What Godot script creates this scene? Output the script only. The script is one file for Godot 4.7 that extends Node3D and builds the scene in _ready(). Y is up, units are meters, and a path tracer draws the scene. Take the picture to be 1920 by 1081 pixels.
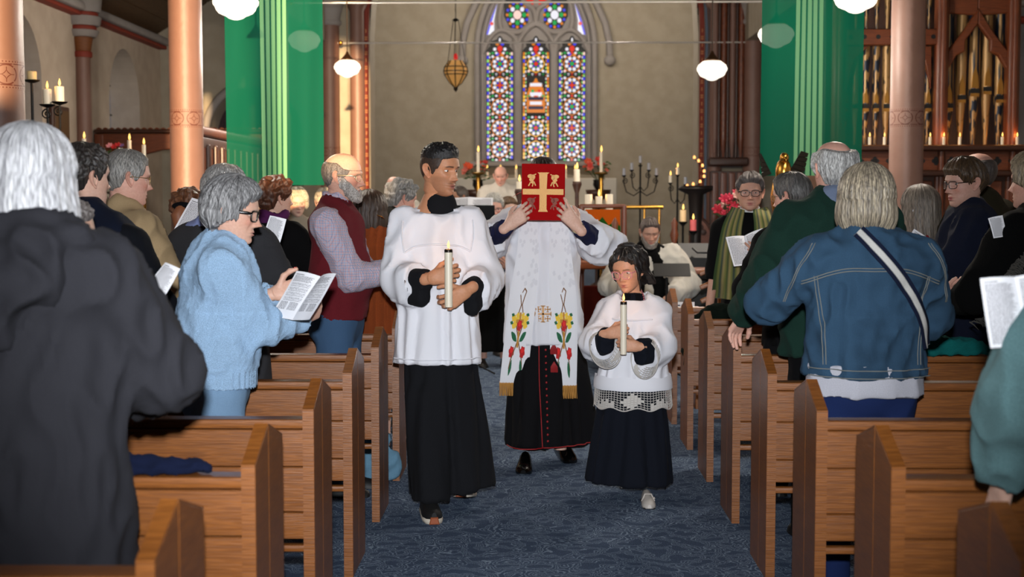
extends Node3D
class MB:
	var v := PackedVector3Array()
	var c := PackedColorArray()
	var uv := PackedVector2Array()
	var ix := PackedInt32Array()
	var xf := Transform3D.IDENTITY
	var col := Color.WHITE
	func pt(p: Vector3,t := Vector2.ZERO) -> int:
		v.append(xf * p)
		c.append(col)
		uv.append(t)
		return v.size() - 1
	func tri(a: int,b: int,d: int) -> void:
		ix.append(a)
		ix.append(b)
		ix.append(d)
	func quad(a: int,b: int,d: int,e: int) -> void:
		tri(a,b,d)
		tri(a,d,e)
	func orient(from: int) -> void:
		var m := Vector3.ZERO
		var k := 0
		for i in range(from,ix.size()):
			m += v[ix[i]]
			k += 1
		if k == 0:
			return
		m /= k
		var vol := .0
		for i in range(from,ix.size(),3):
			vol += (v[ix[i]] - m).dot((v[ix[i + 1]] - m).cross(v[ix[i + 2]] - m))
		if vol > .0:
			for i in range(from,ix.size(),3):
				var t := ix[i + 1]
				ix[i + 1] = ix[i + 2]
				ix[i + 2] = t
	func box(at: Vector3,size: Vector3,bevel := .004,grain := 0,off := Vector2.ZERO) -> void:
		var h := size / 2.0
		var b := minf(bevel,minf(h.x,minf(h.y,h.z)) * .9)
		var from := ix.size()
		var id := {}
		for f in 3:
			for sx in [-1,1]:
				for sy in [-1,1]:
					for sz in [-1,1]:
						var s := Vector3(sx,sy,sz)
						var p := s * (h - Vector3.ONE * b)
						p[f] = s[f] * h[f]
						var a := p + at
						var t := Vector2.ZERO
						var o1 := (f + 1) % 3
						var o2 := (f + 2) % 3
						t = Vector2(a[o1],a[o2]) if o1 == grain else Vector2(a[o2],a[o1])
						if f == grain:
							t *= .3
						id[[f,sx,sy,sz]] = pt(a,t + off)
		for f in 3:
			var o1 := (f + 1) % 3
			var o2 := (f + 2) % 3
			for s in [-1,1]:
				var q := []
				for e in [[-1,-1],[1,-1],[1,1],[-1,1]]:
					var k := [f,0,0,0]
					k[1 + f] = s
					k[1 + o1] = e[0]
					k[1 + o2] = e[1]
					q.append(id[k])
				if s > 0:
					quad(q[0],q[3],q[2],q[1])
				else:
					quad(q[0],q[1],q[2],q[3])
			for s in [-1,1]:
				for e in [-1,1]:
					var q := []
					for w in [[f,-1],[f,1],[o1,1],[o1,-1]]:
						var k := [w[0],0,0,0]
						k[1 + f] = s
						k[1 + o1] = e
						k[1 + o2] = w[1]
						q.append(id[k])
					if s * e > 0:
						quad(q[0],q[1],q[2],q[3])
					else:
						quad(q[0],q[3],q[2],q[1])
		for sx in [-1,1]:
			for sy in [-1,1]:
				for sz in [-1,1]:
					var a: int = id[[0,sx,sy,sz]]
					var b2: int = id[[1,sx,sy,sz]]
					var d: int = id[[2,sx,sy,sz]]
					if sx * sy * sz > 0:
						tri(a,d,b2)
					else:
						tri(a,b2,d)
		if xf.basis.determinant() < .0:
			orient(from)
	func rows(r: Array,closed := true,cap := true,uvs := Vector2.ONE) -> void:
		var from := ix.size()
		var base := v.size()
		var n: int = r[0].size()
		for j in r.size():
			var row: PackedVector3Array = r[j]
			for i in n:
				pt(row[i],Vector2(float(i) / maxf(1,n - (0 if closed else 1)) * uvs.x,float(j) / maxf(1,r.size() - 1) * uvs.y))
		for j in r.size() - 1:
			for i in (n if closed else n - 1):
				var k := (i + 1) % n
				quad(base + j * n + i,base + j * n + k,base + (j + 1) * n + k,base + (j + 1) * n + i)
		if closed and cap:
			for e in [0,r.size() - 1]:
				var m := Vector3.ZERO
				for p in r[e]:
					m += p
				var o := v.size()
				for p in r[e]:
					pt(p)
				var k := pt(m / n)
				for i in n:
					if e == 0:
						tri(o + (i + 1) % n,o + i,k)
					else:
						tri(o + i,o + (i + 1) % n,k)
		orient(from)
	func lathe(prof: Array,n := 16,cap := true) -> void:
		var r := []
		for p in prof:
			var row := PackedVector3Array()
			for i in n:
				var a := TAU * i / n
				row.append(Vector3(p.x * cos(a),p.y,p.x * sin(a)))
			r.append(row)
		rows(r,true,cap,Vector2(1,1))
	func tube(p: Array,rad: Variant,n := 8,flat := 1.0,up := Vector3.ZERO) -> void:
		var r := []
		var side := Vector3.ZERO
		for j in p.size():
			var d: Vector3 = (p[mini(j + 1,p.size() - 1)] - p[maxi(j - 1,0)]).normalized()
			if up != Vector3.ZERO:
				side = d.cross(up).normalized()
			elif side == Vector3.ZERO:
				side = d.cross(Vector3.UP if absf(d.y) < .9 else Vector3.RIGHT).normalized()
			else:
				side = (side - d * side.dot(d)).normalized()
			var o := side.cross(d)
			var w: float = rad if rad is float else rad[j]
			var row := PackedVector3Array()
			for i in n:
				var a := TAU * i / n
				row.append(p[j] + side * cos(a) * w + o * sin(a) * w * flat)
			r.append(row)
		rows(r)
	func ball(at: Vector3,r: Vector3,n := 12) -> void:
		var rr := []
		for j in n / 2 + 1:
			var t := PI * clampf(float(j) / (n / 2),.01,.99)
			var row := PackedVector3Array()
			for i in n:
				var a := TAU * i / n
				row.append(at + Vector3(r.x * sin(t) * cos(a),r.y * cos(t),r.z * sin(t) * sin(a)))
			rr.append(row)
		rows(rr)
	func prism(poly: PackedVector2Array,z0: float,z1: float,b := .0) -> void:
		var from := ix.size()
		var n := poly.size()
		var area := .0
		for i in n:
			area += poly[i].cross(poly[(i + 1) % n])
		var p := poly.duplicate()
		if area < .0:
			p.reverse()
		var ins := PackedVector2Array()
		for i in n:
			var d0 := (p[i] - p[(i + n - 1) % n]).normalized()
			var d1 := (p[(i + 1) % n] - p[i]).normalized()
			var m := Vector2(-d0.y - d1.y,d0.x + d1.x)
			var l := m.length()
			ins.append(p[i] + (m / l * minf(b * 2.0 / maxf(l,.2),b * 2.5) if l > .01 else Vector2.ZERO))
		var t := Geometry2D.triangulate_polygon(ins)
		for e in 2:
			var z := z0 if e == 0 else z1
			var o := v.size()
			for q in ins:
				pt(Vector3(q.x,q.y,z),q)
			for i in range(0,t.size(),3):
				if e == 1:
					tri(o + t[i],o + t[i + 2],o + t[i + 1])
				else:
					tri(o + t[i],o + t[i + 1],o + t[i + 2])
		var s := signf(z1 - z0)
		var lv := [[ins,z0],[p,z0 + b * s],[p,z1 - b * s],[ins,z1]] if b > .0 else [[p,z0],[p,z1]]
		for k in lv.size() - 1:
			for i in n:
				var j := (i + 1) % n
				var q := []
				for w in [[k,i],[k,j],[k + 1,j],[k + 1,i]]:
					var u: Vector2 = lv[w[0]][0][w[1]]
					q.append(pt(Vector3(u.x,u.y,lv[w[0]][1]),Vector2(lv[w[0]][1],u.y)))
				quad(q[0],q[3],q[2],q[1])
		orient_flat(from)
	func orient_flat(from: int) -> void:
		orient(from)
	func normals() -> PackedVector3Array:
		return MB.face_normals(v,ix)
	static func face_normals(v: PackedVector3Array,ix: PackedInt32Array) -> PackedVector3Array:
		var n := PackedVector3Array()
		n.resize(v.size())
		for i in range(0,ix.size(),3):
			var a := ix[i]
			var b := ix[i + 1]
			var d := ix[i + 2]
			var f := (v[d] - v[a]).cross(v[b] - v[a])
			n[a] += f
			n[b] += f
			n[d] += f
		for i in n.size():
			n[i] = n[i].normalized() if n[i].length_squared() > 1e-24 else Vector3.UP
		return n
	func add_to(m: ArrayMesh,mat: Material) -> void:
		if ix.is_empty():
			return
		var a := []
		a.resize(Mesh.ARRAY_MAX)
		a[Mesh.ARRAY_VERTEX] = v
		a[Mesh.ARRAY_NORMAL] = normals()
		a[Mesh.ARRAY_COLOR] = c
		a[Mesh.ARRAY_TEX_UV] = uv
		a[Mesh.ARRAY_INDEX] = ix
		m.add_surface_from_arrays(Mesh.PRIMITIVE_TRIANGLES,a)
		m.surface_set_material(m.get_surface_count() - 1,mat)
var taken := {}
func numbered(s: String) -> String:
	var k: int = taken.get(s,0)
	taken[s] = k + 1
	return s if k == 0 else "%s_%03d" % [s,k]
func thing(called: String,label: String,category: String,at := Vector3.ZERO,yaw := .0,group := "") -> Node3D:
	var o := Node3D.new()
	o.name = numbered(called)
	add_child(o,true)
	o.position = at
	o.rotation.y = yaw
	return tag(o,label,category,group)
func tag(o: Node3D,label: String,category := "",group := "",kind := "") -> Node3D:
	if label:
		o.set_meta("label",label)
	if category:
		o.set_meta("category",category)
	if group:
		o.set_meta("group",group)
	if kind:
		o.set_meta("kind",kind)
	return o
func obj(called: String,m: Variant,mat: Material,parent: Node3D = null) -> MeshInstance3D:
	var o := MeshInstance3D.new()
	if m is MB:
		var am := ArrayMesh.new()
		m.add_to(am,mat)
		o.mesh = am
	else:
		o.mesh = m
	if parent == null:
		o.name = numbered(called)
		add_child(o,true)
	else:
		o.name = called
		var k := 0
		while parent.has_node(NodePath(o.name)):
			k += 1
			o.name = "%s_%03d" % [called,k]
		parent.add_child(o,true)
	return o
func struct(called: String,m: Variant,mat: Material,parent: Node3D = null) -> MeshInstance3D:
	var o := obj(called,m,mat,parent)
	if parent == null:
		o.set_meta("kind","structure")
	return o
func multi(called: String,list: Array,parent: Node3D = null) -> MeshInstance3D:
	var am := ArrayMesh.new()
	for k in list:
		k[0].add_to(am,k[1])
	return obj(called,am,null,parent)
func dup(o: Node3D,at: Vector3,label := "",yaw := INF) -> Node3D:
	var base := String(o.name)
	var r := RegEx.create_from_string("_\\d{3}$").sub(base,"")
	var d: Node3D = o.duplicate()
	d.name = numbered(r)
	add_child(d,true)
	d.position = at
	if yaw != INF:
		d.rotation.y = yaw
	if label:
		d.set_meta("label",label)
	return d
func hsh(i: float,j := .0) -> float:
	var x := sin(i * 127.1 + j * 311.7 + 1.3) * 43758.5453
	return x - floor(x)
var nz := FastNoiseLite.new()
var texs := {}
func noise_tex(key: String,freq: float,type := FastNoiseLite.TYPE_SIMPLEX_SMOOTH,oct := 4,size := 512,ramp: Gradient = null,cell := -1) -> NoiseTexture2D:
	if texs.has(key):
		return texs[key]
	var n := FastNoiseLite.new()
	n.seed = 7 + texs.size()
	n.noise_type = type
	n.frequency = freq
	n.fractal_octaves = oct
	if oct <= 1:
		n.fractal_type = FastNoiseLite.FRACTAL_NONE
	if cell >= 0:
		n.cellular_return_type = cell
	var t := NoiseTexture2D.new()
	t.width = size
	t.height = size
	t.seamless = true
	t.noise = n
	if ramp:
		t.color_ramp = ramp
	texs[key] = t
	return t
func grad(list: Array) -> Gradient:
	var g := Gradient.new()
	var o := PackedFloat32Array()
	var c := PackedColorArray()
	for e in list:
		o.append(e[0])
		c.append(e[1])
	g.offsets = o
	g.colors = c
	return g
var mats := {}
func mat(c: Color,rough := .8,metal := .0) -> StandardMaterial3D:
	var key := "%s %.3f %.2f" % [c.to_html(),rough,metal]
	if mats.has(key):
		return mats[key]
	var m := StandardMaterial3D.new()
	m.albedo_color = c
	m.roughness = rough
	m.metallic = metal
	m.cull_mode = BaseMaterial3D.CULL_DISABLED
	mats[key] = m
	return m
func cloth(c: Color,kind := "weave",bump := 1.0,sheen := .3) -> StandardMaterial3D:
	var key := "cloth %s %s %.2f %.2f" % [c.to_html(),kind,bump,sheen]
	if mats.has(key):
		return mats[key]
	var m := StandardMaterial3D.new()
	m.albedo_color = c
	m.vertex_color_use_as_albedo = true
	m.roughness = .92
	m.metallic_specular = .25
	m.cull_mode = BaseMaterial3D.CULL_DISABLED
	m.uv1_triplanar = true
	m.uv1_scale = Vector3.ONE * (6.0 if kind != "smooth" else 2.0)
	if sheen > .0:
		m.rim_enabled = true
		m.rim = sheen
		m.rim_tint = .8
	m.heightmap_enabled = true
	if kind == "weave":
		m.albedo_texture = noise_tex("weave_tone",.09,FastNoiseLite.TYPE_SIMPLEX,3,512,grad([[.0,Color(.8,.8,.8)],[1.0,Color(1,1,1)]]))
		m.heightmap_texture = noise_tex("weave",.12,FastNoiseLite.TYPE_SIMPLEX,2)
		m.heightmap_scale = .12 * bump
	elif kind == "knit":
		m.albedo_texture = noise_tex("knit_tone",.16,FastNoiseLite.TYPE_CELLULAR,1,512,grad([[.0,Color(.62,.62,.62)],[.6,Color(1,1,1)]]))
		m.heightmap_texture = noise_tex("knit",.16,FastNoiseLite.TYPE_CELLULAR,1)
		m.heightmap_scale = .35 * bump
	elif kind == "wool":
		m.uv1_scale = Vector3.ONE * 5.0
		m.albedo_texture = noise_tex("wool_tone",.1,FastNoiseLite.TYPE_SIMPLEX,5,512,grad([[.25,Color(.72,.74,.76)],[.75,Color(1,1,1)]]))
		m.heightmap_texture = noise_tex("wool",.1,FastNoiseLite.TYPE_SIMPLEX,5)
		m.heightmap_scale = .5 * bump
	elif kind == "tweed":
		m.uv1_scale = Vector3.ONE * 5.0
		m.albedo_texture = noise_tex("tweed_tone",.24,FastNoiseLite.TYPE_SIMPLEX,3,512,grad([[.3,Color(.25,.25,.25)],[.62,Color(.75,.75,.75)],[.85,Color(1,1,1)]]))
		m.heightmap_texture = noise_tex("weave",.12,FastNoiseLite.TYPE_SIMPLEX,2)
		m.heightmap_scale = .3 * bump
	elif kind == "cotton":
		m.heightmap_texture = noise_tex("weave",.12,FastNoiseLite.TYPE_SIMPLEX,2)
		m.heightmap_scale = .015 * bump
	else:
		m.heightmap_texture = noise_tex("smooth_cloth",.02,FastNoiseLite.TYPE_SIMPLEX_SMOOTH,4)
		m.heightmap_scale = .6 * bump
	mats[key] = m
	return m
func glow(c: Color,e: float) -> StandardMaterial3D:
	var key := "glow %s %.2f" % [c.to_html(),e]
	if mats.has(key):
		return mats[key]
	var m := StandardMaterial3D.new()
	m.albedo_color = c
	m.emission_enabled = true
	m.emission = c
	m.emission_energy_multiplier = e
	m.roughness = .4
	mats[key] = m
	return m
func wood(key: String,dark: Color,light: Color,rough := .35,coat := .25) -> StandardMaterial3D:
	if mats.has(key):
		return mats[key]
	var m := StandardMaterial3D.new()
	m.albedo_texture = noise_tex(key,.012,FastNoiseLite.TYPE_SIMPLEX_SMOOTH,5,512,grad([[.0,dark],[.38,dark.lerp(light,.45)],[.5,light],[.62,dark.lerp(light,.6)],[1.0,dark.lerp(light,.2)]]))
	m.uv1_scale = Vector3(.5,11.0,1.0)
	m.roughness = rough
	m.clearcoat_enabled = coat > .0
	m.clearcoat = coat
	m.clearcoat_roughness = .25
	m.heightmap_enabled = true
	m.heightmap_texture = noise_tex("wood_pore",.03,FastNoiseLite.TYPE_SIMPLEX,4)
	m.heightmap_scale = .05
	m.cull_mode = BaseMaterial3D.CULL_DISABLED
	mats[key] = m
	return m
func vcol(rough := .6,key := "",metal := .0) -> StandardMaterial3D:
	var k := "vcol %.2f %.2f %s" % [rough,metal,key]
	if mats.has(k):
		return mats[k]
	var m := StandardMaterial3D.new()
	m.vertex_color_use_as_albedo = true
	m.roughness = rough
	m.metallic = metal
	m.cull_mode = BaseMaterial3D.CULL_DISABLED
	mats[k] = m
	return m
func lin(c: Color) -> Color:
	return c.srgb_to_linear()
func pane(c: Color,a := .12) -> StandardMaterial3D:
	var m := StandardMaterial3D.new()
	m.albedo_color = Color(c.r,c.g,c.b,a)
	m.transparency = BaseMaterial3D.TRANSPARENCY_ALPHA
	m.roughness = .05
	m.cull_mode = BaseMaterial3D.CULL_DISABLED
	return m
var jobs: Array = []
func bone(a: Vector3,b: Vector3,ra: float,rb: float,k := .03,n := Vector3.ZERO,sq := 1.0,op := 0,flat := 0) -> Array:
	if (b - a).length_squared() < 1e-8:
		b = a + Vector3(0,.001,0)
	return [a,b,ra,rb,k,n,sq,op,flat]
func run_job(i: int) -> void:
	var job: Dictionary = jobs[i]
	var f: Callable = job.run
	f.call(job)
func run_jobs() -> void:
	if jobs.is_empty():
		return
	var g := WorkerThreadPool.add_group_task(run_job,jobs.size())
	WorkerThreadPool.wait_for_group_task_completion(g)
func field(job: Dictionary) -> void:
	var r := nets(job.bones,job.cell,job.get("clip",[]))
	var v: PackedVector3Array = r[0]
	var ix: PackedInt32Array = r[1]
	if job.has("disp"):
		var n := MB.face_normals(v,ix)
		var d: Callable = job.disp
		for i in v.size():
			v[i] += n[i] * float(d.call(v[i],n[i]))
	var c := PackedColorArray()
	c.resize(v.size())
	if job.has("tint"):
		var t: Callable = job.tint
		for i in v.size():
			c[i] = t.call(v[i])
	else:
		c.fill(job.get("col",Color.WHITE))
	job.v = v
	job.ix = ix
	job.c = c
	job.n = MB.face_normals(v,ix)
func nets(bones: Array,c: float,clip: Array) -> Array:
	var lo := Vector3(1e9,1e9,1e9)
	var hi := -lo
	for b in bones:
		if b[7] == 0:
			var r: float = maxf(b[2],b[3])
			var e := Vector3(r,r,r)
			lo = lo.min(b[0] - e).min(b[1] - e)
			hi = hi.max(b[0] + e).max(b[1] + e)
	lo -= Vector3.ONE * c * 2.0
	hi += Vector3.ONE * c * 2.0
	var nx := int((hi.x - lo.x) / c) + 2
	var ny := int((hi.y - lo.y) / c) + 2
	var nzz := int((hi.z - lo.z) / c) + 2
	var val := PackedFloat32Array()
	val.resize(nx * ny * nzz)
	val.fill(1.0)
	for b in bones:
		var a: Vector3 = b[0]
		var ab: Vector3 = b[1] - b[0]
		var ra: float = b[2]
		var dr: float = b[3] - b[2]
		var k: float = b[4]
		var nn: Vector3 = b[5]
		var sq: float = 1.0 / b[6] - 1.0
		var op: int = b[7]
		var fl: int = b[8]
		var l2 := ab.length_squared()
		var ll := sqrt(l2)
		var m: float = maxf(b[2],b[3]) + k + c * 2.5
		var e := Vector3(m,m,m)
		var p0: Vector3 = (a.min(b[1]) - e - lo) / c
		var p1: Vector3 = (a.max(b[1]) + e - lo) / c
		var x0 := maxi(0,int(p0.x))
		var y0 := maxi(0,int(p0.y))
		var z0 := maxi(0,int(p0.z))
		var x1 := mini(nx - 1,int(p1.x) + 1)
		var y1 := mini(ny - 1,int(p1.y) + 1)
		var z1 := mini(nzz - 1,int(p1.z) + 1)
		var plain := absf(sq) < .001
		for z in range(z0,z1 + 1):
			for y in range(y0,y1 + 1):
				var i := (z * ny + y) * nx + x0
				var ap := lo + Vector3(x0 * c,y * c,z * c) - a
				for x in range(x0,x1 + 1):
					var t0 := ap.dot(ab) / l2
					var t := clampf(t0,.0,1.0)
					var q := ap - ab * t
					if not plain:
						q += nn * (q.dot(nn) * sq)
					var d := q.length() - ra - dr * t
					if fl:
						if fl & 2:
							d = maxf(d,(t0 - 1.0) * ll)
						if fl & 1:
							d = maxf(d,-t0 * ll)
					var o := val[i]
					if op == 0:
						var h := k - absf(o - d)
						if h > .0:
							val[i] = minf(o,d) - h * h * .25 / k
						elif d < o:
							val[i] = d
					elif -d > o:
						val[i] = -d
					i += 1
					ap.x += c
	for pl in clip:
		var pn: Vector3 = pl[1]
		for z in nzz:
			for y in ny:
				var i := (z * ny + y) * nx
				var d: float = (lo + Vector3(0,y * c,z * c) - pl[0]).dot(pn)
				var st := pn.x * c
				for x in nx:
					if d > val[i]:
						val[i] = d
					i += 1
					d += st
	var vid := PackedInt32Array()
	vid.resize(val.size())
	vid.fill(-1)
	var v := PackedVector3Array()
	var cells := PackedInt32Array()
	var lim := c * 4.0
	var sy := nx
	var sz := nx * ny
	var off := PackedInt32Array([0,1,sy,sy + 1,sz,sz + 1,sz + sy,sz + sy + 1])
	var ea := PackedInt32Array([0,2,4,6,0,1,4,5,0,1,2,3])
	var eb := PackedInt32Array([1,3,5,7,2,3,6,7,4,5,6,7])
	var cp := PackedVector3Array([Vector3(0,0,0),Vector3(1,0,0),Vector3(0,1,0),Vector3(1,1,0),Vector3(0,0,1),Vector3(1,0,1),Vector3(0,1,1),Vector3(1,1,1)])
	var w := PackedFloat32Array()
	w.resize(8)
	for z in nzz - 1:
		for y in ny - 1:
			var i := (z * ny + y) * nx - 1
			for x in nx - 1:
				i += 1
				var a := val[i]
				if a > lim or a < -lim:
					continue
				var s := 0
				for k in 8:
					var q := val[i + off[k]]
					w[k] = q
					if q < .0:
						s += 1
				if s == 0 or s == 8:
					continue
				var p := Vector3.ZERO
				var cnt := 0
				for k in 12:
					var wa := w[ea[k]]
					var wb := w[eb[k]]
					if (wa < .0) != (wb < .0):
						p += cp[ea[k]].lerp(cp[eb[k]],wa / (wa - wb))
						cnt += 1
				vid[i] = v.size()
				cells.append(i)
				v.append(lo + (Vector3(x,y,z) + p / cnt) * c)
	var ix := PackedInt32Array()
	var ax := PackedInt32Array([1,sy,sz])
	for i in cells:
		var inside := val[i] < .0
		for k in 3:
			if (val[i + ax[k]] < .0) == inside:
				continue
			var u := ax[(k + 1) % 3]
			var t := ax[(k + 2) % 3]
			if i - u - t < 0:
				continue
			var q0 := vid[i - u - t]
			var q1 := vid[i - t]
			var q2 := vid[i]
			var q3 := vid[i - u]
			if q0 < 0 or q1 < 0 or q3 < 0:
				continue
			if inside:
				ix.append_array([q0,q2,q1,q0,q3,q2])
			else:
				ix.append_array([q0,q1,q2,q0,q2,q3])
	return [v,ix]
func job_mesh(job: Dictionary,m: Material) -> ArrayMesh:
	var am := ArrayMesh.new()
	var a := []
	a.resize(Mesh.ARRAY_MAX)
	a[Mesh.ARRAY_VERTEX] = job.v
	a[Mesh.ARRAY_NORMAL] = job.n
	a[Mesh.ARRAY_COLOR] = job.c
	if job.has("uv"):
		a[Mesh.ARRAY_TEX_UV] = job.uv
	a[Mesh.ARRAY_INDEX] = job.ix
	am.add_surface_from_arrays(Mesh.PRIMITIVE_TRIANGLES,a)
	am.surface_set_material(0,m)
	return am
func soft(called: String,parent: Node3D,m: Material,bones: Array,cell: float,extra := {}) -> Dictionary:
	var o := MeshInstance3D.new()
	o.name = called
	var k := 0
	while parent.has_node(NodePath(o.name)):
		k += 1
		o.name = "%s_%03d" % [called,k]
	parent.add_child(o,true)
	var job := {"run": field,"bones": bones,"cell": cell,"node": o,"mat": m}
	job.merge(extra)
	jobs.append(job)
	return job
func skin_z(job: Dictionary,x: float,y: float,sgn: float,r := .022) -> float:
	if not job.has("hash"):
		var h := {}
		for p in job.v:
			var key := Vector2i(int(floor(p.x / .02)),int(floor(p.y / .02)))
			if not h.has(key):
				h[key] = []
			h[key].append(p)
		job.hash = h
	var best := -1e9
	for i in range(-1,2):
		for j in range(-1,2):
			for p in job.hash.get(Vector2i(int(floor(x / .02)) + i,int(floor(y / .02)) + j),[]):
				if Vector2(p.x - x,p.y - y).length() < r:
					best = maxf(best,p.z * sgn)
	return best * sgn if best > -1e8 else .0
const HY := [1.0,.96,.88,.7,.45,.2,.0,-.2,-.4,-.6,-.8,-.93,-1.0,-1.06]
const HW := [.0,.025,.043,.0605,.0715,.0745,.0735,.071,.067,.0605,.049,.034,.024,.012]
const HF := [.0,.032,.053,.0745,.0885,.0945,.0885,.0875,.0875,.0885,.0865,.0845,.074,.052]
const HB := [.0,.033,.056,.081,.097,.102,.099,.09,.077,.062,.046,.032,.022,.012]
func curve_at(xs: Array,ys: Array,x: float) -> float:
	var n := xs.size()
	var down: bool = xs[0] > xs[n - 1]
	for i in n - 1:
		if (down and x >= xs[i + 1]) or (not down and x <= xs[i + 1]) or i == n - 2:
			var t := clampf((x - xs[i]) / (xs[i + 1] - xs[i]),.0,1.0)
			var m0: float = (ys[i + 1] - ys[maxi(i - 1,0)]) / (xs[i + 1] - xs[maxi(i - 1,0)]) * (xs[i + 1] - xs[i])
			var m1: float = (ys[mini(i + 2,n - 1)] - ys[i]) / (xs[mini(i + 2,n - 1)] - xs[i]) * (xs[i + 1] - xs[i])
			if i == 0:
				m0 = ys[1] - ys[0]
			var t2 := t * t
			var t3 := t2 * t
			return ys[i] * (2 * t3 - 3 * t2 + 1) + m0 * (t3 - 2 * t2 + t) + ys[i + 1] * (3 * t2 - 2 * t3) + m1 * (t3 - t2)
	return ys[n - 1]
var head_lut: Array = []
func head_tables() -> void:
	head_lut = [PackedFloat32Array(),PackedFloat32Array(),PackedFloat32Array()]
	for i in 129:
		var y := 1.0 - 2.06 * i / 128.0
		head_lut[0].append(curve_at(HY,HW,y))
		head_lut[1].append(curve_at(HY,HF,y))
		head_lut[2].append(curve_at(HY,HB,y))
func lut(k: int,y: float) -> float:
	var t := clampf((1.0 - y) / 2.06,.0,.99999) * 128.0
	var i := int(t)
	var a: PackedFloat32Array = head_lut[k]
	return lerpf(a[i],a[i + 1],t - i)
func head_pt(h: Dictionary,phi: float,y: float) -> Vector3:
	var s := sin(phi)
	var c := cos(phi)
	var w := lut(0,y) * float(h.get("wide",1.0))
	var jaw: float = h.get("jaw",1.0)
	if y < -.1 and jaw != 1.0:
		w *= lerpf(1.0,jaw,clampf((-.1 - y) / .5,.0,1.0))
	var z := (lut(1,y) if c > .0 else lut(2,y)) * float(h.get("deep",1.0))
	return Vector3(w * signf(s) * pow(absf(s),.88),y * .115,z * signf(c) * pow(absf(c),.88))
func ga(x: float,m: float,s: float) -> float:
	var t := (x - m) / s
	return exp(-t * t) if absf(t) < 3.0 else .0
func head_feat(h: Dictionary,p: Vector3) -> float:
	var x := absf(p.x)
	var y := p.y
	var d := .0
	var ns: float = h.get("nose",1.0)
	if x < .03:
		var r := .0
		if y > -.037:
			r = lerpf(.024,.004,clampf((y + .037) / .05,.0,1.0)) * (1.0 - clampf((y - .006) / .02,.0,1.0))
		else:
			r = .024 * clampf(1.0 - (-.037 - y) / .013,.0,1.0)
		d += r * ga(x,.0,.0095 + .003 * clampf(-y / .04,.0,1.0)) * ns
		d += ga(x,.0,.01) * ga(y,-.037,.009) * .005 * ns
		d += ga(x,.0135,.0055) * ga(y,-.04,.007) * .01 * ns
		d -= ga(x,.0065,.0035) * ga(y,-.0485,.003) * .004
	d -= ga(x,.031,.018) * ga(y,.0,.0125) * .013
	d -= ga(x,.012,.01) * ga(y,.004,.01) * .004
	d += ga(x,.028,.024) * ga(y,.021,.008) * float(h.get("brow",.0035))
	d += ga(x,.043,.018) * ga(y,-.024,.017) * float(h.get("cheek",.004))
	d -= ga(x,.03 + (-.035 - y) * .15,.007) * ga(y,-.053,.018) * float(h.get("age",.0)) * .004
	d -= ga(x,.048,.014) * ga(y,-.055,.018) * float(h.get("hollow",.002))
	var lp: float = h.get("lips",1.0)
	var lw: float = h.get("mouth",1.0)
	d += ga(x,.0,.02 * lw) * ga(y,-.0645,.005) * .0055 * lp
	d += ga(x,.0,.018 * lw) * ga(y,-.0755,.0055) * .0062 * lp
	d -= ga(x,.0,.025 * lw) * ga(y,-.0697 + x * float(h.get("smile",.0)),.0021) * .0062
	d += ga(x,.0,.012) * ga(y,-.058,.006) * .001
	d -= ga(x,.0,.02) * ga(y,-.0855,.005) * .003
	d += ga(x,.0,.02) * ga(y,-.1,.012) * float(h.get("chin",.005))
	return d
func head_tone(h: Dictionary,p: Vector3,skin: Color) -> Color:
	var x := absf(p.x)
	var y := p.y
	var c := skin
	var rosy: Color = h.get("rosy_c",Color(skin.r,skin.g * .62,skin.b * .55))
	var k := ga(x,.042,.02) * ga(y,-.028,.018) + ga(x,.0,.013) * ga(y,-.036,.011) * .9
	c = c.lerp(rosy,minf(1.0,k) * float(h.get("rosy",.35)))
	var sk: float = h.get("stubble",.0)
	if sk > .0:
		var m := (1.0 - smoothstep(-.052,-.034,y - x * .25)) * (1.0 - smoothstep(.058,.07,x))
		c = c.lerp(h.get("stubble_c",Color(.02,.018,.018)),sk * m)
		m = ga(x,.012,.014) * ga(y,-.0565,.004)
		c = c.lerp(h.get("stubble_c",Color(.02,.018,.018)),minf(1.0,sk * 1.6) * m)
	var lw: float = h.get("mouth",1.0)
	var l := maxf(ga(x,.0,.021 * lw) * ga(y,-.065,.0042),ga(x,.0,.019 * lw) * ga(y,-.075,.0052))
	c = c.lerp(h.get("lip",Color(.32,.11,.095)),smoothstep(.25,.6,l) * .85)
	c = c.lerp(Color(.06,.015,.012),ga(x,.0,.017 * lw) * ga(y,-.0697 + x * float(h.get("smile",.0)),.0014) * .8)
	var by: float = float(h.get("brow_y",.0215)) - .5 * pow(maxf(.0,x - .034),1.0) * .6 + .08 * minf(.0,x - .034)
	var b := ga(y,by,float(h.get("brow_t",.0032))) * smoothstep(.009,.016,x) * (1.0 - smoothstep(.042,.052,x))
	c = c.lerp(h.get("brow_c",Color(.05,.04,.03)),minf(1.0,b * float(h.get("brow_k",.9))))
	return c
func smoothed(k: Array,a: float,slot := 1) -> float:
	for i in k.size() - 1:
		if a <= k[i + 1][0]:
			return lerpf(k[i][slot],k[i + 1][slot],smoothstep(.0,1.0,(a - k[i][0]) / maxf(1e-4,k[i + 1][0] - k[i][0])))
	return k[k.size() - 1][slot]
func head_rows(hi: bool) -> Array:
	var ys := []
	var n0 := 12 if hi else 8
	for i in n0:
		ys.append(cos(lerpf(.035,acos(.42),float(i) / n0)))
	var n1 := 78 if hi else 34
	for i in n1:
		ys.append(lerpf(.42,-.98,float(i) / n1))
	for y in [-.98,-1.02,-1.05]:
		ys.append(y)
	return ys
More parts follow.
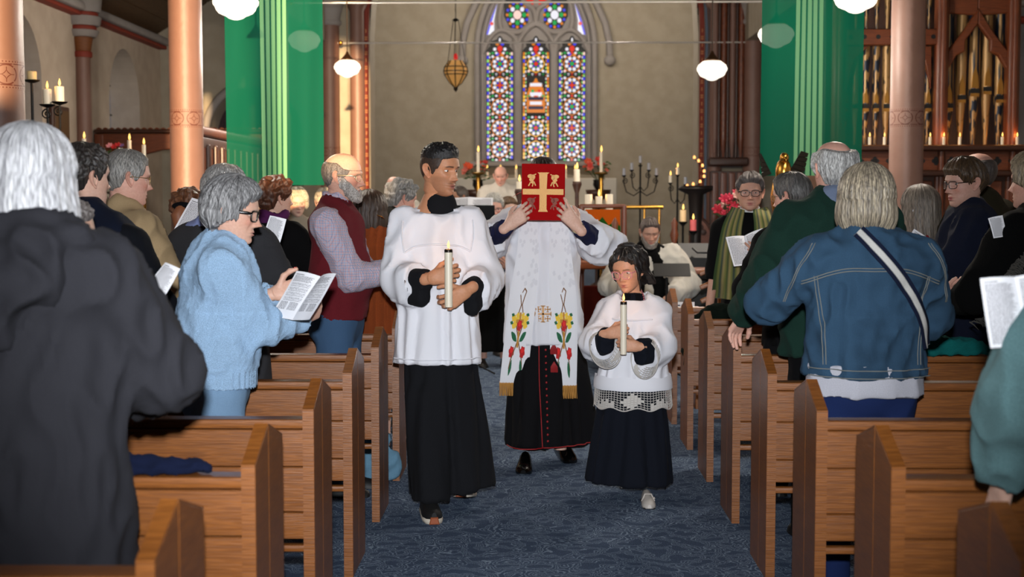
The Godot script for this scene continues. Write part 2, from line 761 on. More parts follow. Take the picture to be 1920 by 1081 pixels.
func head_cols(hi: bool) -> Array:
	var a := []
	var n := 56 if hi else 28
	for i in n:
		a.append(deg_to_rad(lerpf(-76,76,float(i) / n)))
	n = 28 if hi else 18
	for i in n:
		a.append(deg_to_rad(lerpf(76,284,float(i) / n)))
	return a
func body_job(job: Dictionary) -> void:
	var m := MB.new()
	var h: Dictionary = job.head
	var skin: Color = h.skin
	var ht: Transform3D = job.head_t
	m.xf = ht
	var rr := []
	var tones := PackedColorArray()
	var cols := head_cols(job.hi)
	for y in head_rows(job.hi):
		var row := PackedVector3Array()
		for f in cols:
			var p := head_pt(h,f,y)
			if p.z > .012:
				var q := p
				q.z += head_feat(h,p) * smoothstep(.012,.04,p.z)
				tones.append(head_tone(h,p,skin))
				p = q
			else:
				tones.append(skin)
			row.append(p)
		rr.append(row)
	m.rows(rr)
	for i in tones.size():
		m.c[i] = tones[i]
	for i in range(tones.size(),m.c.size()):
		m.c[i] = skin
	m.col = skin
	var lid: float = h.get("lid",.3)
	for s in [-1.0,1.0]:
		var e: Vector3 = eye_at(h,s)
		m.col = skin.lerp(Color(skin.r * .75,skin.g * .6,skin.b * .55),.35)
		for up in [1.0,-1.0]:
			var g := []
			var nj := 5
			for j in nj + 1:
				var row := PackedVector3Array()
				for i in 13:
					var az := lerpf(-1.35,1.35,i / 12.0)
					var edge: float = (lid if up > .0 else -.24) * pow(maxf(.0,cos(az)),.8) - .03 * az * s
					var el := lerpf(edge,1.25 * up,float(j) / nj)
					var r: float = (.0137 + (.0006 if j == 0 else .0)) * float(h.get("eye_s",1.0))
					row.append(e + Vector3(sin(az) * cos(el),sin(el),cos(az) * cos(el)) * r)
				g.append(row)
			m.rows(g,false,false)
		m.col = skin.lerp(Color(skin.r,skin.g * .6,skin.b * .5),.25)
		var er := []
		var wide: float = lut(0,-.05) * float(h.get("wide",1.0))
		for k in [[1.0,.0,.0],[1.06,.006,.0],[1.0,.016,.0],[.82,.0165,.0],[.72,.011,.0],[.45,.007,.0],[.1,.006,.0]]:
			var row := PackedVector3Array()
			for i in 18:
				var a := TAU * i / 18.0
				var oy: float = sin(a) * .0325 * float(h.get("ear",1.0)) * k[0]
				var oz: float = cos(a) * (.019 - .006 * clampf(-sin(a),.0,1.0)) * k[0] - oy * .25
				var out: float = k[1] * (1.0 + .55 * clampf(-cos(a),-.5,1.0)) * (.7 + .3 * sin(a))
				row.append(Vector3(s * (wide - .006 + out + (.006 if cos(a) < .2 else .0)),-.008 + oy,-.01 + oz))
			er.append(row)
		m.rows(er)
	m.xf = Transform3D.IDENTITY
	m.col = skin
	for t in job.tubes:
		var r2 := []
		for e in t:
			var row := PackedVector3Array()
			for i in 20:
				var a := TAU * i / 20.0
				row.append(e[0] + e[1] * cos(a) * e[3] + e[2] * sin(a) * e[4])
			r2.append(row)
		m.rows(r2)
	for hd in job.hands:
		var g := nets(hd,job.get("hand_cell",.0036),[])
		var b := m.v.size()
		for p in g[0]:
			m.pt(p)
		for i in g[1]:
			m.ix.append(b + i)
	job.v = m.v
	job.c = m.c
	job.ix = m.ix
	job.n = m.normals()
func eye_at(h: Dictionary,s: float) -> Vector3:
	return Vector3(s * .0312 * float(h.get("wide",1.0)),.0005,(.0625 + float(h.get("eye_z",.0))) * float(h.get("deep",1.0)))
func hair_job(job: Dictionary) -> void:
	var hr: Dictionary = job.hair
	var h: Dictionary = job.head
	var m := MB.new()
	m.xf = job.head_t
	var nu: int = hr.get("nu",144)
	var nv: int = hr.get("nv",34)
	var k: Array = hr.keys
	var kr: Array = hr.get("keys_r",k)
	var top: Array = hr.get("start",[[0,1.0],[180,1.0]])
	var c0: Color = hr.col
	var c1: Color = hr.get("col2",c0 * .6)
	var amp: float = hr.get("amp",.004)
	var fq: float = hr.get("freq",16.0)
	var fy: float = hr.get("fy",1.2)
	var curl: float = hr.get("curl",.0)
	var cf: float = hr.get("curl_f",60.0)
	var flare: float = hr.get("flare",.0)
	var tuck: float = hr.get("tuck",.0)
	var jag: float = hr.get("jag",.03)
	var sd: float = hr.get("seed",1.0)
	var tones := PackedColorArray()
	var rr := []
	for j in nv + 2:
		var row := PackedVector3Array()
		for i in nu:
			var f := -PI + TAU * i / nu
			var a := rad_to_deg(absf(f))
			var kk: Array = k if f >= .0 else kr
			var ye := smoothed(kk,a,1)
			var th := smoothed(kk,a,2)
			var hold := smoothed(kk,a,3)
			var ys := smoothed(top,a,1)
			var n1 := nz.get_noise_2d(f * fq * 12.0 + sd * 31.0,sd * 77.0)
			ye += n1 * jag * (1.0 if ye < .3 else .4)
			var t := float(mini(j,nv)) / nv
			var y: float
			if ys > .93:
				var a0 := .02
				var a1 := acos(clampf(ye,-1.0,1.0)) + maxf(.0,-1.0 - ye) * 1.2
				var q := lerpf(a0,a1,t)
				y = cos(q) if q < PI * .5 else -(q - PI * .5) / maxf(1e-3,a1 - PI * .5) * -ye if ye < .0 else cos(q)
			else:
				y = lerpf(ys,ye,t)
			var p := head_pt(h,f,maxf(y,-.9))
			p.y = y * .115
			var nn := Vector3(p.x / .0056,p.y / .0132 if y > .0 else .0,p.z / .0095).normalized()
			if y < .05:
				var b := head_pt(h,f,.05)
				var rl := Vector2(p.x,p.z).length()
				var bl := Vector2(b.x,b.z).length()
				var want := lerpf(rl,maxf(rl,bl),hold)
				var dn := clampf((.05 - y) / 1.5,.0,2.0)
				want += flare * dn - tuck * pow(clampf((.05 - y) / maxf(.2,.05 - ye),.0,1.0),3.0)
				var dir := Vector2(b.x,b.z).normalized()
				p.x = dir.x * want
				p.z = dir.y * want
				nn = Vector3(dir.x,.0,dir.y)
			var edge := smoothstep(.0,float(hr.get("edge",.22)),1.0 - t) if hold < .5 else 1.0
			var es := smoothstep(.0,.12,t) if ys < .93 else 1.0
			var off := .0015 + th * edge * es
			var grow := smoothstep(.0,.25,t)
			var cl := nz.get_noise_2d(f * fq * 16.0 * sin(clampf(acos(clampf(y,-1,1)),.3,1.57)) + sd * 13.0,y * fy * 6.0)
			var broad := nz.get_noise_2d(f * fq * 4.5 + sd * 5.0,y * fy * 9.0 + sd * 3.0)
			off += amp * (.9 * broad + .4 * cl) * edge * es * lerpf(.35,1.0,grow)
			if curl > .0:
				off += curl * nz.get_noise_3d(p.x * cf * 16.0 + sd * 50.0,p.y * cf * 16.0,p.z * cf * 16.0) * edge * es * grow
			if j == nv + 1:
				off -= th * .9 + .004
				p.y += .004
			p += nn * off
			row.append(p)
			var st := nz.get_noise_2d(f * fq * 60.0 + sd * 7.0,y * fy * 9.0 + sd) * .5 + .5 + cl * .5
			tones.append(c0.lerp(c1,clampf(st,.0,1.0)))
			if hr.has("tip") and y < -.2:
				tones[tones.size() - 1] = tones[tones.size() - 1].lerp(hr.tip,clampf((-.2 - y) * .8,.0,.7))
		rr.append(row)
	m.rows(rr,true,ys_cap(top),Vector2(1,1))
	for i in tones.size():
		m.c[i] = tones[i]
	for i in range(tones.size(),m.c.size()):
		m.c[i] = c0
	job.v = m.v
	job.c = m.c
	job.ix = m.ix
	job.uv = m.uv
	job.n = m.normals()
func ys_cap(top: Array) -> bool:
	return top[0][1] > .93 and top[top.size() - 1][1] > .93
func hair_mat() -> StandardMaterial3D:
	if mats.has("hair"):
		return mats["hair"]
	var m := StandardMaterial3D.new()
	m.vertex_color_use_as_albedo = true
	m.albedo_texture = noise_tex("strand",.03,FastNoiseLite.TYPE_SIMPLEX,4,512,grad([[.25,Color(.55,.55,.55)],[.6,Color(1,1,1)]]))
	m.uv1_scale = Vector3(14.0,.35,1.0)
	m.roughness = .48
	m.heightmap_enabled = true
	m.heightmap_texture = noise_tex("strand_relief",.03,FastNoiseLite.TYPE_SIMPLEX,4)
	m.heightmap_scale = .08
	m.cull_mode = BaseMaterial3D.CULL_DISABLED
	mats["hair"] = m
	return m
func skin_mat() -> StandardMaterial3D:
	if mats.has("skin"):
		return mats["skin"]
	var m := StandardMaterial3D.new()
	m.vertex_color_use_as_albedo = true
	m.roughness = .5
	m.metallic_specular = .4
	m.uv1_triplanar = true
	m.uv1_scale = Vector3.ONE * 8.0
	m.albedo_texture = noise_tex("skin_tone",.03,FastNoiseLite.TYPE_SIMPLEX,4,256,grad([[.2,Color(.96,.945,.94)],[.8,Color(1,1,1)]]))
	m.heightmap_enabled = true
	m.heightmap_texture = noise_tex("skin_pore",.25,FastNoiseLite.TYPE_SIMPLEX,2,256)
	m.heightmap_scale = .03
	m.subsurf_scatter_enabled = true
	m.subsurf_scatter_strength = .06
	m.cull_mode = BaseMaterial3D.CULL_DISABLED
	mats["skin"] = m
	return m
func hand(w: Vector3,f: Vector3,p: Vector3,right: bool,curl: Array,thumb: Array,s := 1.0,spread := 4.0) -> Array:
	f = f.normalized()
	p = (p - f * p.dot(f)).normalized()
	var t := f.cross(p) if right else p.cross(f)
	var b := []
	var base := [[.088,.03],[.093,.0105],[.089,-.0095],[.08,-.0285]]
	var lens := [.07,.079,.073,.057]
	var rad := [.0088,.009,.0086,.0076]
	b.append(bone(w - f * .035 * s,w + f * .01 * s,.027 * s,.026 * s,.012,p,.72))
	for i in 4:
		var kn: Vector3 = w + (f * base[i][0] + t * base[i][1]) * s
		b.append(bone(w + (f * .008 + t * base[i][1] * .55) * s,kn,.0165 * s,.0125 * s,.014 * s,p,.85))
	for i in 4:
		var c: Array = curl[mini(i,curl.size() - 1)]
		var o: Vector3 = w + (f * base[i][0] + t * base[i][1]) * s
		var sp: Vector3 = (f + t * tan(deg_to_rad((1.5 - i) * spread))).normalized()
		var ang := .0
		for j in 3:
			ang += deg_to_rad(c[j])
			var d := sp * cos(ang) + p * sin(ang)
			var e: Vector3 = o + d * lens[i] * [.46,.3,.24][j] * s
			var r0: float = rad[i] * [1.06,.98,.9][j] * s
			b.append(bone(o,e,r0,r0 * .92,.0045 * s))
			o = e
	var o2 := w + (f * .022 + t * .024 + p * .006) * s
	for j in 3:
		var q: Array = thumb[mini(j,thumb.size() - 1)]
		var d: Vector3 = (f * q[0] + t * q[1] + p * q[2]).normalized()
		var e: Vector3 = o2 + d * [.042,.033,.026][j] * s
		b.append(bone(o2,e,[.0155,.0112,.0102][j] * s,[.0115,.0102,.0086][j] * s,.008 * s))
		o2 = e
	return b
func two_bone(a: Vector3,w: Vector3,l1: float,l2: float,pole: Vector3) -> Vector3:
	var d := w - a
	var l := clampf(d.length(),.05,(l1 + l2) * .999)
	var x := (l1 * l1 - l2 * l2 + l * l) / (2.0 * l)
	var h := sqrt(maxf(.0,l1 * l1 - x * x))
	var u := d.normalized()
	var q := (pole - u * pole.dot(u)).normalized()
	return a + u * x + q * h
func fig(c: Dictionary) -> Dictionary:
	var root := thing("person",c.label,"person",c.at,deg_to_rad(c.yaw),c.get("group",""))
	var s: float = c.h / 1.7
	var bw: float = c.get("bw",1.0)
	var P := {"root": root,"s": s,"bw": bw,"c": c}
	var lean := Transform3D(Basis(Vector3.UP,deg_to_rad(c.get("twist",.0))) * Basis(Vector3.RIGHT,deg_to_rad(c.get("lean",.0))),Vector3.ZERO)
	var hip: Vector3 = Vector3(0,.93,0) * s + c.get("hip",Vector3.ZERO)
	P.up = Transform3D(lean.basis,hip - lean.basis * (Vector3(0,.93,0) * s))
	var U := func(x: float,y: float,z: float) -> Vector3: return P.up * (Vector3(x * bw,y,z) * s)
	P.U = U
	var hs: float = c.get("hs",lerpf(1.0,s,.6))
	var top := Vector3(0,1.7 * s,0)
	var neck: Vector3 = P.up * (Vector3(0,1.475,-.015) * s)
	var hb := Basis(Vector3.UP,deg_to_rad(c.get("turn",.0))) * Basis(Vector3.RIGHT,deg_to_rad(c.get("nod",.0))) * Basis(Vector3.BACK,deg_to_rad(c.get("tilt",.0)))
	var hc: Vector3 = neck + hb * (Vector3(0,.115,.034) * hs)
	hc += c.get("head_off",Vector3.ZERO)
	P.head_t = Transform3D(hb.scaled(Vector3.ONE * hs),hc)
	P.neck = neck
	P.hs = hs
	var arms := {}
	var hands := []
	for k in ["R","L"]:
		var sg := -1.0 if k == "R" else 1.0
		var sh: Vector3 = U.call(sg * .172,1.352,-.01)
		var arm: Dictionary = c.get(k,{"hand":Vector3(sg * .24 * bw,.8,.05) * s,"pole":Vector3(sg * .3,0,-1)})
		var el := two_bone(sh,arm.hand,.285 * s,.262 * s,arm.get("pole",Vector3(sg * .6,-.5,-.6)))
		var wr: Vector3 = el + (arm.hand - el).normalized() * minf(.262 * s,(arm.hand - el).length())
		arms[k] = [sh,el,wr]
		if arm.has("f"):
			hands.append(hand(wr,arm.f,arm.p,k == "R",arm.curl,arm.thumb,hs * float(c.get("hand_s",1.0)),arm.get("spread",4.0)))
	P.arms = arms
	var t := []
	var bx := hb.x
	var bz := hb.z
	var nr: float = c.get("neck_r",.054) * hs
	t.append([[hc + hb * Vector3(0,-.055,-.012) * hs,bx,bz,nr,nr * 1.05],[hc + hb * Vector3(0,-.105,-.018) * hs,bx,bz,nr * .98,nr],[neck + Vector3(0,-.01,-.005) * s,Vector3.RIGHT,Vector3.BACK,nr * 1.08,nr * 1.05],[neck + Vector3(0,-.06,-.005) * s,Vector3.RIGHT,Vector3.BACK,nr * 1.5,nr * 1.2],
		[U.call(0,1.36,-.01),Vector3.RIGHT,Vector3.BACK,.12 * s * bw,.075 * s],[U.call(0,1.2,0),Vector3.RIGHT,Vector3.BACK,.13 * s * bw,.085 * s],[U.call(0,.95,0),Vector3.RIGHT,Vector3.BACK,.12 * s * bw,.085 * s]])
	for k in arms:
		var a: Array = arms[k]
		var ring := []
		var pr := [.04,.038,.034,.03,.025]
		var pp := [a[0].lerp(a[1],.05),a[0].lerp(a[1],.5),a[1],a[1].lerp(a[2],.5),a[2] + (a[2] - a[1]).normalized() * .004]
		for i in 5:
			var d: Vector3 = (pp[mini(i + 1,4)] - pp[maxi(i - 1,0)]).normalized()
			var sd := d.cross(Vector3.UP if absf(d.y) < .9 else Vector3.RIGHT).normalized()
			ring.append([pp[i],sd,sd.cross(d),pr[i] * s,pr[i] * s])
		t.append(ring)
	for sg in [-1.0,1.0]:
		t.append([[Vector3(sg * .09 * bw,.9,0) * s + c.get("hip",Vector3.ZERO),Vector3.RIGHT,Vector3.BACK,.06 * s,.06 * s],[Vector3(sg * .1,.48,.01) * s + c.get("hip",Vector3.ZERO),Vector3.RIGHT,Vector3.BACK,.045 * s,.045 * s],[Vector3(sg * .1,.08,-.01) * s,Vector3.RIGHT,Vector3.BACK,.034 * s,.036 * s]])
	if c.get("seated",false):
		t.resize(3)
	var body := MeshInstance3D.new()
	body.name = "body"
	root.add_child(body,true)
	jobs.append({"run": body_job,"node": body,"mat": skin_mat(),"head": c.head,"head_t":P.head_t,"hi": c.get("hi",false),"tubes": t,"hands": hands,"hand_cell": c.get("hand_cell",.0042)})
	if c.has("hair"):
		for hr in (c.hair if c.hair is Array else [c.hair]):
			var hn := MeshInstance3D.new()
			hn.name = hr.get("name","hair")
			root.add_child(hn,true)
			jobs.append({"run": hair_job,"node": hn,"mat": hair_mat(),"head": c.head,"head_t":P.head_t,"hair": hr})
	if c.get("eyes",true):
		for sg in [-1.0,1.0]:
			var e := MB.new()
			e.xf = P.head_t
			eye_mesh(e,eye_at(c.head,sg),c.get("gaze",Vector3(0,0,1)),c.get("iris",Color(.05,.025,.012)),c.head.get("eye_s",1.0))
			obj("eye",e,vcol(.12),root)
	return P
func eye_mesh(m: MB,at: Vector3,gaze: Vector3,iris: Color,es := 1.0) -> void:
	var g := gaze.normalized()
	var sd := g.cross(Vector3.UP).normalized()
	var up := sd.cross(g)
	var rr := []
	var tone := []
	for a in [.02,.17,.19,.46,.5,.9,1.4,2.0]:
		var row := PackedVector3Array()
		for i in 16:
			var t := TAU * i / 16
			row.append(at + (g * cos(a) + (sd * cos(t) + up * sin(t)) * sin(a)) * .0128 * es)
			tone.append(Color(.004,.004,.004) if a < .18 else iris if a < .48 else Color(.62,.6,.57))
		rr.append(row)
	m.rows(rr)
	for i in tone.size():
		m.c[i] = tone[i]
	for i in range(tone.size(),m.c.size()):
		m.c[i] = tone[0]
func glasses(P: Dictionary,st: Dictionary) -> void:
	var h: Dictionary = P.c.head
	var m := MB.new()
	m.xf = P.head_t
	var w: float = st.get("w",.025)
	var hh: float = st.get("h",.018)
	var r: float = st.get("r",.0016)
	var cx: float = st.get("cx",.033)
	var zz: float = st.get("z",.097)
	var yy: float = st.get("y",-.003)
	var pw: float = st.get("pow",.6)
	var fr := obj("glasses",m,null,P.root)
	for s in [-1.0,1.0]:
		var ring := []
		var inner := PackedVector3Array()
		for i in 29:
			var a := TAU * i / 28.0
			var p := Vector3(s * cx + w * signf(cos(a)) * pow(absf(cos(a)),pw),yy + hh * signf(sin(a)) * pow(absf(sin(a)),pw),.0)
			p.z = zz - absf(p.x) * absf(p.x) * 4.2
			ring.append(p)
			if i < 28:
				inner.append(p)
		m.tube(ring,r,6)
		m.tube([Vector3(s * (cx + w),yy + hh * .5,zz - pow(cx + w,2) * 4.2),Vector3(s * (cx + w + .012),yy + hh * .5,zz - .03),Vector3(s * .078,.004,.0),Vector3(s * .077,.002,-.012),Vector3(s * .075,-.014,-.024)],[r * 1.1,r * float(st.get("temple",1.2)),r * float(st.get("temple",1.2)),r,r * .7],6)
		var l := MB.new()
		l.xf = P.head_t
		var mid := l.pt(Vector3(s * cx,yy,zz - cx * cx * 4.0))
		for p in inner:
			l.pt(p)
		for i in 28:
			l.tri(mid,1 + i,1 + (i + 1) % 28)
		obj("lens",l,glass_lens(),fr)
	m.tube([Vector3(-(cx - w),yy + .004,zz),Vector3(0,yy + .007,zz + .002),Vector3(cx - w,yy + .004,zz)],r,6)
	var am := ArrayMesh.new()
	m.add_to(am,st.get("mat",mat(Color(.02,.02,.02),.25)))
	fr.mesh = am
func glass_lens() -> StandardMaterial3D:
	if not mats.has("lens"):
		mats["lens"] = pane(Color(.9,.95,1.0),.04)
	return mats["lens"]
func torso_bones(P: Dictionary,g: float,o := {}) -> Array:
	var s: float = P.s
	var bw: float = P.bw
	var U: Callable = P.U
	var up: Basis = P.up.basis
	var b := []
	var kk := .07 * s
	var sh: float = o.get("shoulder",1.0)
	b.append(bone(U.call(0,o.get("hem",.9),0),U.call(0,1.08,0),(.165 * float(o.get("hip",1.0)) * bw + g) * s,(.15 * float(o.get("waist",1.0)) * bw + g) * s,kk,up.z,.74,0,1 if o.has("hem") else 0))
	b.append(bone(U.call(0,1.08,0),U.call(0,1.29,.0),(.15 * float(o.get("waist",1.0)) * bw + g) * s,(.162 * bw + g) * s,kk,up.z,.68))
	b.append(bone(U.call(-.13 * sh,1.348,-.015),U.call(.13 * sh,1.348,-.015),(.066 + g) * s,(.066 + g) * s,kk,up.y,.9))
	b.append(bone(U.call(0,1.365,-.02),U.call(0,o.get("neck",1.45),-.02),(.088 + g) * s,(.056 + g * .5) * s,kk))
	if o.has("belly"):
		b.append(bone(U.call(0,1.06,.05),U.call(0,1.14,.05),float(o.belly) * s,float(o.belly) * .9 * s,kk))
	if o.has("bust"):
		for x in [-.07,.07]:
			b.append(bone(U.call(x,1.22,.07),U.call(x * .8,1.27,.06),float(o.bust) * s,float(o.bust) * .8 * s,kk))
	if o.has("seat"):
		b.append(bone(U.call(-.06,.94,-.05),U.call(.06,.94,-.05),float(o.seat) * s,float(o.seat) * s,kk))
	return b
func sleeve_bones(P: Dictionary,g: float,o := {}) -> Array:
	var s: float = P.s
	var b := []
	for k in o.get("arms",["R","L"]):
		var a: Array = P.arms[k]
		var to: float = o.get("to",1.0)
		var e: Vector3 = a[1].lerp(a[2],to)
		b.append(bone(a[0],a[1],(.06 + g) * s * float(o.get("fat",1.0)),(.048 + g) * s * float(o.get("fat",1.0)),.05 * s))
		b.append(bone(a[1],e,(.048 + g) * s * float(o.get("fat",1.0)),(float(o.get("cuff",.038)) + g) * s,.035 * s,Vector3.ZERO,1.0,0,2))
	return b
func leg_bones(P: Dictionary,g: float,o := {}) -> Array:
	var s: float = P.s
	var bw: float = P.bw
	var h0: Vector3 = P.c.get("hip",Vector3.ZERO)
	var b := []
	b.append(bone(Vector3(0,.9,-.005) * s + h0,Vector3(0,float(o.get("waist_y",1.02)),0) * s + h0,(.16 * bw + g) * s,(.148 * bw + g) * s,.06,Vector3.BACK,.72,0,2))
	for x in [-1.0,1.0]:
		if o.get("seat",true):
			b.append(bone(Vector3(x * .07 * bw,.88,-.05) * s + h0,Vector3(x * .075 * bw,.84,-.045) * s + h0,.085 * s * bw,.08 * s * bw,.05))
		b.append(bone(Vector3(x * .088 * bw,.86,0) * s + h0,Vector3(x * .105,.48,.01) * s + h0,(.085 * bw + g) * s,(.062 + g) * s,.03))
		b.append(bone(Vector3(x * .105,.48,.01) * s + h0,Vector3(x * .11,.035,-.01) * s,(.062 + g) * s,(.055 + g) * s,.03,Vector3.ZERO,1.0,0,2))
	return b
func shoes(P: Dictionary,m: Material) -> void:
	var s: float = P.s
	for x in [-1.0,1.0]:
		var k := MB.new()
		var rr := []
		for e in [[-.085,.012,.03],[-.08,.034,.06],[-.03,.04,.095],[.03,.042,.075],[.09,.048,.055],[.14,.042,.045],[.17,.025,.032],[.178,.008,.02]]:
			var row := PackedVector3Array()
			for i in 12:
				var a := TAU * i / 12
				row.append(Vector3(x * .11 + cos(a) * e[1],maxf(.0,sin(a)) * e[2] + (.002 if sin(a) < 0 else .002),e[0]) * s)
			rr.append(row)
		k.rows(rr)
		obj("shoe",k,m,P.root)
func creases(amp: float,f: Vector3,y0 := -10.0,y1 := -9.0) -> Callable:
	return func(p: Vector3,_n: Vector3) -> float:
		var q := p * f
		var k := smoothstep(y0,y1,p.y)
		return amp * k * (1.0 - 2.0 * absf(nz.get_noise_3dv(q * 16.0)) * 1.6)
func paint(key: String,c: Color,rough := .9) -> StandardMaterial3D:
	if mats.has(key):
		return mats[key]
	var m := StandardMaterial3D.new()
	m.albedo_color = c
	m.albedo_texture = noise_tex("plaster_tone",.012,FastNoiseLite.TYPE_SIMPLEX_SMOOTH,5,512,grad([[.2,Color(.95,.945,.935)],[.75,Color(1,1,1)]]))
	m.heightmap_enabled = true
	m.heightmap_texture = noise_tex("plaster_relief",.05,FastNoiseLite.TYPE_SIMPLEX,4)
	m.heightmap_scale = .12
	m.uv1_triplanar = true
	m.uv1_world_triplanar = true
	m.uv1_scale = Vector3.ONE * .45
	m.roughness = rough
	m.cull_mode = BaseMaterial3D.CULL_DISABLED
	mats[key] = m
	return m
func rect(a: float,b: float,c: float,d: float) -> PackedVector2Array:
	return PackedVector2Array([Vector2(a,c),Vector2(b,c),Vector2(b,d),Vector2(a,d)])
func arch_pts(c: float,w: float,spring: float,k := .5,n := 10) -> Array:
	var r := w * k
	var out := []
	var top := acos(clampf((r - w / 2) / r,-1.0,1.0))
	for i in n + 1:
		var a := top * i / n
		out.append(Vector2(c + w / 2 - r + r * cos(a),spring + r * sin(a)))
	for i in range(n - 1,-1,-1):
		var a := top * i / n
		out.append(Vector2(c - w / 2 + r - r * cos(a),spring + r * sin(a)))
	return out
func arched_wall(m: MB,u0: float,u1: float,y1: float,open: Array,t: float,y0 := .0) -> void:
	var at := u0
	for o in open:
		var l: float = o[0] - o[1] / 2
		var r: float = o[0] + o[1] / 2
		m.prism(rect(at,l,y0,y1),0,-t)
		if o[2] > y0:
			m.prism(rect(l,r,y0,o[2]),0,-t)
		var ap := arch_pts(o[0],o[1],o[3],o[4])
		var mid := ap.size() / 2
		var pr := PackedVector2Array(ap.slice(0,mid + 1))
		pr.append(Vector2(o[0],y1))
		pr.append(Vector2(r,y1))
		m.prism(pr,0,-t)
		var pl := PackedVector2Array([Vector2(l,y1),Vector2(o[0],y1)])
		pl.append_array(PackedVector2Array(ap.slice(mid)))
		m.prism(pl,0,-t)
		at = r
	m.prism(rect(at,u1,y0,y1),0,-t)
func carpet() -> StandardMaterial3D:
	var m := StandardMaterial3D.new()
	var d := Color(.33,.39,.48)
	var l := Color(.58,.65,.72)
	var g := Gradient.new()
	g.interpolation_mode = Gradient.GRADIENT_INTERPOLATE_LINEAR
	var stops := []
	var prev := .0
	for k in [.3,.4,.5,.6,.7]:
		stops.append([k - .02,d])
		stops.append([k - .011,l])
		stops.append([k + .011,l])
		stops.append([k + .02,d])
	var n := FastNoiseLite.new()
	n.seed = 11
	n.frequency = .0105
	n.noise_type = FastNoiseLite.TYPE_SIMPLEX_SMOOTH
	n.fractal_octaves = 2
	n.fractal_gain = .35
	n.domain_warp_enabled = true
	n.domain_warp_amplitude = 18.0
	n.domain_warp_frequency = .02
	var t := NoiseTexture2D.new()
	t.width = 1024
	t.height = 1024
	t.seamless = true
	t.noise = n
	t.color_ramp = grad(stops)
	m.albedo_texture = t
	m.detail_enabled = true
	m.detail_albedo = noise_tex("carpet_tuft",.3,FastNoiseLite.TYPE_CELLULAR,1,1024,grad([[.0,Color(.72,.72,.74)],[.7,Color(1,1,1)]]))
	m.detail_blend_mode = BaseMaterial3D.BLEND_MODE_MUL
	m.heightmap_enabled = true
	m.heightmap_texture = noise_tex("carpet_pile",.3,FastNoiseLite.TYPE_CELLULAR,1,1024)
	m.heightmap_scale = .4
	m.uv1_scale = Vector3(.62,.62,1)
	m.roughness = 1.0
	m.metallic_specular = .1
	return m
var M := {}
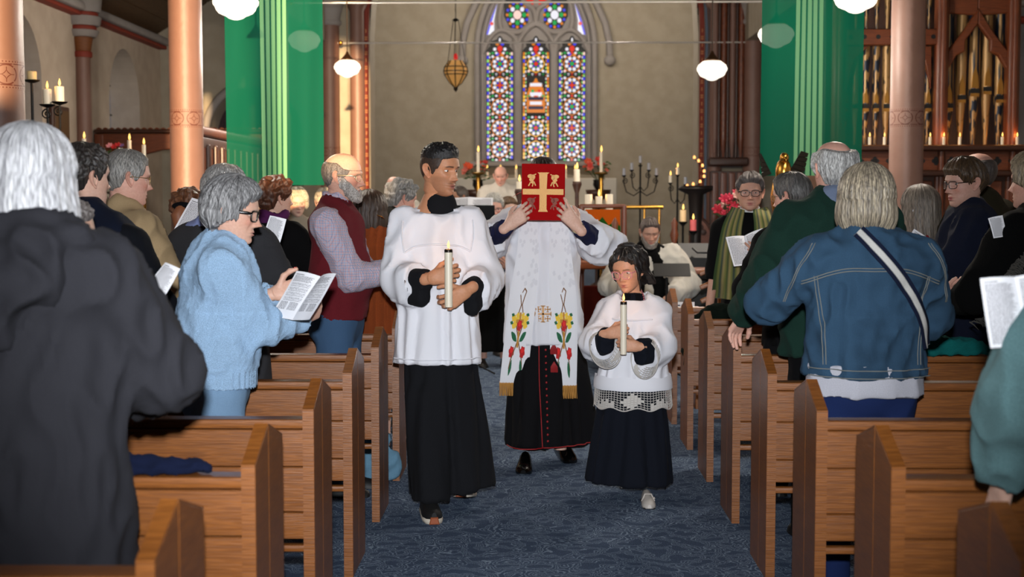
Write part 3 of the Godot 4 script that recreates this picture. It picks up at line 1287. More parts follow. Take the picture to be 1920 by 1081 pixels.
func build_room() -> void:
	M.wall = paint("wall",Color(.61,.575,.51))
	M.wall_cool = paint("wall_cool",Color(.7,.645,.58))
	M.stone = paint("stone",Color(.56,.54,.53))
	M.pink = paint("pink",Color(.475,.35,.305),.5)
	M.red_paint = paint("red_paint",Color(.5,.17,.1),.7)
	M.orange_paint = paint("orange_paint",Color(.74,.33,.16),.7)
	M.blue_paint = paint("blue_paint",Color(.42,.48,.56),.7)
	M.pew = wood("pew_wood",Color(.4,.225,.085),Color(.53,.315,.13),.36,.18)
	M.dark_wood = wood("dark_wood",Color(.16,.075,.035),Color(.27,.135,.065),.45,.15)
	M.red_wood = wood("red_wood",Color(.32,.15,.07),Color(.46,.23,.11),.45,.15)
	M.brass = mat(Color(.83,.62,.28),.25,1.0)
	M.iron = mat(Color(.05,.045,.042),.5,.6)
	M.wax = mat(Color(.93,.89,.8),.5)
	M.gilt = mat(Color(.72,.53,.25),.4,.75)
	M.black = mat(Color(.03,.03,.032),.6)
	var f := MB.new()
	for i in 2:
		f.pt(Vector3(-6,0,6.5 - i * 22.0),Vector2(-6,6.5 - i * 22.0))
		f.pt(Vector3(6,0,6.5 - i * 22.0),Vector2(6,6.5 - i * 22.0))
	f.quad(0,2,3,1)
	for i in 2:
		f.pt(Vector3(-6,-.2,6.5 - i * 22.0))
		f.pt(Vector3(6,-.2,6.5 - i * 22.0))
	f.quad(4,5,7,6)
	M.carpet = carpet()
	struct("floor",f,M.carpet)
	var st := MB.new()
	for e in [[.15,-15.2,-15.6],[.3,-15.6,-26.0]]:
		var b := st.v.size()
		for p in [[e[1],.0],[e[1],e[0]],[e[2],e[0]],[e[2],.0]]:
			st.pt(Vector3(-5.4,p[1],p[0]),Vector2(-5.4,p[0] + p[1]))
			st.pt(Vector3(5.5,p[1],p[0]),Vector2(5.5,p[0] + p[1]))
		for i in 3:
			st.quad(b + i * 2,b + i * 2 + 2,b + i * 2 + 3,b + i * 2 + 1)
	struct("floor_chancel",st,M.carpet)
	for s in [-1.0,1.0]:
		var w := MB.new()
		w.xf = Transform3D(Basis(Vector3.UP,-s * PI / 2),Vector3(-5.46 if s < 0 else 5.6,0,0))
		var op := []
		for zc in [.5,-3.3,-7.1,-10.9,-14.7,-18.5]:
			op.append([zc * s,1.36,1.55,2.78,.52])
		op.sort_custom(func(a,b): return a[0] < b[0])
		arched_wall(w,-20.5 if s > 0 else -6.5,6.5 if s > 0 else 20.5,4.0,op,.45)
		struct("wall_left" if s < 0 else "wall_right",w,M.wall_cool)
		var n := 0
		for zc in [-18.5,-14.7,-10.9,-7.1,-3.3,.5]:
			n += 1
			var g := MB.new()
			g.xf = w.xf
			var pts := PackedVector2Array([Vector2((zc * s) - .68,1.55),Vector2((zc * s) + .68,1.55)])
			pts.append_array(PackedVector2Array(arch_pts((zc * s),1.36,2.78,.52)))
			g.prism(pts,-.4,-.41)
			var wd := struct("window_%d" % (n + (1 if s < 0 else 11)),g,glass_side())
			var bars := MB.new()
			bars.xf = w.xf
			for q in 4:
				bars.box(Vector3((zc * s),1.85 + q * .4,-.395),Vector3(1.34,.02,.03),.003)
			for q in [-.34,.0,.34]:
				bars.box(Vector3((zc * s) + q,2.3,-.395),Vector3(.02,1.5,.03),.003)
			obj("glazing_bar",bars,M.iron,wd)
	var c := MB.new()
	c.box(Vector3(0,6.7,-7),Vector3(7.2,.2,27.5),.01)
	struct("ceiling",c,M.dark_wood)
	for s in [-1.0,1.0]:
		var k := MB.new()
		var xo := -5.95 if s < 0 else 6.1
		var poly := PackedVector2Array([Vector2(xo,3.75),Vector2(s * 3.1,5.35),Vector2(s * 3.1,5.5),Vector2(xo,3.95)])
		k.prism(poly,6.6,-20.5)
		struct("ceiling_aisle",k,wood("aisle_ceiling",Color(.23,.16,.09),Color(.33,.24,.15),.6,.0))
		var cl := MB.new()
		cl.box(Vector3(s * 3.12,5.2,-7),Vector3(.24,2.9,27.0),.01)
		struct("wall_clerestory",cl,M.wall)
		if s < 0:
			for i in 9:
				var bd := MB.new()
				var t0 := i / 9.0
				var t1 := (i + .94) / 9.0
				var a := Vector2(-5.46,3.88).lerp(Vector2(-3.2,5.26),t0)
				var b := Vector2(-5.46,3.88).lerp(Vector2(-3.2,5.26),t1)
				bd.prism(PackedVector2Array([a + Vector2(0,-.02),b + Vector2(0,-.02),b + Vector2(0,.02),a + Vector2(0,.02)]),-12.0,-20.1,.004)
				struct("plank",bd,wood("aisle_ceiling",Color.BLACK,Color.WHITE),get_node("ceiling_aisle"))
	var wp := MB.new()
	wp.box(Vector3(-5.38,3.76,-7),Vector3(.18,.1,26.4),.02)
	var wpo := struct("trim_1",wp,M.stone)
	var wr := MB.new()
	wr.box(Vector3(-5.4,3.68,-7),Vector3(.13,.05,26.4),.01)
	obj("red_moulding",wr,M.red_paint,wpo)
	var ww := MB.new()
	ww.xf = Transform3D(Basis(Vector3.UP,PI),Vector3(0,0,6.0))
	arched_wall(ww,-6.2,6.0,7.0,[[-.62,.86,2.35,4.6,.8],[.36,.86,2.45,4.6,.8],[1.22,.46,2.78,4.2,.8]],.5)
	struct("wall_west",ww,M.wall)
	for e in [[-.62,.86,2.35,4.6],[.36,.86,2.45,4.6],[1.22,.46,2.78,4.2]]:
		var g := MB.new()
		g.xf = ww.xf
		var pts := PackedVector2Array([Vector2(e[0] - e[1] / 2,e[2]),Vector2(e[0] + e[1] / 2,e[2])])
		pts.append_array(PackedVector2Array(arch_pts(e[0],e[1],e[3],.8)))
		g.prism(pts,-.3,-.31)
		struct("window_31",g,glass_side())
	var ca := MB.new()
	ca.xf = Transform3D(Basis(),Vector3(0,0,-20.3))
	arched_wall(ca,-5.9,6.1,7.0,[[-4.08,1.38,.0,2.45,.5],[-.02,4.76,.0,3.9,.75]],.6)
	struct("wall_chancel_arch",ca,M.wall)
	var ap := []
	ap.append(Vector2(2.36,.3))
	ap.append_array(arch_pts(-.02,4.76,3.9,.75,14))
	ap.append(Vector2(-2.4,.3))
	arch_band("band_red",ap,.02,.09,.03,M.red_paint)
	arch_band("band_blue",ap,.1,.135,.05,M.blue_paint)
	arch_band("band_orange",ap,.145,.23,.03,M.orange_paint)
	arch_motifs(ap)
	var ch := MB.new()
	ch.box(Vector3(-4.1,1.7,-22.3),Vector3(2.0,3.4,.2),.01)
	struct("wall_chapel",ch,M.dark_wood)
	var hood := MB.new()
	var hp := []
	for p in arch_pts(-4.08,1.46,2.45,.5,10):
		hp.append(Vector3(p.x,p.y,-20.27))
	hood.tube(hp,.06,8)
	struct("trim_2",hood,M.stone)
	for s in [-1.0,1.0]:
		var cw := MB.new()
		cw.box(Vector3(s * 3.3,3.5,-23.4),Vector3(.3,7.0,6.0),.01)
		struct("wall_chancel",cw,M.wall)
	var ew := MB.new()
	ew.box(Vector3(0,3.5,-26.25),Vector3(7.0,7.0,.5),.01)
	struct("wall_east",ew,M.wall)
	var cc := MB.new()
	cc.box(Vector3(0,7.0,-23.4),Vector3(7.0,.2,6.4),.01)
	struct("ceiling_chancel",cc,M.dark_wood)
	var z := -7.65
	for i in 4:
		for s in [-1.0,1.0]:
			column(Vector3(-2.96 if s < 0 else 3.13,0,z - i * 4.15),.14,s,i)
	for s in [-1.0,1.0]:
		var pm := MB.new()
		pm.xf = Transform3D(Basis(),Vector3(s * 2.58 - (.0 if s < 0 else -.02),0,-20.25))
		pm.lathe([Vector2(.14,0),Vector2(.14,.25),Vector2(.115,.3),Vector2(.105,4.2),Vector2(.15,4.3),Vector2(.17,4.6)],24)
		struct("column",pm,M.pink)
	for zz in [-15.95,-20.05]:
		var r := MB.new()
		r.tube([Vector3(-3.0,3.73,zz),Vector3(3.1,3.73,zz)],.011,8)
		var ro := struct("trim_3",r,mat(Color(.75,.73,.7),.35,.3))
		var kn := MB.new()
		kn.ball(Vector3(-2.79,3.73,zz),Vector3(.035,.035,.035),10)
		obj("collar",kn,M.brass,ro)
	var rp := MB.new()
	rp.xf = Transform3D(Basis(),Vector3(-5.4,0,-16.6))
	rp.lathe([Vector2(.13,0),Vector2(.13,.3),Vector2(.1,.34),Vector2(.093,3.18)],20)
	var rpo := struct("column",rp,M.pink)
	for e in [[3.18,3.25,.115,.115,M.red_paint],[3.25,3.42,.1,.125,wood("capital_gold",Color(.36,.19,.07),Color(.5,.29,.11),.6,.0)],[3.42,3.5,.17,.2,M.stone],[3.5,3.55,.17,.17,M.red_paint],[3.55,3.66,.21,.23,M.stone],[3.66,3.71,.19,.19,M.red_paint],[3.71,3.9,.22,.24,M.stone]]:
		var k := MB.new()
		k.xf = rp.xf
		k.lathe([Vector2(e[2] - .01,e[0]),Vector2(e[2],e[0] + .01),Vector2(e[3],e[1] - .01),Vector2(e[3] - .01,e[1])],20)
		obj("capital_moulding",k,e[4],rpo)
func glass_side() -> StandardMaterial3D:
	if not mats.has("side_glass"):
		mats["side_glass"] = pane(Color(.75,.85,1.0),.25)
	return mats["side_glass"]
func column(at: Vector3,r: float,s: float,i: int) -> void:
	var m := MB.new()
	m.xf = Transform3D(Basis(),at)
	m.lathe([Vector2(r * 1.5,0),Vector2(r * 1.5,.2),Vector2(r * 1.15,.28),Vector2(r,.34),Vector2(r,4.0)],40)
	var o := struct("column",m,M.pink)
	var cp := MB.new()
	cp.xf = m.xf
	cp.lathe([Vector2(r * 1.02,3.98),Vector2(r * 1.25,4.0),Vector2(r * 1.25,4.04),Vector2(r * 1.05,4.07),Vector2(r * 1.6,4.35),Vector2(r * 1.75,4.4),Vector2(r * 1.75,4.5)],32)
	obj("capital",cp,M.stone,o)
	var b := MB.new()
	b.xf = m.xf
	var rows := []
	for y in [2.255,2.095]:
		var row := PackedVector3Array()
		for k in 41:
			var a := TAU * k / 40.0 + .35
			row.append(Vector3(cos(a) * (r + .0015),y,sin(a) * (r + .0015)))
		rows.append(row)
	b.rows(rows,false,false,Vector2(6,1))
	obj("stencil_band",b,stencil(),o)
func stencil() -> StandardMaterial3D:
	if mats.has("stencil"):
		return mats["stencil"]
	var w := 160
	var h := 192
	var im := Image.create(w,h,false,Image.FORMAT_RGBA8)
	var bg := Color(.475,.35,.305)
	var ink := Color(.33,.15,.09)
	im.fill(bg)
	var c := Vector2(w / 2.0,h / 2.0)
	for y in h:
		for x in w:
			var p := Vector2(x,y) - c
			var on := false
			var d := p.length()
			if absf(d - 64.0) < 4.5:
				on = absf(fmod(absf(p.angle()),PI / 2) - PI / 4) > .06
			if absf(absf(p.y) - 68.0) < 3.5 and absf(absf(p.x) - 40) > 3:
				on = true
			if absf(absf(p.y) - 84.0) < 5.0 and fmod(x + 4.0,20.0) < 10.0 and Vector2(fmod(x + 4.0,20.0) - 5.0,absf(p.y) - 84.0).length() < 5.0:
				on = true
			var q := p.rotated(PI / 4)
			var star := pow(absf(p.x) / 40.0,.62) + pow(absf(p.y) / 40.0,.62)
			if absf(star - .92) < .1 and d > 6.0:
				on = true
			if (absf(p.x) < 2.5 or absf(p.y) < 2.5) and d > 30.0 and d < 50.0:
				on = true
			if on:
				im.set_pixel(x,y,ink)
	var m := StandardMaterial3D.new()
	m.albedo_texture = ImageTexture.create_from_image(im)
	m.roughness = .55
	m.cull_mode = BaseMaterial3D.CULL_DISABLED
	mats["stencil"] = m
	return m
func arch_band(called: String,ap: Array,o0: float,o1: float,deep: float,m: Material) -> void:
	var b := MB.new()
	var rr := []
	for e in [[o0,-.3],[o0,deep],[o1,deep],[o1,-.01]]:
		var row := PackedVector3Array()
		for i in ap.size():
			var d: Vector2 = (ap[mini(i + 1,ap.size() - 1)] - ap[maxi(i - 1,0)]).normalized()
			var n := Vector2(d.y,-d.x)
			row.append(Vector3(ap[i].x + n.x * e[0],ap[i].y + n.y * e[0],-20.3 + e[1]))
		rr.append(row)
	b.rows(rr,false,false)
	var o := struct(called,b,m)
	o.name = "trim_%s" % called
func arch_motifs(ap: Array) -> void:
	var a := MB.new()
	var c := MB.new()
	for s in [-1.0,1.0]:
		var x0: float = 2.36 if s > 0 else -2.4
		for i in 26:
			var y := 1.3 + i * .105
			if y > 3.95:
				break
			a.xf = Transform3D(Basis(),Vector3(x0 + s * .055,y,-20.268))
			if i % 2 == 0:
				for k in 4:
					var t := TAU * k / 4 + PI / 4
					a.ball(Vector3(cos(t) * .014,sin(t) * .022,0),Vector3(.009,.013,.003),6)
			else:
				a.box(Vector3.ZERO,Vector3(.012,.05,.004),.001)
			for k in 2:
				c.xf = Transform3D(Basis(),Vector3(x0 + s * .187,y + k * .0525,-20.268))
				c.prism(PackedVector2Array([Vector2(-.03,0),Vector2(.03,-.018),Vector2(.03,.018)]),0,.004)
	var o := obj("trim_stencil",a,mat(Color(.78,.55,.36),.8))
	tag(o,"","","","structure")
	o = obj("trim_chevron",c,mat(Color(.62,.22,.1),.8))
	tag(o,"","","","structure")
const GLASS := {"w":Color(.86,.86,.9),"p":Color(.92,.78,.74),"b":Color(.22,.22,.85),"o":Color(.8,.45,.1),"y":Color(.95,.7,.18),"r":Color(.8,.16,.1),"g":Color(.1,.6,.28),"l":Color(.55,.85,.45),"d":Color(.1,.07,.2)}
func glass_mat(k: String) -> StandardMaterial3D:
	var key := "glass " + k
	if not mats.has(key):
		var m := StandardMaterial3D.new()
		m.albedo_color = GLASS[k] * .5
		m.albedo_color.a = 1.0
		m.emission_enabled = true
		m.emission = GLASS[k]
		m.emission_energy_multiplier = 1.05
		m.roughness = .2
		mats[key] = m
	return mats[key]
class Glass:
	var by := {}
	func put(k: String,poly: PackedVector2Array,z: float) -> void:
		if not by.has(k):
			by[k] = MB.new()
		var m: MB = by[k]
		m.prism(poly,z,z + .006)
func blob(c: Vector2,rx: float,ry: float,n := 8,turn := .0) -> PackedVector2Array:
	var p := PackedVector2Array()
	for i in n:
		var a := TAU * i / n + turn
		p.append(c + Vector2(rx * cos(a),ry * sin(a)))
	return p
func glass_part(called: String,g: Glass,parent: Node3D) -> MeshInstance3D:
	var l := []
	for k in g.by:
		l.append([g.by[k],glass_mat(k)])
	return multi(called,l,parent)
func medallion(c: Vector2,r: float,z: float,ring: String,mid: String,star: String) -> Glass:
	var g := Glass.new()
	g.put(mid,blob(c,r * .22,r * .22,8),z + .004)
	for i in 8:
		var a := TAU * i / 8
		g.put(star if i % 2 == 0 else "b",blob(c + Vector2(cos(a),sin(a)) * r * .34,r * .1,r * .1,5,a),z + .002)
	for i in 8:
		var a := TAU * (i + .5) / 8
		g.put("w",blob(c + Vector2(cos(a),sin(a)) * r * .6,r * .19,r * .19,8),z + .002)
	for i in 8:
		var a := TAU * i / 8
		var d := Vector2(cos(a),sin(a))
		var t := Vector2(-d.y,d.x)
		var p := PackedVector2Array()
		for k in 7:
			var b := a + TAU / 8 * (k / 6.0 - .5)
			p.append(c + Vector2(cos(b),sin(b)) * r * (.84 + .1 * cos((k / 6.0 - .5) * PI)))
		for k in range(6,-1,-1):
			var b := a + TAU / 8 * (k / 6.0 - .5)
			p.append(c + Vector2(cos(b),sin(b)) * r * (.76 + .08 * cos((k / 6.0 - .5) * PI)))
		g.put(ring,p,z)
	for i in 4:
		var a := TAU * (i + .5) / 4
		g.put("p" if i % 2 == 0 else "w",blob(c + Vector2(cos(a),sin(a)) * r * 1.08,r * .15,r * .15,6),z)
	return g
func light_shape(c: float,w: float,y0: float,y1: float) -> PackedVector2Array:
	var h := w / 2
	var p := PackedVector2Array([Vector2(c - h,y0),Vector2(c + h,y0),Vector2(c + h,y1 - .36),Vector2(c + h * .98,y1 - .28),Vector2(c + h * .8,y1 - .22),Vector2(c + h * .7,y1 - .2),Vector2(c + h * .72,y1 - .12),Vector2(c + h * .45,y1 - .09),Vector2(c + h * .22,y1 - .07),Vector2(c + h * .12,y1 - .02),Vector2(c,y1)])
	for i in range(p.size() - 2,1,-1):
		p.append(Vector2(2 * c - p[i].x,p[i].y))
	return p
func build_window() -> void:
	var z := -25.99
	var stone: Material = M.stone
	var fr := MB.new()
	var out := PackedVector2Array([Vector2(-1.08,2.12),Vector2(1.11,2.12)])
	out.append_array(PackedVector2Array(arch_pts(.015,2.19,4.25,.95,14)))
	fr.prism(out,-26.02,z,.0)
	var win := struct("window_1",fr,stone)
	tag(win,"three-light stained glass window with stone tracery in the east wall","","","structure")
	var sur := MB.new()
	for k in [[2.19,.055,.0],[1.98,.03,.0]]:
		var pts := [Vector3(.015 + k[0] / 2,2.12,z + .03)]
		for p in arch_pts(.015,k[0],4.25,.95,14):
			pts.append(Vector3(p.x,p.y,z + .03))
		pts.append(Vector3(.015 - k[0] / 2,2.12,z + .03))
		sur.tube(pts,k[1],8)
	obj("surround",sur,stone,win)
	var sill := MB.new()
	sill.box(Vector3(.015,2.14,z + .06),Vector3(2.5,.09,.18),.02)
	obj("sill",sill,stone,win)
	for x in [-.32,.35]:
		var mu := MB.new()
		mu.prism(PackedVector2Array([Vector2(x - .075,2.15),Vector2(x + .075,2.15),Vector2(x + .06,4.15),Vector2(x + .1,4.45),Vector2(x,4.32),Vector2(x - .1,4.45),Vector2(x - .06,4.15)]),z,z + .09,.025)
		obj("mullion",mu,stone,win)
	var tr := MB.new()
	var ribs := [
		[Vector2(-.32,4.1),Vector2(-.36,4.45),Vector2(-.6,4.62),Vector2(-.82,4.5),Vector2(-.98,4.2)],
		[Vector2(-.32,4.1),Vector2(-.28,4.45),Vector2(.015,4.72),Vector2(.31,4.45),Vector2(.35,4.1)],
		[Vector2(.35,4.1),Vector2(.39,4.45),Vector2(.63,4.62),Vector2(.85,4.5),Vector2(1.01,4.2)],
		[Vector2(-.62,4.62),Vector2(-.66,4.85),Vector2(-.58,5.2),Vector2(-.38,5.5)],
		[Vector2(.65,4.62),Vector2(.69,4.85),Vector2(.61,5.2),Vector2(.41,5.5)],
		[Vector2(.015,4.72),Vector2(-.03,5.0),Vector2(-.22,5.15),Vector2(-.3,5.5)],
		[Vector2(.015,4.72),Vector2(.06,5.0),Vector2(.25,5.15),Vector2(.33,5.5)],
		[Vector2(-.6,4.62),Vector2(-.3,4.58),Vector2(.015,4.75),Vector2(.33,4.58),Vector2(.63,4.62)]]
	for r in ribs:
		var cv := Curve3D.new()
		for i in r.size():
			var d: Vector2 = (r[mini(i + 1,r.size() - 1)] - r[maxi(i - 1,0)]) * .18
			cv.add_point(Vector3(r[i].x,r[i].y,z + .03),Vector3(-d.x,-d.y,0),Vector3(d.x,d.y,0))
		cv.bake_interval = .05
		tr.tube(Array(cv.get_baked_points()),.045,6)
	obj("tracery",tr,stone,win)
	var lead := mat(Color(.03,.03,.035),.6)
	var n := 0
	for c in [-.655,.015,.685]:
		var sh := light_shape(c,.51,2.22,4.52)
		var pl := MB.new()
		pl.prism(sh,z,z + .012)
		var light := obj("lancet_light",pl,lead,win)
		var zz := z + .012
		for i in 5:
			var y := 2.42 + i * .395
			if n == 1 and (i == 2 or i == 3):
				continue
			var md := medallion(Vector2(c,y),.175,zz,"o" if n != 1 else "y",["g","r","g","r","g"][i] if n != 1 else "r",["r","o","r","o","r"][i] if n != 1 else "g")
			glass_part("medallion",md,light)
		if n == 1:
			var g := Glass.new()
			g.put("o",light_shape(c,.34,3.1,3.74),zz)
			for i in 6:
				g.put(["d","w","d","w","o","w"][i],rect(c - .14 + (.03 if i % 2 else .0),c + .14 - (.03 if i % 2 else .0),3.16 + i * .085,3.22 + i * .085),zz + .004)
			g.put("g",blob(Vector2(c - .06,3.5),.03,.03),zz + .008)
			g.put("r",blob(Vector2(c + .06,3.5),.03,.03),zz + .008)
			glass_part("shield_panel",g,light)
		var bd := Glass.new()
		var edge := ["b","p","b","l"] if n != 1 else ["y","b","o","w"]
		for i in 30:
			var y := 2.245 + i * .066
			if y > 4.16:
				break
			for s in [-1.0,1.0]:
				bd.put(edge[i % 4] if n != 1 or i % 2 == 0 else edge[(i / 2) % 4],rect(c + s * .222 - .018,c + s * .222 + .018,y,y + .055),zz)
				bd.put(["w","l","w","o"][i % 4],blob(Vector2(c + s * .188,y + .028),.012,.024,5),zz)
		for i in 6:
			var y := 2.225 + i * .395
			for k in 5:
				bd.put(["g","w","r","w","g"][k],blob(Vector2(c + (k - 2) * .066,y),.026,.022,6),zz + .002)
		bd.put("r",blob(Vector2(c,4.28),.05,.06,8),zz + .002)
		for k in 6:
			var a := TAU * k / 6
			bd.put(["w","b","o"][k % 3],blob(Vector2(c + cos(a) * .095,4.27 + sin(a) * .11),.032,.032,7),zz)
		bd.put("w",blob(Vector2(c,4.44),.02,.04,6),zz)
		var bo := glass_part("border_glass",bd,light)
		tag(bo,"","","","stuff")
		var bar := MB.new()
		bar.box(Vector3(c,3.8,z + .03),Vector3(.5,.015,.02),.003)
		obj("saddle_bar",bar,M.iron,light)
		n += 1
	for s in [-1.0,1.0]:
		var c := Vector2(.015 + s * .345,4.9)
		var pl := MB.new()
		var poly := PackedVector2Array([Vector2(c.x - s * .2,c.y + .02),Vector2(c.x - s * .05,c.y + .28),Vector2(c.x + s * .24,c.y + .34),Vector2(c.x + s * .25,c.y - .02),Vector2(c.x + s * .14,c.y - .24),Vector2(c.x - s * .05,c.y - .26),Vector2(c.x - s * .2,c.y - .14)])
		pl.prism(poly,z,z + .012)
		var lo := obj("tracery_light",pl,lead,win)
		var g := Glass.new()
		g.put("w" if s > 0 else "p",blob(c,.075,.085,12),z + .012)
		for k in 8:
			var a := TAU * k / 8
			g.put("w" if k % 2 else "g",blob(c + Vector2(cos(a) * .125,sin(a) * .145),.04,.045,8),z + .012)
		for k in 16:
			var a := TAU * k / 16
			g.put("b" if k % 2 else "o",blob(c + Vector2(cos(a) * .19,sin(a) * .225),.028,.028,6),z + .012)
		glass_part("glass_rosette",g,lo)
		var sl := Glass.new()
		var t := Vector2(.015 + s * .82,4.8)
		sl.put("w",PackedVector2Array([t + Vector2(s * .1,-.26),t + Vector2(-s * .05,-.26),t + Vector2(-s * .04,.0),t + Vector2(-s * .1,.3),t + Vector2(.0,.05)]),z + .004)
		sl.put("b",PackedVector2Array([t + Vector2(s * .1,-.26),t + Vector2(s * .07,-.26),t + Vector2(-s * .01,.0),t + Vector2(-s * .1,.3),t + Vector2(s * .02,.02)]),z + .008)
		sl.put("r",blob(t + Vector2(.0,-.06),.035,.035),z + .012)
		glass_part("side_light",sl,win)
		var tp := Glass.new()
		tp.put("r",PackedVector2Array([Vector2(.015 + s * .05,5.08),Vector2(.015 + s * .3,5.24),Vector2(.015 + s * .24,5.6),Vector2(.015 + s * .05,5.6)]),z + .004)
		tp.put("w",blob(Vector2(.015 + s * .15,5.27),.06,.08),z + .012)
		tp.put("l",blob(Vector2(.015 + s * .24,5.25),.03,.03),z + .014)
		glass_part("top_light",tp,win)
	var hm := MB.new()
	for s in [-1.0,1.0]:
		var pts := []
		for p in [Vector2(1.37,4.12),Vector2(1.36,4.4),Vector2(1.28,4.75),Vector2(1.12,5.1),Vector2(.85,5.5),Vector2(.5,5.8)]:
			pts.append(Vector3(.015 + s * p.x,p.y,-25.96))
		hm.tube(pts,.065,8)
		hm.ball(Vector3(.015 + s * 1.37,4.06,-25.94),Vector3(.11,.1,.08),12)
	struct("trim_4",hm,stone)
	var al := AreaLight3D.new()
	al.name = "window_light"
	al.area_size = Vector2(1.85,2.4)
	al.light_energy = .22
	al.light_color = Color(.95,.9,.95)
	al.shadow_enabled = true
	al.position = Vector3(.015,3.4,-25.85)
	al.rotation.y = PI
	add_child(al,true)
func make_pew(s: float,x_in: float,label: String) -> Node3D:
	var o := thing("pew",label,"pew",Vector3.ZERO,.0,"pews beside the aisle")
	var x_out := s * 2.74
	var len := absf(x_out - x_in)
	var cx := (x_in + x_out) / 2
	for e in [x_in + s * .0185,x_out]:
		for k in 2:
			var m := MB.new()
			m.xf = Transform3D(Basis(Vector3.UP,PI / 2),Vector3(e,0,0))
			var poly := PackedVector2Array([Vector2(0,0),Vector2(0,.815),Vector2(.178,.892),Vector2(.178,0)]) if k == 0 else PackedVector2Array([Vector2(.179,0),Vector2(.179,.892),Vector2(.39,.828),Vector2(.39,0)])
			m.prism(poly,-.0185,.0185,.0025)
			var ed := MB.new()
			var o2 := obj("end_board",m,M.pew,o)
			if k == 0:
				ed.xf = m.xf
				ed.prism(PackedVector2Array([Vector2(-.003,0),Vector2(-.003,.8165),Vector2(.177,.8955),Vector2(.177,.8915),Vector2(.001,.813),Vector2(.001,0)]),-.018,.018,.0)
				obj("edge_strip",ed,M.pew,o2)
			else:
				ed.xf = m.xf
				ed.prism(PackedVector2Array([Vector2(.18,.8955),Vector2(.39,.8315),Vector2(.39,.8275),Vector2(.18,.8915)]),-.018,.018,.0)
				obj("edge_strip",ed,M.pew,o2)
	var i := 0
	for b in [["cap_rail",.745,.777,-.075,.075,M.pew],["back_board",.621,.744,-.045,.022,M.pew],["back_board",.47,.62,-.045,.022,M.pew],["back_board",.38,.469,-.04,.022,M.pew],["seat_rail",.335,.36,-.05,.03,M.pew]]:
		var m := MB.new()
		m.box(Vector3(cx,(b[1] + b[2]) / 2,b[3] + (.0 if i == 0 else .0)),Vector3(len - .03,b[2] - b[1],b[4] * (1.0 if i == 0 else 1.0)),.004,0,Vector2(i * 3.3 + s,i * 1.7))
		obj(b[0],m,b[5],o)
		i += 1
	var st := MB.new()
	st.box(Vector3(cx,.41,-.225),Vector3(len - .03,.03,.33),.006,0,Vector2(9,4))
	obj("seat",st,M.pew,o)
	return o
func build_pews() -> void:
	var ord := ["first","second","third","fourth","fifth","sixth","seventh","eighth"]
	for s in [-1.0,1.0]:
		var nm := "left" if s < 0 else "right"
		var proto: Node3D
		for k in 8:
			var z := -(2.58 + .945 * k)
			if s < 0 and k == 7:
				break
			var label := "varnished wooden pew with peaked end, %s from the camera along the %s of the aisle" % [ord[k],nm]
			if k == 0:
				proto = make_pew(s,-.72 if s < 0 else .912,label)
				proto.position.z = z
			else:
				dup(proto,Vector3(0,0,z),label)
func pendant(at: Vector3,label: String,e: float) -> void:
	var o := thing("pendant_lamp",label,"lamp",at,.0,"milk glass pendant lamps")
	var g := MB.new()
	g.lathe([Vector2(.05,.075),Vector2(.09,.07),Vector2(.135,.035),Vector2(.15,.0),Vector2(.147,-.02),Vector2(.135,-.035),Vector2(.128,-.055),Vector2(.112,-.075),Vector2(.085,-.088),Vector2(.07,-.093),Vector2(.045,-.11),Vector2(.02,-.118),Vector2(.003,-.12)],32,true)
	obj("globe",g,glow(Color(1.0,.97,.9),1.15),o)
	var c := MB.new()
	c.lathe([Vector2(.055,.072),Vector2(.075,.078),Vector2(.07,.09),Vector2(.04,.12),Vector2(.018,.15),Vector2(.012,.17)],24)
	obj("gallery",c,mat(Color(.25,.17,.1),.4,.7),o)
	var r := MB.new()
	r.tube([Vector3(0,.16,0),Vector3(0,6.62 - at.y,0)],.006,8)
	obj("rod",r,mat(Color(.16,.11,.07),.5,.5),o)
	var l := OmniLight3D.new()
	l.name = "lamp_light"
	l.light_color = Color(1.0,.95,.89)
	l.light_energy = e
	l.light_size = .1
	l.omni_range = 30.0
	l.omni_attenuation = 2.0
	l.shadow_enabled = true
	l.position = Vector3(0,-.02,0)
	o.add_child(l,true)
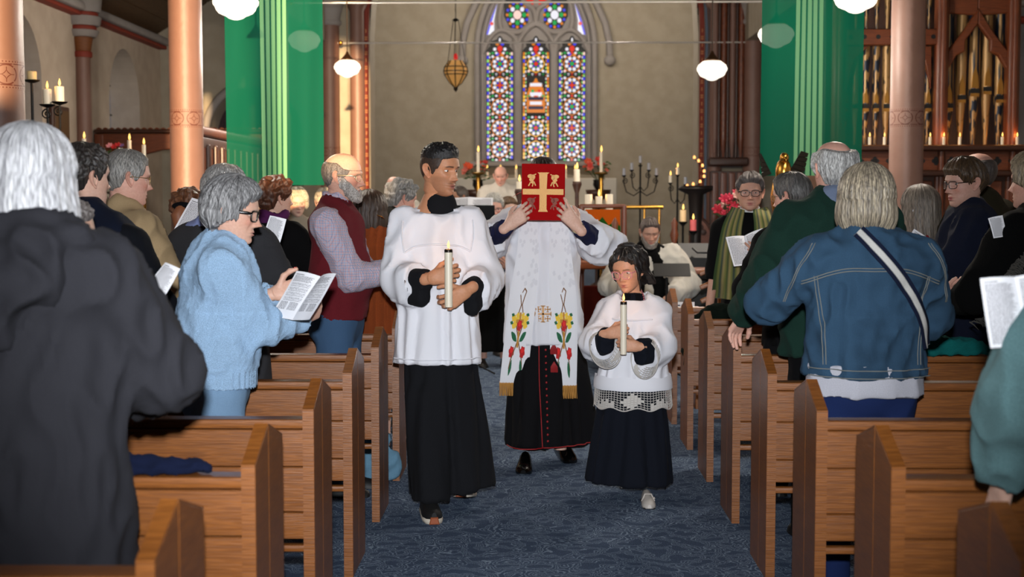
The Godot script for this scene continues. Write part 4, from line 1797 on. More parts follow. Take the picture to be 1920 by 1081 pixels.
func banner(x0: float,x1: float,y0: float,z: float,st: Array,label: String) -> void:
	var o := thing("banner",label,"banner",Vector3((x0 + x1) / 2,0,z),.0,"green hanging banners")
	var w := x1 - x0
	var wave := func(x: float,y: float) -> float:
		return .02 * sin(x * 9.0 + y * .5) + .014 * sin(x * 23.0 + 1.0 - y * .7) + .02 * nz.get_noise_2d(x * 60.0,y * 6.0)
	var m := MB.new()
	var rr := []
	for j in 40:
		var y := lerpf(5.3,y0,j / 39.0)
		var row := PackedVector3Array()
		for i in 49:
			var x := (i / 48.0 - .5) * w
			row.append(Vector3(x,y,wave.call(x,y)))
		rr.append(row)
	m.rows(rr,false,false,Vector2(w,3.7))
	var c := StandardMaterial3D.new()
	c.albedo_color = Color(.045,.29,.225,.92)
	c.transparency = BaseMaterial3D.TRANSPARENCY_ALPHA
	c.roughness = .75
	c.metallic_specular = .1
	c.cull_mode = BaseMaterial3D.CULL_DISABLED
	c.backlight_enabled = true
	c.backlight = Color(.0,.15,.09)
	mats["banner"] = mats.get("banner",c)
	obj("cloth",m,mats["banner"],o)
	for s in st:
		var q := MB.new()
		var r2 := []
		for j in 40:
			var y := lerpf(5.3,y0,j / 39.0)
			var row := PackedVector3Array()
			for i in 4:
				var x: float = lerpf(s[0],s[1],i / 3.0) - (x0 + x1) / 2
				row.append(Vector3(x,y,float(wave.call(x,y)) + .004))
			r2.append(row)
		q.rows(r2,false,false)
		obj("stripe",q,mat(Color(.36,.58,.4),.7),o)
	var p := MB.new()
	p.tube([Vector3(-w / 2 - .06,5.3,0),Vector3(w / 2 + .06,5.3,0)],.018,10)
	obj("pole",p,M.dark_wood,o)
	for x in [-w / 2,w / 2]:
		var d := MB.new()
		d.tube([Vector3(x,5.3,0),Vector3(x,6.62,0)],.004,6)
		obj("cord",d,M.iron,o)
func flame(parent: Node3D,at: Vector3,s := 1.0) -> void:
	var f := MB.new()
	f.xf = Transform3D(Basis().scaled(Vector3.ONE * s),at)
	f.lathe([Vector2(.001,.0),Vector2(.004,.004),Vector2(.0062,.011),Vector2(.0052,.019),Vector2(.0028,.028),Vector2(.0006,.036)],10)
	obj("flame",f,glow(Color(1.0,.8,.42),2.2),parent)
	var l := OmniLight3D.new()
	l.name = "flame_light"
	l.light_color = Color(1.0,.68,.34)
	l.light_energy = .018
	l.light_size = .012
	l.omni_attenuation = 2.0
	l.shadow_enabled = true
	l.position = at + Vector3(0,.013 * s,0)
	parent.add_child(l,true)
func candle(at: Vector3,r: float,h: float,lit: bool,label: String,group := "",c := Color(.93,.89,.8),fs := 1.4) -> Node3D:
	var o := thing("candle",label,"candle",at,.0,group)
	var m := MB.new()
	m.lathe([Vector2(r * .96,.0),Vector2(r,.003),Vector2(r,h - .004),Vector2(r * .93,h),Vector2(r * .3,h - .003)],18)
	obj("wax",m,mat(c,.5),o)
	var w := MB.new()
	w.tube([Vector3(0,h - .004,0),Vector3(.001,h + .006,0),Vector3(.003,h + .012,0)],.0012,5)
	obj("wick",w,M.black,o)
	if lit:
		flame(o,Vector3(.002,h + .004,0),fs)
	return o
func scroll(m: MB,c: Vector3,dir: Vector3,r: float,turns: float,rad: float) -> void:
	var p := []
	for i in 22:
		var t := i / 21.0
		var a := turns * TAU * t
		var q := r * (1.0 - .75 * t)
		p.append(c + dir * (q * sin(a)) + Vector3.UP * (q * cos(a) - r))
	m.tube(p,rad,6)
func candelabrum(at: Vector3,h: float,arms: Array,label: String,scrolls := true) -> void:
	var o := thing("candelabrum",label,"candelabrum",at,.0)
	var m := MB.new()
	m.tube([Vector3(0,0,0),Vector3(0,h,0)],.012,8)
	for k in 3:
		var a := TAU * k / 3 + .5
		m.tube([Vector3(0,.25,0),Vector3(cos(a) * .12,.12,sin(a) * .12),Vector3(cos(a) * .22,.006,sin(a) * .22)],.01,6)
	obj("stand",m,M.iron,o)
	for a in arms:
		var b := MB.new()
		var d := Vector3(a[0],0,0)
		var base: float = a[2]
		if absf(a[0]) > .01:
			b.tube([Vector3(0,base,0),Vector3(a[0] * .4,base - .06,0),Vector3(a[0] * .85,base - .01,0),Vector3(a[0],(base + a[1]) * .5,0),Vector3(a[0],a[1],0)],.008,6)
			if scrolls:
				scroll(b,Vector3(a[0] * .96,a[1] - .03,0),Vector3(-signf(a[0]),0,0),.04,1.4,.006)
			obj("arm",b,M.iron,o)
		var c := MB.new()
		c.xf = Transform3D(Basis(),Vector3(a[0],a[1],0))
		c.lathe([Vector2(.012,-.02),Vector2(a[3] * .8,-.008),Vector2(a[3],.004),Vector2(a[3] * .9,.0)],16)
		obj("drip_pan",c,M.iron,o)
func print_page(key: String,music: bool) -> StandardMaterial3D:
	if mats.has(key):
		return mats[key]
	var w := 300
	var h := 424
	var im := Image.create(w,h,false,Image.FORMAT_RGBA8)
	im.fill(Color(.93,.93,.95))
	var rng := RandomNumberGenerator.new()
	rng.seed = key.hash()
	var ink := Color(.3,.3,.34)
	var y := 24
	im.fill_rect(Rect2i(24,y,110,5),Color(.22,.22,.25))
	y += 14
	var words := func(x0: int,x1: int,yy: int) -> void:
		var x := x0
		while x < x1:
			var l := rng.randi_range(6,26)
			im.fill_rect(Rect2i(x,yy,mini(l,x1 - x),4),ink)
			x += l + 5
	for i in (7 if music else 46):
		words.call(24,276 - rng.randi_range(0,60),y)
		y += 8
	if music:
		y += 8
		for s in 4:
			for k in 5:
				im.fill_rect(Rect2i(24,y + k * 5,252,1),Color(.45,.45,.48))
			var x := 40
			while x < 268:
				var ny := y + rng.randi_range(0,18)
				im.fill_rect(Rect2i(x,ny,6,5),ink)
				im.fill_rect(Rect2i(x + 5,ny - 14,1,15),ink)
				x += rng.randi_range(12,22)
			words.call(30,270,y + 28)
			y += 44
		for i in 9:
			words.call(24,120,y)
			words.call(150,262,y)
			y += 8
	var m := StandardMaterial3D.new()
	m.albedo_texture = ImageTexture.create_from_image(im)
	m.roughness = .75
	m.cull_mode = BaseMaterial3D.CULL_DISABLED
	m.backlight_enabled = true
	m.backlight = Color(.25,.25,.25)
	mats[key] = m
	return m
func sheet(at: Vector3,b: Basis,w: float,h: float,ang: float,label: String,leaves := 2,key := "page_music") -> Node3D:
	var o := thing("service_sheet",label,"booklet")
	o.transform = Transform3D(b,at)
	for s in ([-1.0,1.0] if leaves == 2 else [1.0]):
		for side in 2:
			var m := MB.new()
			var rr := []
			for j in 9:
				var row := PackedVector3Array()
				for i in 9:
					var u := i / 8.0
					var a := deg_to_rad(ang) * (1.0 - .25 * u)
					var y := (.5 - j / 8.0) * h
					row.append(Vector3(s * cos(a) * u * w,y,sin(a) * u * w + .006 * sin(u * 3.0 + j * .3) + (.0007 if side == 0 else -.0007)))
				rr.append(row)
			m.rows(rr,false,false,Vector2(1,1))
			if s < 0:
				for i in m.uv.size():
					m.uv[i].x = 1.0 - m.uv[i].x
			obj("leaf",m,print_page(key if side == 0 else "page_text",key == "page_music" and side == 0),o)
	return o
func look(z: Vector3,up := Vector3.UP) -> Basis:
	z = z.normalized()
	var x := up.cross(z).normalized()
	return Basis(x,z.cross(x),z)
func pipe_mat(kind: int) -> StandardMaterial3D:
	var key := "pipe %d" % kind
	if mats.has(key):
		return mats[key]
	var m := StandardMaterial3D.new()
	var gold := Color(.62,.49,.31)
	var blue := Color(.1,.14,.2)
	m.albedo_texture = noise_tex(key,.022,FastNoiseLite.TYPE_SIMPLEX_SMOOTH,2,256,grad([[.0,gold],[.44,gold],[.47,gold * .6],[.5,blue],[1.0,blue]] if kind == 0 else [[.0,gold],[.72,gold],[.78,gold * .5],[1.0,gold * .4]]))
	m.uv1_scale = Vector3(1.0,2.6,1.0)
	m.roughness = .42
	m.metallic = .35
	m.cull_mode = BaseMaterial3D.CULL_DISABLED
	mats[key] = m
	return m
func pipe(parent: Node3D,at: Vector3,r: float,foot: float,h: float,kind: int) -> void:
	var b := MB.new()
	b.xf = Transform3D(Basis(),at)
	b.lathe([Vector2(r * .25,0),Vector2(r * .3,.02),Vector2(r * .98,foot),Vector2(r,foot + .01),Vector2(r,h),Vector2(r * .9,h)],18)
	var o := obj("pipe",b,pipe_mat(kind),parent)
	var l := MB.new()
	l.xf = b.xf
	l.prism(PackedVector2Array([Vector2(-r * .6,foot + .02),Vector2(r * .6,foot + .02),Vector2(r * .5,foot + r * 2.2),Vector2(0,foot + r * 4.2),Vector2(-r * .5,foot + r * 2.2)]),r * .75,r * 1.02,.004)
	l.prism(PackedVector2Array([Vector2(-r * .7,foot - .06),Vector2(r * .7,foot - .06),Vector2(r * .7,foot - .03),Vector2(-r * .7,foot - .03)]),r * .6,r * 1.0,.0)
	obj("pipe_mouth",l,M.gilt,o)
	var s := MB.new()
	s.xf = b.xf
	s.prism(rect(-r * .72,r * .72,foot - .028,foot + .012),r * .5,r * 1.035,.0)
	obj("mouth_slot",s,M.black,o)
func build_organ() -> void:
	var z := -13.5
	var o := thing("pipe_organ","pipe organ with painted gold and blue pipes in a carved dark wooden case","organ",Vector3(0,0,z))
	var b := MB.new()
	b.box(Vector3(4.0,2.6,-.75),Vector3(2.3,5.2,.9),.01,1)
	obj("case_back",b,M.dark_wood,o)
	b = MB.new()
	b.box(Vector3(4.0,.9,-.1),Vector3(2.36,1.8,.5),.01,0)
	obj("base_cabinet",b,M.dark_wood,o)
	for i in 7:
		var p := MB.new()
		p.box(Vector3(3.0 + i * .33,1.3,.165),Vector3(.26,.74,.03),.012,1)
		obj("panel",p,M.red_wood,o)
	for e in [[1.74,.06,.24],[1.98,.06,.2]]:
		var p := MB.new()
		p.box(Vector3(4.0,e[0],.1),Vector3(2.4,e[1],e[2] * 2.0),.015,0)
		obj("ledge",p,M.dark_wood,o)
	b = MB.new()
	b.box(Vector3(4.0,1.86,.12),Vector3(2.36,.2,.1),.006,0)
	var tp := obj("pierced_board",b,M.red_wood,o)
	for i in 16:
		var t := MB.new()
		var c := Vector2(2.95 + i * .145,1.86)
		for k in 4:
			t.xf = Transform3D(Basis(),Vector3(c.x + cos(TAU * k / 4) * .022,c.y + sin(TAU * k / 4) * .022,.171))
			t.prism(blob(Vector2.ZERO,.02,.02,10),0,.002)
		obj("quatrefoil",t,M.black,tp)
	for x in [2.9,3.87,4.545]:
		var p := MB.new()
		p.box(Vector3(x,2.9,.1),Vector3(.115,5.8,.14),.02,1)
		p.box(Vector3(x,2.9,.18),Vector3(.05,5.8,.05),.01,1)
		obj("post",p,M.red_wood,o)
	b = MB.new()
	b.box(Vector3(3.38,3.035,.08),Vector3(.9,.15,.12),.01,0)
	var rail := obj("rail",b,M.red_wood,o)
	for i in 7:
		var t := MB.new()
		t.xf = Transform3D(Basis(),Vector3(3.0 + i * .13,3.035,.141))
		t.prism(blob(Vector2.ZERO,.022,.022,12),0,.002)
		obj("rail_hole",t,M.black,rail)
	for i in 9:
		pipe(o,Vector3(2.99 + i * .1,1.98,-.05),.036 if i % 2 else .04,.42,1.0,1 if i % 3 == 1 else 0)
		pipe(o,Vector3(2.99 + i * .1,3.1,-.05),.036,.5,1.6,0 if i % 3 != 1 else 1)
	for e in [2.98,3.78]:
		var g := MB.new()
		g.prism(PackedVector2Array([Vector2(e,2.95),Vector2(e + (.2 if e < 3.4 else -.2),2.95),Vector2(e + (.06 if e < 3.4 else -.06),2.82),Vector2(e,2.55)]),.04,.1,.006)
		obj("spandrel",g,M.red_wood,o)
	var hs := [1.55,1.85,2.1,1.85,1.55]
	for i in 5:
		pipe(o,Vector3(3.975 + i * .122,1.98,-.02),.052 if i != 2 else .058,[.42,.5,.56,.58,.5][i],hs[i] + 1.1,[0,1,0,1,0][i])
	for s in [-1.0,1.0]:
		var g := MB.new()
		var c := 4.21
		g.prism(PackedVector2Array([Vector2(c + s * .295,2.55),Vector2(c + s * .285,2.72),Vector2(c + s * .2,2.86),Vector2(c + s * .12,2.9),Vector2(c + s * .12,3.0),Vector2(c,3.16),Vector2(c,3.3),Vector2(c + s * .16,3.06),Vector2(c + s * .335,2.84),Vector2(c + s * .335,2.55)]),.05,.13,.012)
		obj("gable",g,M.red_wood,o)
		g = MB.new()
		g.prism(PackedVector2Array([Vector2(c,3.24),Vector2(c,3.4),Vector2(c + s * .335,3.02 + .5),Vector2(c + s * .335,3.36),Vector2(c + s * .28,3.26)]),.05,.11,.01)
		obj("bracket",g,M.red_wood,o)
	var n := 0
	for px in [3.17,3.31,3.74,3.87,4.02,4.42,4.56]:
		n += 1
		candle(Vector3(px,2.01,z + .24),.014,.075,true,"small lit candle on the organ ledge, %s counted from the banner" % ["first","second","third","fourth","fifth","sixth","seventh"][n - 1],"candles on the organ ledge",Color(.93,.89,.8),1.1)
	var w := MB.new()
	w.box(Vector3(5.0,2.5,z - .4),Vector3(.72,5.0,.2),.01)
	struct("wall_organ",w,paint("white_wall",Color(.62,.63,.65)))
	for s in [.0,1.0]:
		var cp := MB.new()
		cp.xf = Transform3D(Basis(),Vector3(4.66,3.2 + s * .16,z + .06))
		cp.box(Vector3.ZERO,Vector3(.16,.06,.16),.02)
		struct("trim_5",cp,M.red_paint if s < .5 else M.stone)
func build_screens() -> void:
	var o := thing("parclose_screen","brown timber screen of upright boards beside the banner on the left","screen",Vector3(-2.98,0,-13.9))
	var r := MB.new()
	r.box(Vector3(0,2.1,0),Vector3(.1,.09,3.9),.02,2)
	obj("top_rail",r,M.red_wood,o)
	r = MB.new()
	r.box(Vector3(0,2.0,0),Vector3(.06,.1,3.9),.01,2)
	obj("frieze",r,M.dark_wood,o)
	for i in 14:
		var b := MB.new()
		b.box(Vector3(0,1.0,-1.82 + i * .28),Vector3(.05,1.98,.2),.008,1,Vector2(i * 2.7,i))
		obj("board",b,M.red_wood,o)
		b = MB.new()
		b.box(Vector3(.03,1.0,-1.96 + i * .28),Vector3(.06,1.98,.06),.015,1)
		obj("stile",b,M.dark_wood,o)
	o = thing("aisle_screen","dark wooden screen with low pointed arch across the aisle behind the flowers","screen",Vector3(0,0,-17.15))
	var a := MB.new()
	a.prism(PackedVector2Array([Vector2(-5.44,2.3),Vector2(-3.2,2.3),Vector2(-3.2,1.95),Vector2(-3.45,2.0),Vector2(-3.9,2.1),Vector2(-4.25,2.14),Vector2(-4.6,2.1),Vector2(-5.0,2.0),Vector2(-5.2,1.85),Vector2(-5.44,1.85)]),-.05,.05,.01)
	obj("arch_head",a,M.red_wood,o)
	a = MB.new()
	a.box(Vector3(-4.32,2.33,0),Vector3(2.24,.05,.14),.015)
	obj("cornice",a,M.dark_wood,o)
	for i in 28:
		var c := MB.new()
		c.xf = Transform3D(Basis(),Vector3(-5.39 + i * .08,2.352,0))
		c.prism(PackedVector2Array([Vector2(-.035,0),Vector2(.035,0),Vector2(.025,.018),Vector2(0,.028),Vector2(-.025,.018)]),-.02,.02,.005)
		obj("crest",c,M.red_wood,o)
	for x in [-5.38,-3.26]:
		var p := MB.new()
		p.box(Vector3(x,1.15,0),Vector3(.12,2.3,.12),.015,1)
		obj("post",p,M.red_wood,o)
	var sg := thing("exit_sign","small green exit sign on the pale wall beside the pink column","sign",Vector3(-4.35,1.99,-20.345))
	var bd := MB.new()
	bd.box(Vector3(-.9,.07,.05),Vector3(.11,.17,.012),.003)
	obj("board",bd,mat(Color(.02,.33,.2),.5),sg)
	var mk := MB.new()
	mk.box(Vector3(-.875,.045,.058),Vector3(.03,.05,.003),.0)
	mk.box(Vector3(-.89,.1,.058),Vector3(.014,.014,.003),.0)
	obj("white_figure",mk,mat(Color(.8,.85,.8),.5),sg)
	o = thing("chancel_panelling","tall brown panelling with narrow organ pipes right of the chancel arch","panelling",Vector3(0,0,-20.1))
	var b := MB.new()
	b.box(Vector3(2.77,.95,0),Vector3(.5,1.9,.12),.01,1)
	obj("lower_case",b,M.dark_wood,o)
	b = MB.new()
	b.box(Vector3(2.77,2.03,.05),Vector3(.56,.12,.25),.02)
	obj("shelf",b,M.dark_wood,o)
	for i in 4:
		b = MB.new()
		b.box(Vector3(2.59 + i * .12,1.45,.07),Vector3(.09,.85,.03),.012,1)
		obj("panel",b,M.red_wood,o)
	for i in 4:
		b = MB.new()
		b.xf = Transform3D(Basis(),Vector3(2.58 + i * .125,2.09,.02))
		b.lathe([Vector2(.015,0),Vector2(.045,.25),Vector2(.045,.26),Vector2(.042,2.6)],14)
		obj("pipe",b,M.red_wood if i % 2 else M.pink,o)
		b = MB.new()
		b.box(Vector3(2.64 + i * .125,3.3,.0),Vector3(.04,2.5,.06),.01,1)
		obj("slat",b,M.dark_wood,o)
	b = MB.new()
	b.box(Vector3(2.77,3.4,-.1),Vector3(.56,2.9,.04),.0)
	obj("case_back",b,M.dark_wood,o)
	for i in 2:
		o = thing("choir_stall",["carved wooden stall back with arched trefoil top beside the lit pillar candles","carved wooden stall back with arched trefoil top beside the pink flowers"][i],"stall",Vector3(2.09 + i * .34,.3,-17.6),.0,"carved stalls")
		var p := MB.new()
		var poly := PackedVector2Array([Vector2(-.14,0),Vector2(.14,0),Vector2(.14,.72)])
		poly.append_array(PackedVector2Array(arch_pts(0,.28,.76,.9,6)))
		poly.append(Vector2(-.14,.72))
		p.prism(poly,-.03,.03,.01)
		obj("back",p,M.red_wood,o)
		p = MB.new()
		var rim := []
		for q in arch_pts(0,.27,.74,.9,6):
			rim.append(Vector3(q.x,q.y,.035))
		p.tube(rim,.018,6)
		obj("moulding",p,M.dark_wood,o)
		p = MB.new()
		for k in 3:
			var t := TAU * k / 3 + PI / 2
			p.ball(Vector3(cos(t) * .045,.8 + sin(t) * .045,.033),Vector3(.04,.04,.008),10)
		obj("trefoil",p,M.dark_wood,o)
		p = MB.new()
		p.box(Vector3(0,.25,.2),Vector3(.28,.5,.4),.01,0)
		obj("seat",p,M.dark_wood,o)
func flowers(called: String,at: Vector3,w: float,h: float,cols: Array,n: int,label: String,vase: Material,vr: float,sd: float) -> void:
	var o := thing(called,label,"flowers",at)
	var v := MB.new()
	v.lathe([Vector2(vr * .5,0),Vector2(vr * .6,.01),Vector2(vr,.06),Vector2(vr * .9,.11),Vector2(vr * 1.05,.13),Vector2(vr * .95,.13)],18)
	obj("vase",v,vase,o)
	var st := MB.new()
	var lf := MB.new()
	for i in n:
		var a := hsh(i,sd) * TAU
		var r := sqrt(hsh(i,sd + 1)) * w
		var y := .13 + h * (.35 + .65 * hsh(i,sd + 2)) * (1.15 - .6 * r / w)
		var p := Vector3(cos(a) * r,y,sin(a) * r * .7)
		st.tube([Vector3(0,.1,0),Vector3(p.x * .4,p.y * .6,p.z * .4),p],.003,5)
		var fl := MB.new()
		var fr := .026 + .018 * hsh(i,sd + 3)
		var tilt := Basis(Vector3(-sin(a),0,cos(a)),-.6 * r / w) * Basis(Vector3.RIGHT,.7)
		for k in 6:
			var t := TAU * k / 6 + hsh(i,9.0)
			fl.xf = Transform3D(tilt,p) * Transform3D(Basis(Vector3.UP,t) * Basis(Vector3.BACK,.5),Vector3.ZERO)
			fl.ball(Vector3(fr * .75,.004,0),Vector3(fr * .7,fr * .16,fr * .42),8)
		fl.xf = Transform3D(tilt,p)
		fl.ball(Vector3(0,.006,0),Vector3.ONE * fr * .3,6)
		obj("flower",fl,mat(cols[i % cols.size()],.7),o)
	for i in n * 2:
		var a := hsh(i,sd + 5) * TAU
		var r := sqrt(hsh(i,sd + 6)) * w * .95
		var y := .12 + h * .75 * hsh(i,sd + 7)
		lf.xf = Transform3D(Basis(Vector3.UP,-a) * Basis(Vector3.BACK,.4 - hsh(i,sd + 8)),Vector3(cos(a) * r,y,sin(a) * r * .7))
		lf.prism(PackedVector2Array([Vector2(-.03,0),Vector2(.0,.013),Vector2(.045,0),Vector2(.0,-.013)]),-.001,.001)
	obj("stems",st,mat(Color(.16,.27,.1),.8),o)
	obj("leaves",lf,mat(Color(.18,.3,.12),.8),o)
func build_props() -> void:
	pendant(Vector3(-1.95,2.78,-9.1),"milk glass pendant lamp in front of the left green banner, at the top edge",3.2)
	pendant(Vector3(-2.15,2.98,-13.0),"milk glass pendant lamp glowing dimly through the left green banner",3.2)
	pendant(Vector3(-2.1,2.97,-15.6),"milk glass pendant lamp hanging clear beside the left chancel pier",3.2)
	pendant(Vector3(2.05,2.8,-9.0),"milk glass pendant lamp in front of the right green banner, at the top edge",3.2)
	pendant(Vector3(1.99,2.86,-11.6),"milk glass pendant lamp half hidden behind the right green banner",3.2)
	pendant(Vector3(1.73,2.77,-13.7),"milk glass pendant lamp hanging clear before the right chancel pier",3.2)
	pendant(Vector3(-1.4,5.3,-22.8),"milk glass pendant lamp high in the chancel on the side of the hanging amber lamp",5.0)
	pendant(Vector3(1.4,5.3,-22.8),"milk glass pendant lamp high in the chancel above the iron candelabra",5.0)
	banner(-2.425,-1.656,1.607,-10.9,[[-2.145,-2.115],[-2.1,-2.07],[-2.056,-2.026],[-2.012,-1.982],[-1.968,-1.94]],"sunlit green banner with pale vertical stripes hanging left of the aisle")
	banner(1.758,2.547,1.68,-10.9,[[2.02,2.05],[2.065,2.095],[2.11,2.14],[2.152,2.182],[2.198,2.228]],"shaded green banner with pale vertical stripes hanging right of the aisle")
	var o := thing("sanctuary_lamp","hanging leaded amber glass lamp with small red light on chains","lamp",Vector3(-1.25,3.5,-22.0))
	var g := MB.new()
	g.lathe([Vector2(.1,.17),Vector2(.17,.07),Vector2(.185,.0),Vector2(.17,-.05),Vector2(.09,-.18),Vector2(.02,-.25)],8)
	obj("amber_glass",g,glow(Color(.75,.55,.3),.45),o)
	var ld := MB.new()
	for i in 8:
		var a := TAU * i / 8
		var d := Vector3(cos(a),0,sin(a))
		ld.tube([d * .105 + Vector3.UP * .17,d * .175 + Vector3.UP * .07,d * .19,d * .175 + Vector3.UP * -.05,d * .095 + Vector3.UP * -.18,Vector3(0,-.26,0)],.009,6)
	for e in [[.178,.07],[.19,.0],[.178,-.05]]:
		var ring := []
		for i in 25:
			var a := TAU * i / 24
			ring.append(Vector3(cos(a) * e[0],e[1],sin(a) * e[0]))
		ld.tube(ring,.009,6)
	ld.lathe([Vector2(.03,-.25),Vector2(.035,-.275),Vector2(.004,-.32)],10)
	obj("leading",ld,mat(Color(.16,.11,.06),.5,.6),o)
	var rg := MB.new()
	rg.lathe([Vector2(.028,.19),Vector2(.034,.22),Vector2(.03,.26),Vector2(.012,.28)],12)
	obj("red_glass",rg,glow(Color(.65,.03,.04),.8),o)
	var ch := MB.new()
	ch.lathe([Vector2(.02,.78),Vector2(.06,.8),Vector2(.02,.83)],12)
	for i in 3:
		var a := TAU * i / 3 + .3
		ch.tube([Vector3(cos(a) * .17,.08,sin(a) * .17),Vector3(cos(a) * .045,.8,sin(a) * .045)],.006,6)
	ch.tube([Vector3(0,.27,0),Vector3(0,.8,0)],.004,6)
	ch.tube([Vector3(0,.82,0),Vector3(0,3.4,0)],.008,6)
	obj("chain",ch,M.iron,o)
	var l := OmniLight3D.new()
	l.name = "lamp_light"
	l.light_color = Color(1.0,.75,.45)
	l.light_energy = .06
	l.light_size = .05
	l.shadow_enabled = true
	l.omni_attenuation = 2.0
	o.add_child(l,true)
	o = thing("altar","white clothed altar with stepped ledge below the stained glass window","altar",Vector3(0,.3,-24.6))
	var b := MB.new()
	b.box(Vector3(0,.55,0),Vector3(2.5,1.1,.8),.02)
	obj("table",b,mat(Color(.8,.78,.72),.85),o)
	b = MB.new()
	b.box(Vector3(.02,1.32,-.5),Vector3(2.9,.5,.35),.02)
	obj("ledge",b,mat(Color(.72,.7,.66),.85),o)
	var ac := 0
	for x in [-.86,-.62,-.34,.55,.72]:
		ac += 1
		candle(Vector3(x,1.87,-25.0),.022,.16,true,"lit candle on the altar ledge, %s from the north end" % ["first","second","third","fourth","fifth"][ac - 1],"candles on the altar ledge",Color(.93,.89,.8),2.2)
	for s in [-1.0,1.0]:
		var x := -.735 if s < 0 else .855
		o = thing("floor_candlestick","tall brass standing candlestick %s" % ("behind the bald man in white" if s < 0 else "right of the red book"),"candlestick",Vector3(x,.3,-18.0),.0,"brass floor candlesticks")
		b = MB.new()
		var prof := [Vector2(.16,.0),Vector2(.15,.03),Vector2(.05,.06)]
		for i in 22:
			prof.append(Vector2(.022 + .008 * (i % 2),.1 + i * .065))
		prof.append_array([Vector2(.03,1.5),Vector2(.08,1.52),Vector2(.085,1.54),Vector2(.02,1.545)])
		b.lathe(prof,16)
		obj("stem",b,M.brass,o)
		candle(Vector3(x,1.845,-18.0),.022,.26,true,"slim tall lit candle on the brass candlestick %s" % ("left of the altar" if s < 0 else "right of the altar"),"tall altar candles",Color(.93,.89,.8),2.2)
		flowers("flower_arrangement",Vector3(x + (-.02 if s < 0 else -.02),1.62,-18.35),.2,.34,[Color(.8,.3,.16),Color(.8,.42,.36),Color(.75,.22,.2)],13,"spray of orange and coral flowers behind the tall candle %s" % ("left of the altar" if s < 0 else "right of the altar"),M.iron,.07,3.0 + s)
		var st := thing("flower_stand","dark wooden flower stand %s of the altar" % ("left" if s < 0 else "right"),"stand",Vector3(x - .02,.3,-18.35),.0,"flower stands")
		b = MB.new()
		b.lathe([Vector2(.16,0),Vector2(.14,.04),Vector2(.04,.1),Vector2(.035,.9),Vector2(.05,1.18),Vector2(.15,1.24),Vector2(.17,1.32),Vector2(.05,1.32)],16)
		obj("pedestal",b,M.dark_wood,st)
	candelabrum(Vector3(.62,0,-13.5),1.42,[[.0,1.42,1.2,.045],[-.1,1.38,1.1,.05],[.1,1.38,1.1,.05]],"black iron stand holding three white pillar candles beside the red book")
	candle(Vector3(.62,1.424,-13.5),.034,.1,true,"short lit pillar candle at the middle of the iron stand","pillar candles by the book",Color(.93,.89,.8),1.8)
	candle(Vector3(.52,1.384,-13.5),.036,.16,false,"unlit white pillar candle nearest the red book","pillar candles by the book")
	candle(Vector3(.72,1.384,-13.5),.036,.16,false,"unlit white pillar candle at the outer side of the iron stand","pillar candles by the book")
	var sc := 0
	for e in [[-.1,1.67,-14.6,.1],[-.16,1.6,-14.2,.075],[.44,1.68,-14.6,.13],[-1.03,1.7,-15.8,.1],[-.93,1.63,-15.5,.08]]:
		sc += 1
		var nm: String = ["taller lit candle left of the red book","shorter lit candle left of the red book","lit candle just right of the red book","lit candle left of the boy, taller of two","lit candle left of the boy, shorter of two"][sc - 1]
		var cs := thing("candlestick","dark turned holder under the " + nm,"candlestick",Vector3(e[0],.0,e[2]))
		var m := MB.new()
		m.lathe([Vector2(.07,0),Vector2(.065,.03),Vector2(.025,.06),Vector2(.02,e[1] - .12),Vector2(.05,e[1] - .03),Vector2(.045,e[1]),Vector2(.01,e[1])],14)
		obj("stem",m,M.dark_wood,cs)
		candle(Vector3(e[0],e[1],e[2]),.03,e[3],true,nm,"",Color(.93,.89,.8),1.9)
	o = thing("altar_hanging","bright hanging of orange sky and green hills in a wooden frame","hanging",Vector3(.64,0,-13.2))
	var lay := [[Color(.8,.36,.06),PackedVector2Array([Vector2(-.16,1.4),Vector2(.17,1.4),Vector2(.17,1.18),Vector2(-.16,1.18)])],[Color(.12,.34,.1),PackedVector2Array([Vector2(-.16,1.2),Vector2(-.12,1.3),Vector2(-.05,1.27),Vector2(.0,1.33),Vector2(.06,1.25),Vector2(.12,1.29),Vector2(.17,1.24),Vector2(.17,1.1),Vector2(-.16,1.1)])],[Color(.25,.5,.14),PackedVector2Array([Vector2(-.16,1.16),Vector2(-.02,1.14),Vector2(.17,1.17),Vector2(.17,1.0),Vector2(-.16,1.0)])],[Color(.4,.62,.62),PackedVector2Array([Vector2(-.16,1.1),Vector2(.05,1.08),Vector2(.17,1.1),Vector2(.17,1.05),Vector2(-.16,1.05)])],[Color(.16,.38,.12),PackedVector2Array([Vector2(-.16,1.06),Vector2(.17,1.04),Vector2(.17,.93),Vector2(-.16,.93)])]]
	var k := 0
	for e in lay:
		b = MB.new()
		b.prism(e[1],-.02,.004 + k * .003)
		obj("applique",b,cloth(e[0],"weave"),o)
		k += 1
	b = MB.new()
	for x in [-.2,.205]:
		b.box(Vector3(x,.72,0),Vector3(.05,1.44,.06),.012,1)
	b.box(Vector3(0,1.43,0),Vector3(.44,.04,.05),.01,0)
	obj("frame",b,M.red_wood,o)
	o = thing("side_table","small orange-brown wooden table under the bright hanging","table",Vector3(.66,0,-12.9))
	b = MB.new()
	b.box(Vector3(0,.89,0),Vector3(.62,.07,.4),.01,0)
	obj("tabletop",b,wood("table_wood",Color(.42,.2,.07),Color(.56,.29,.11),.4),o)
	for x in [-.27,.27]:
		for z in [-.16,.16]:
			b = MB.new()
			b.box(Vector3(x,.43,z),Vector3(.04,.86,.04),.006,1)
			obj("leg",b,mats["table_wood"],o)
	b = MB.new()
	b.box(Vector3(0,.12,.16),Vector3(.5,.04,.03),.006,0)
	obj("stretcher",b,mats["table_wood"],o)
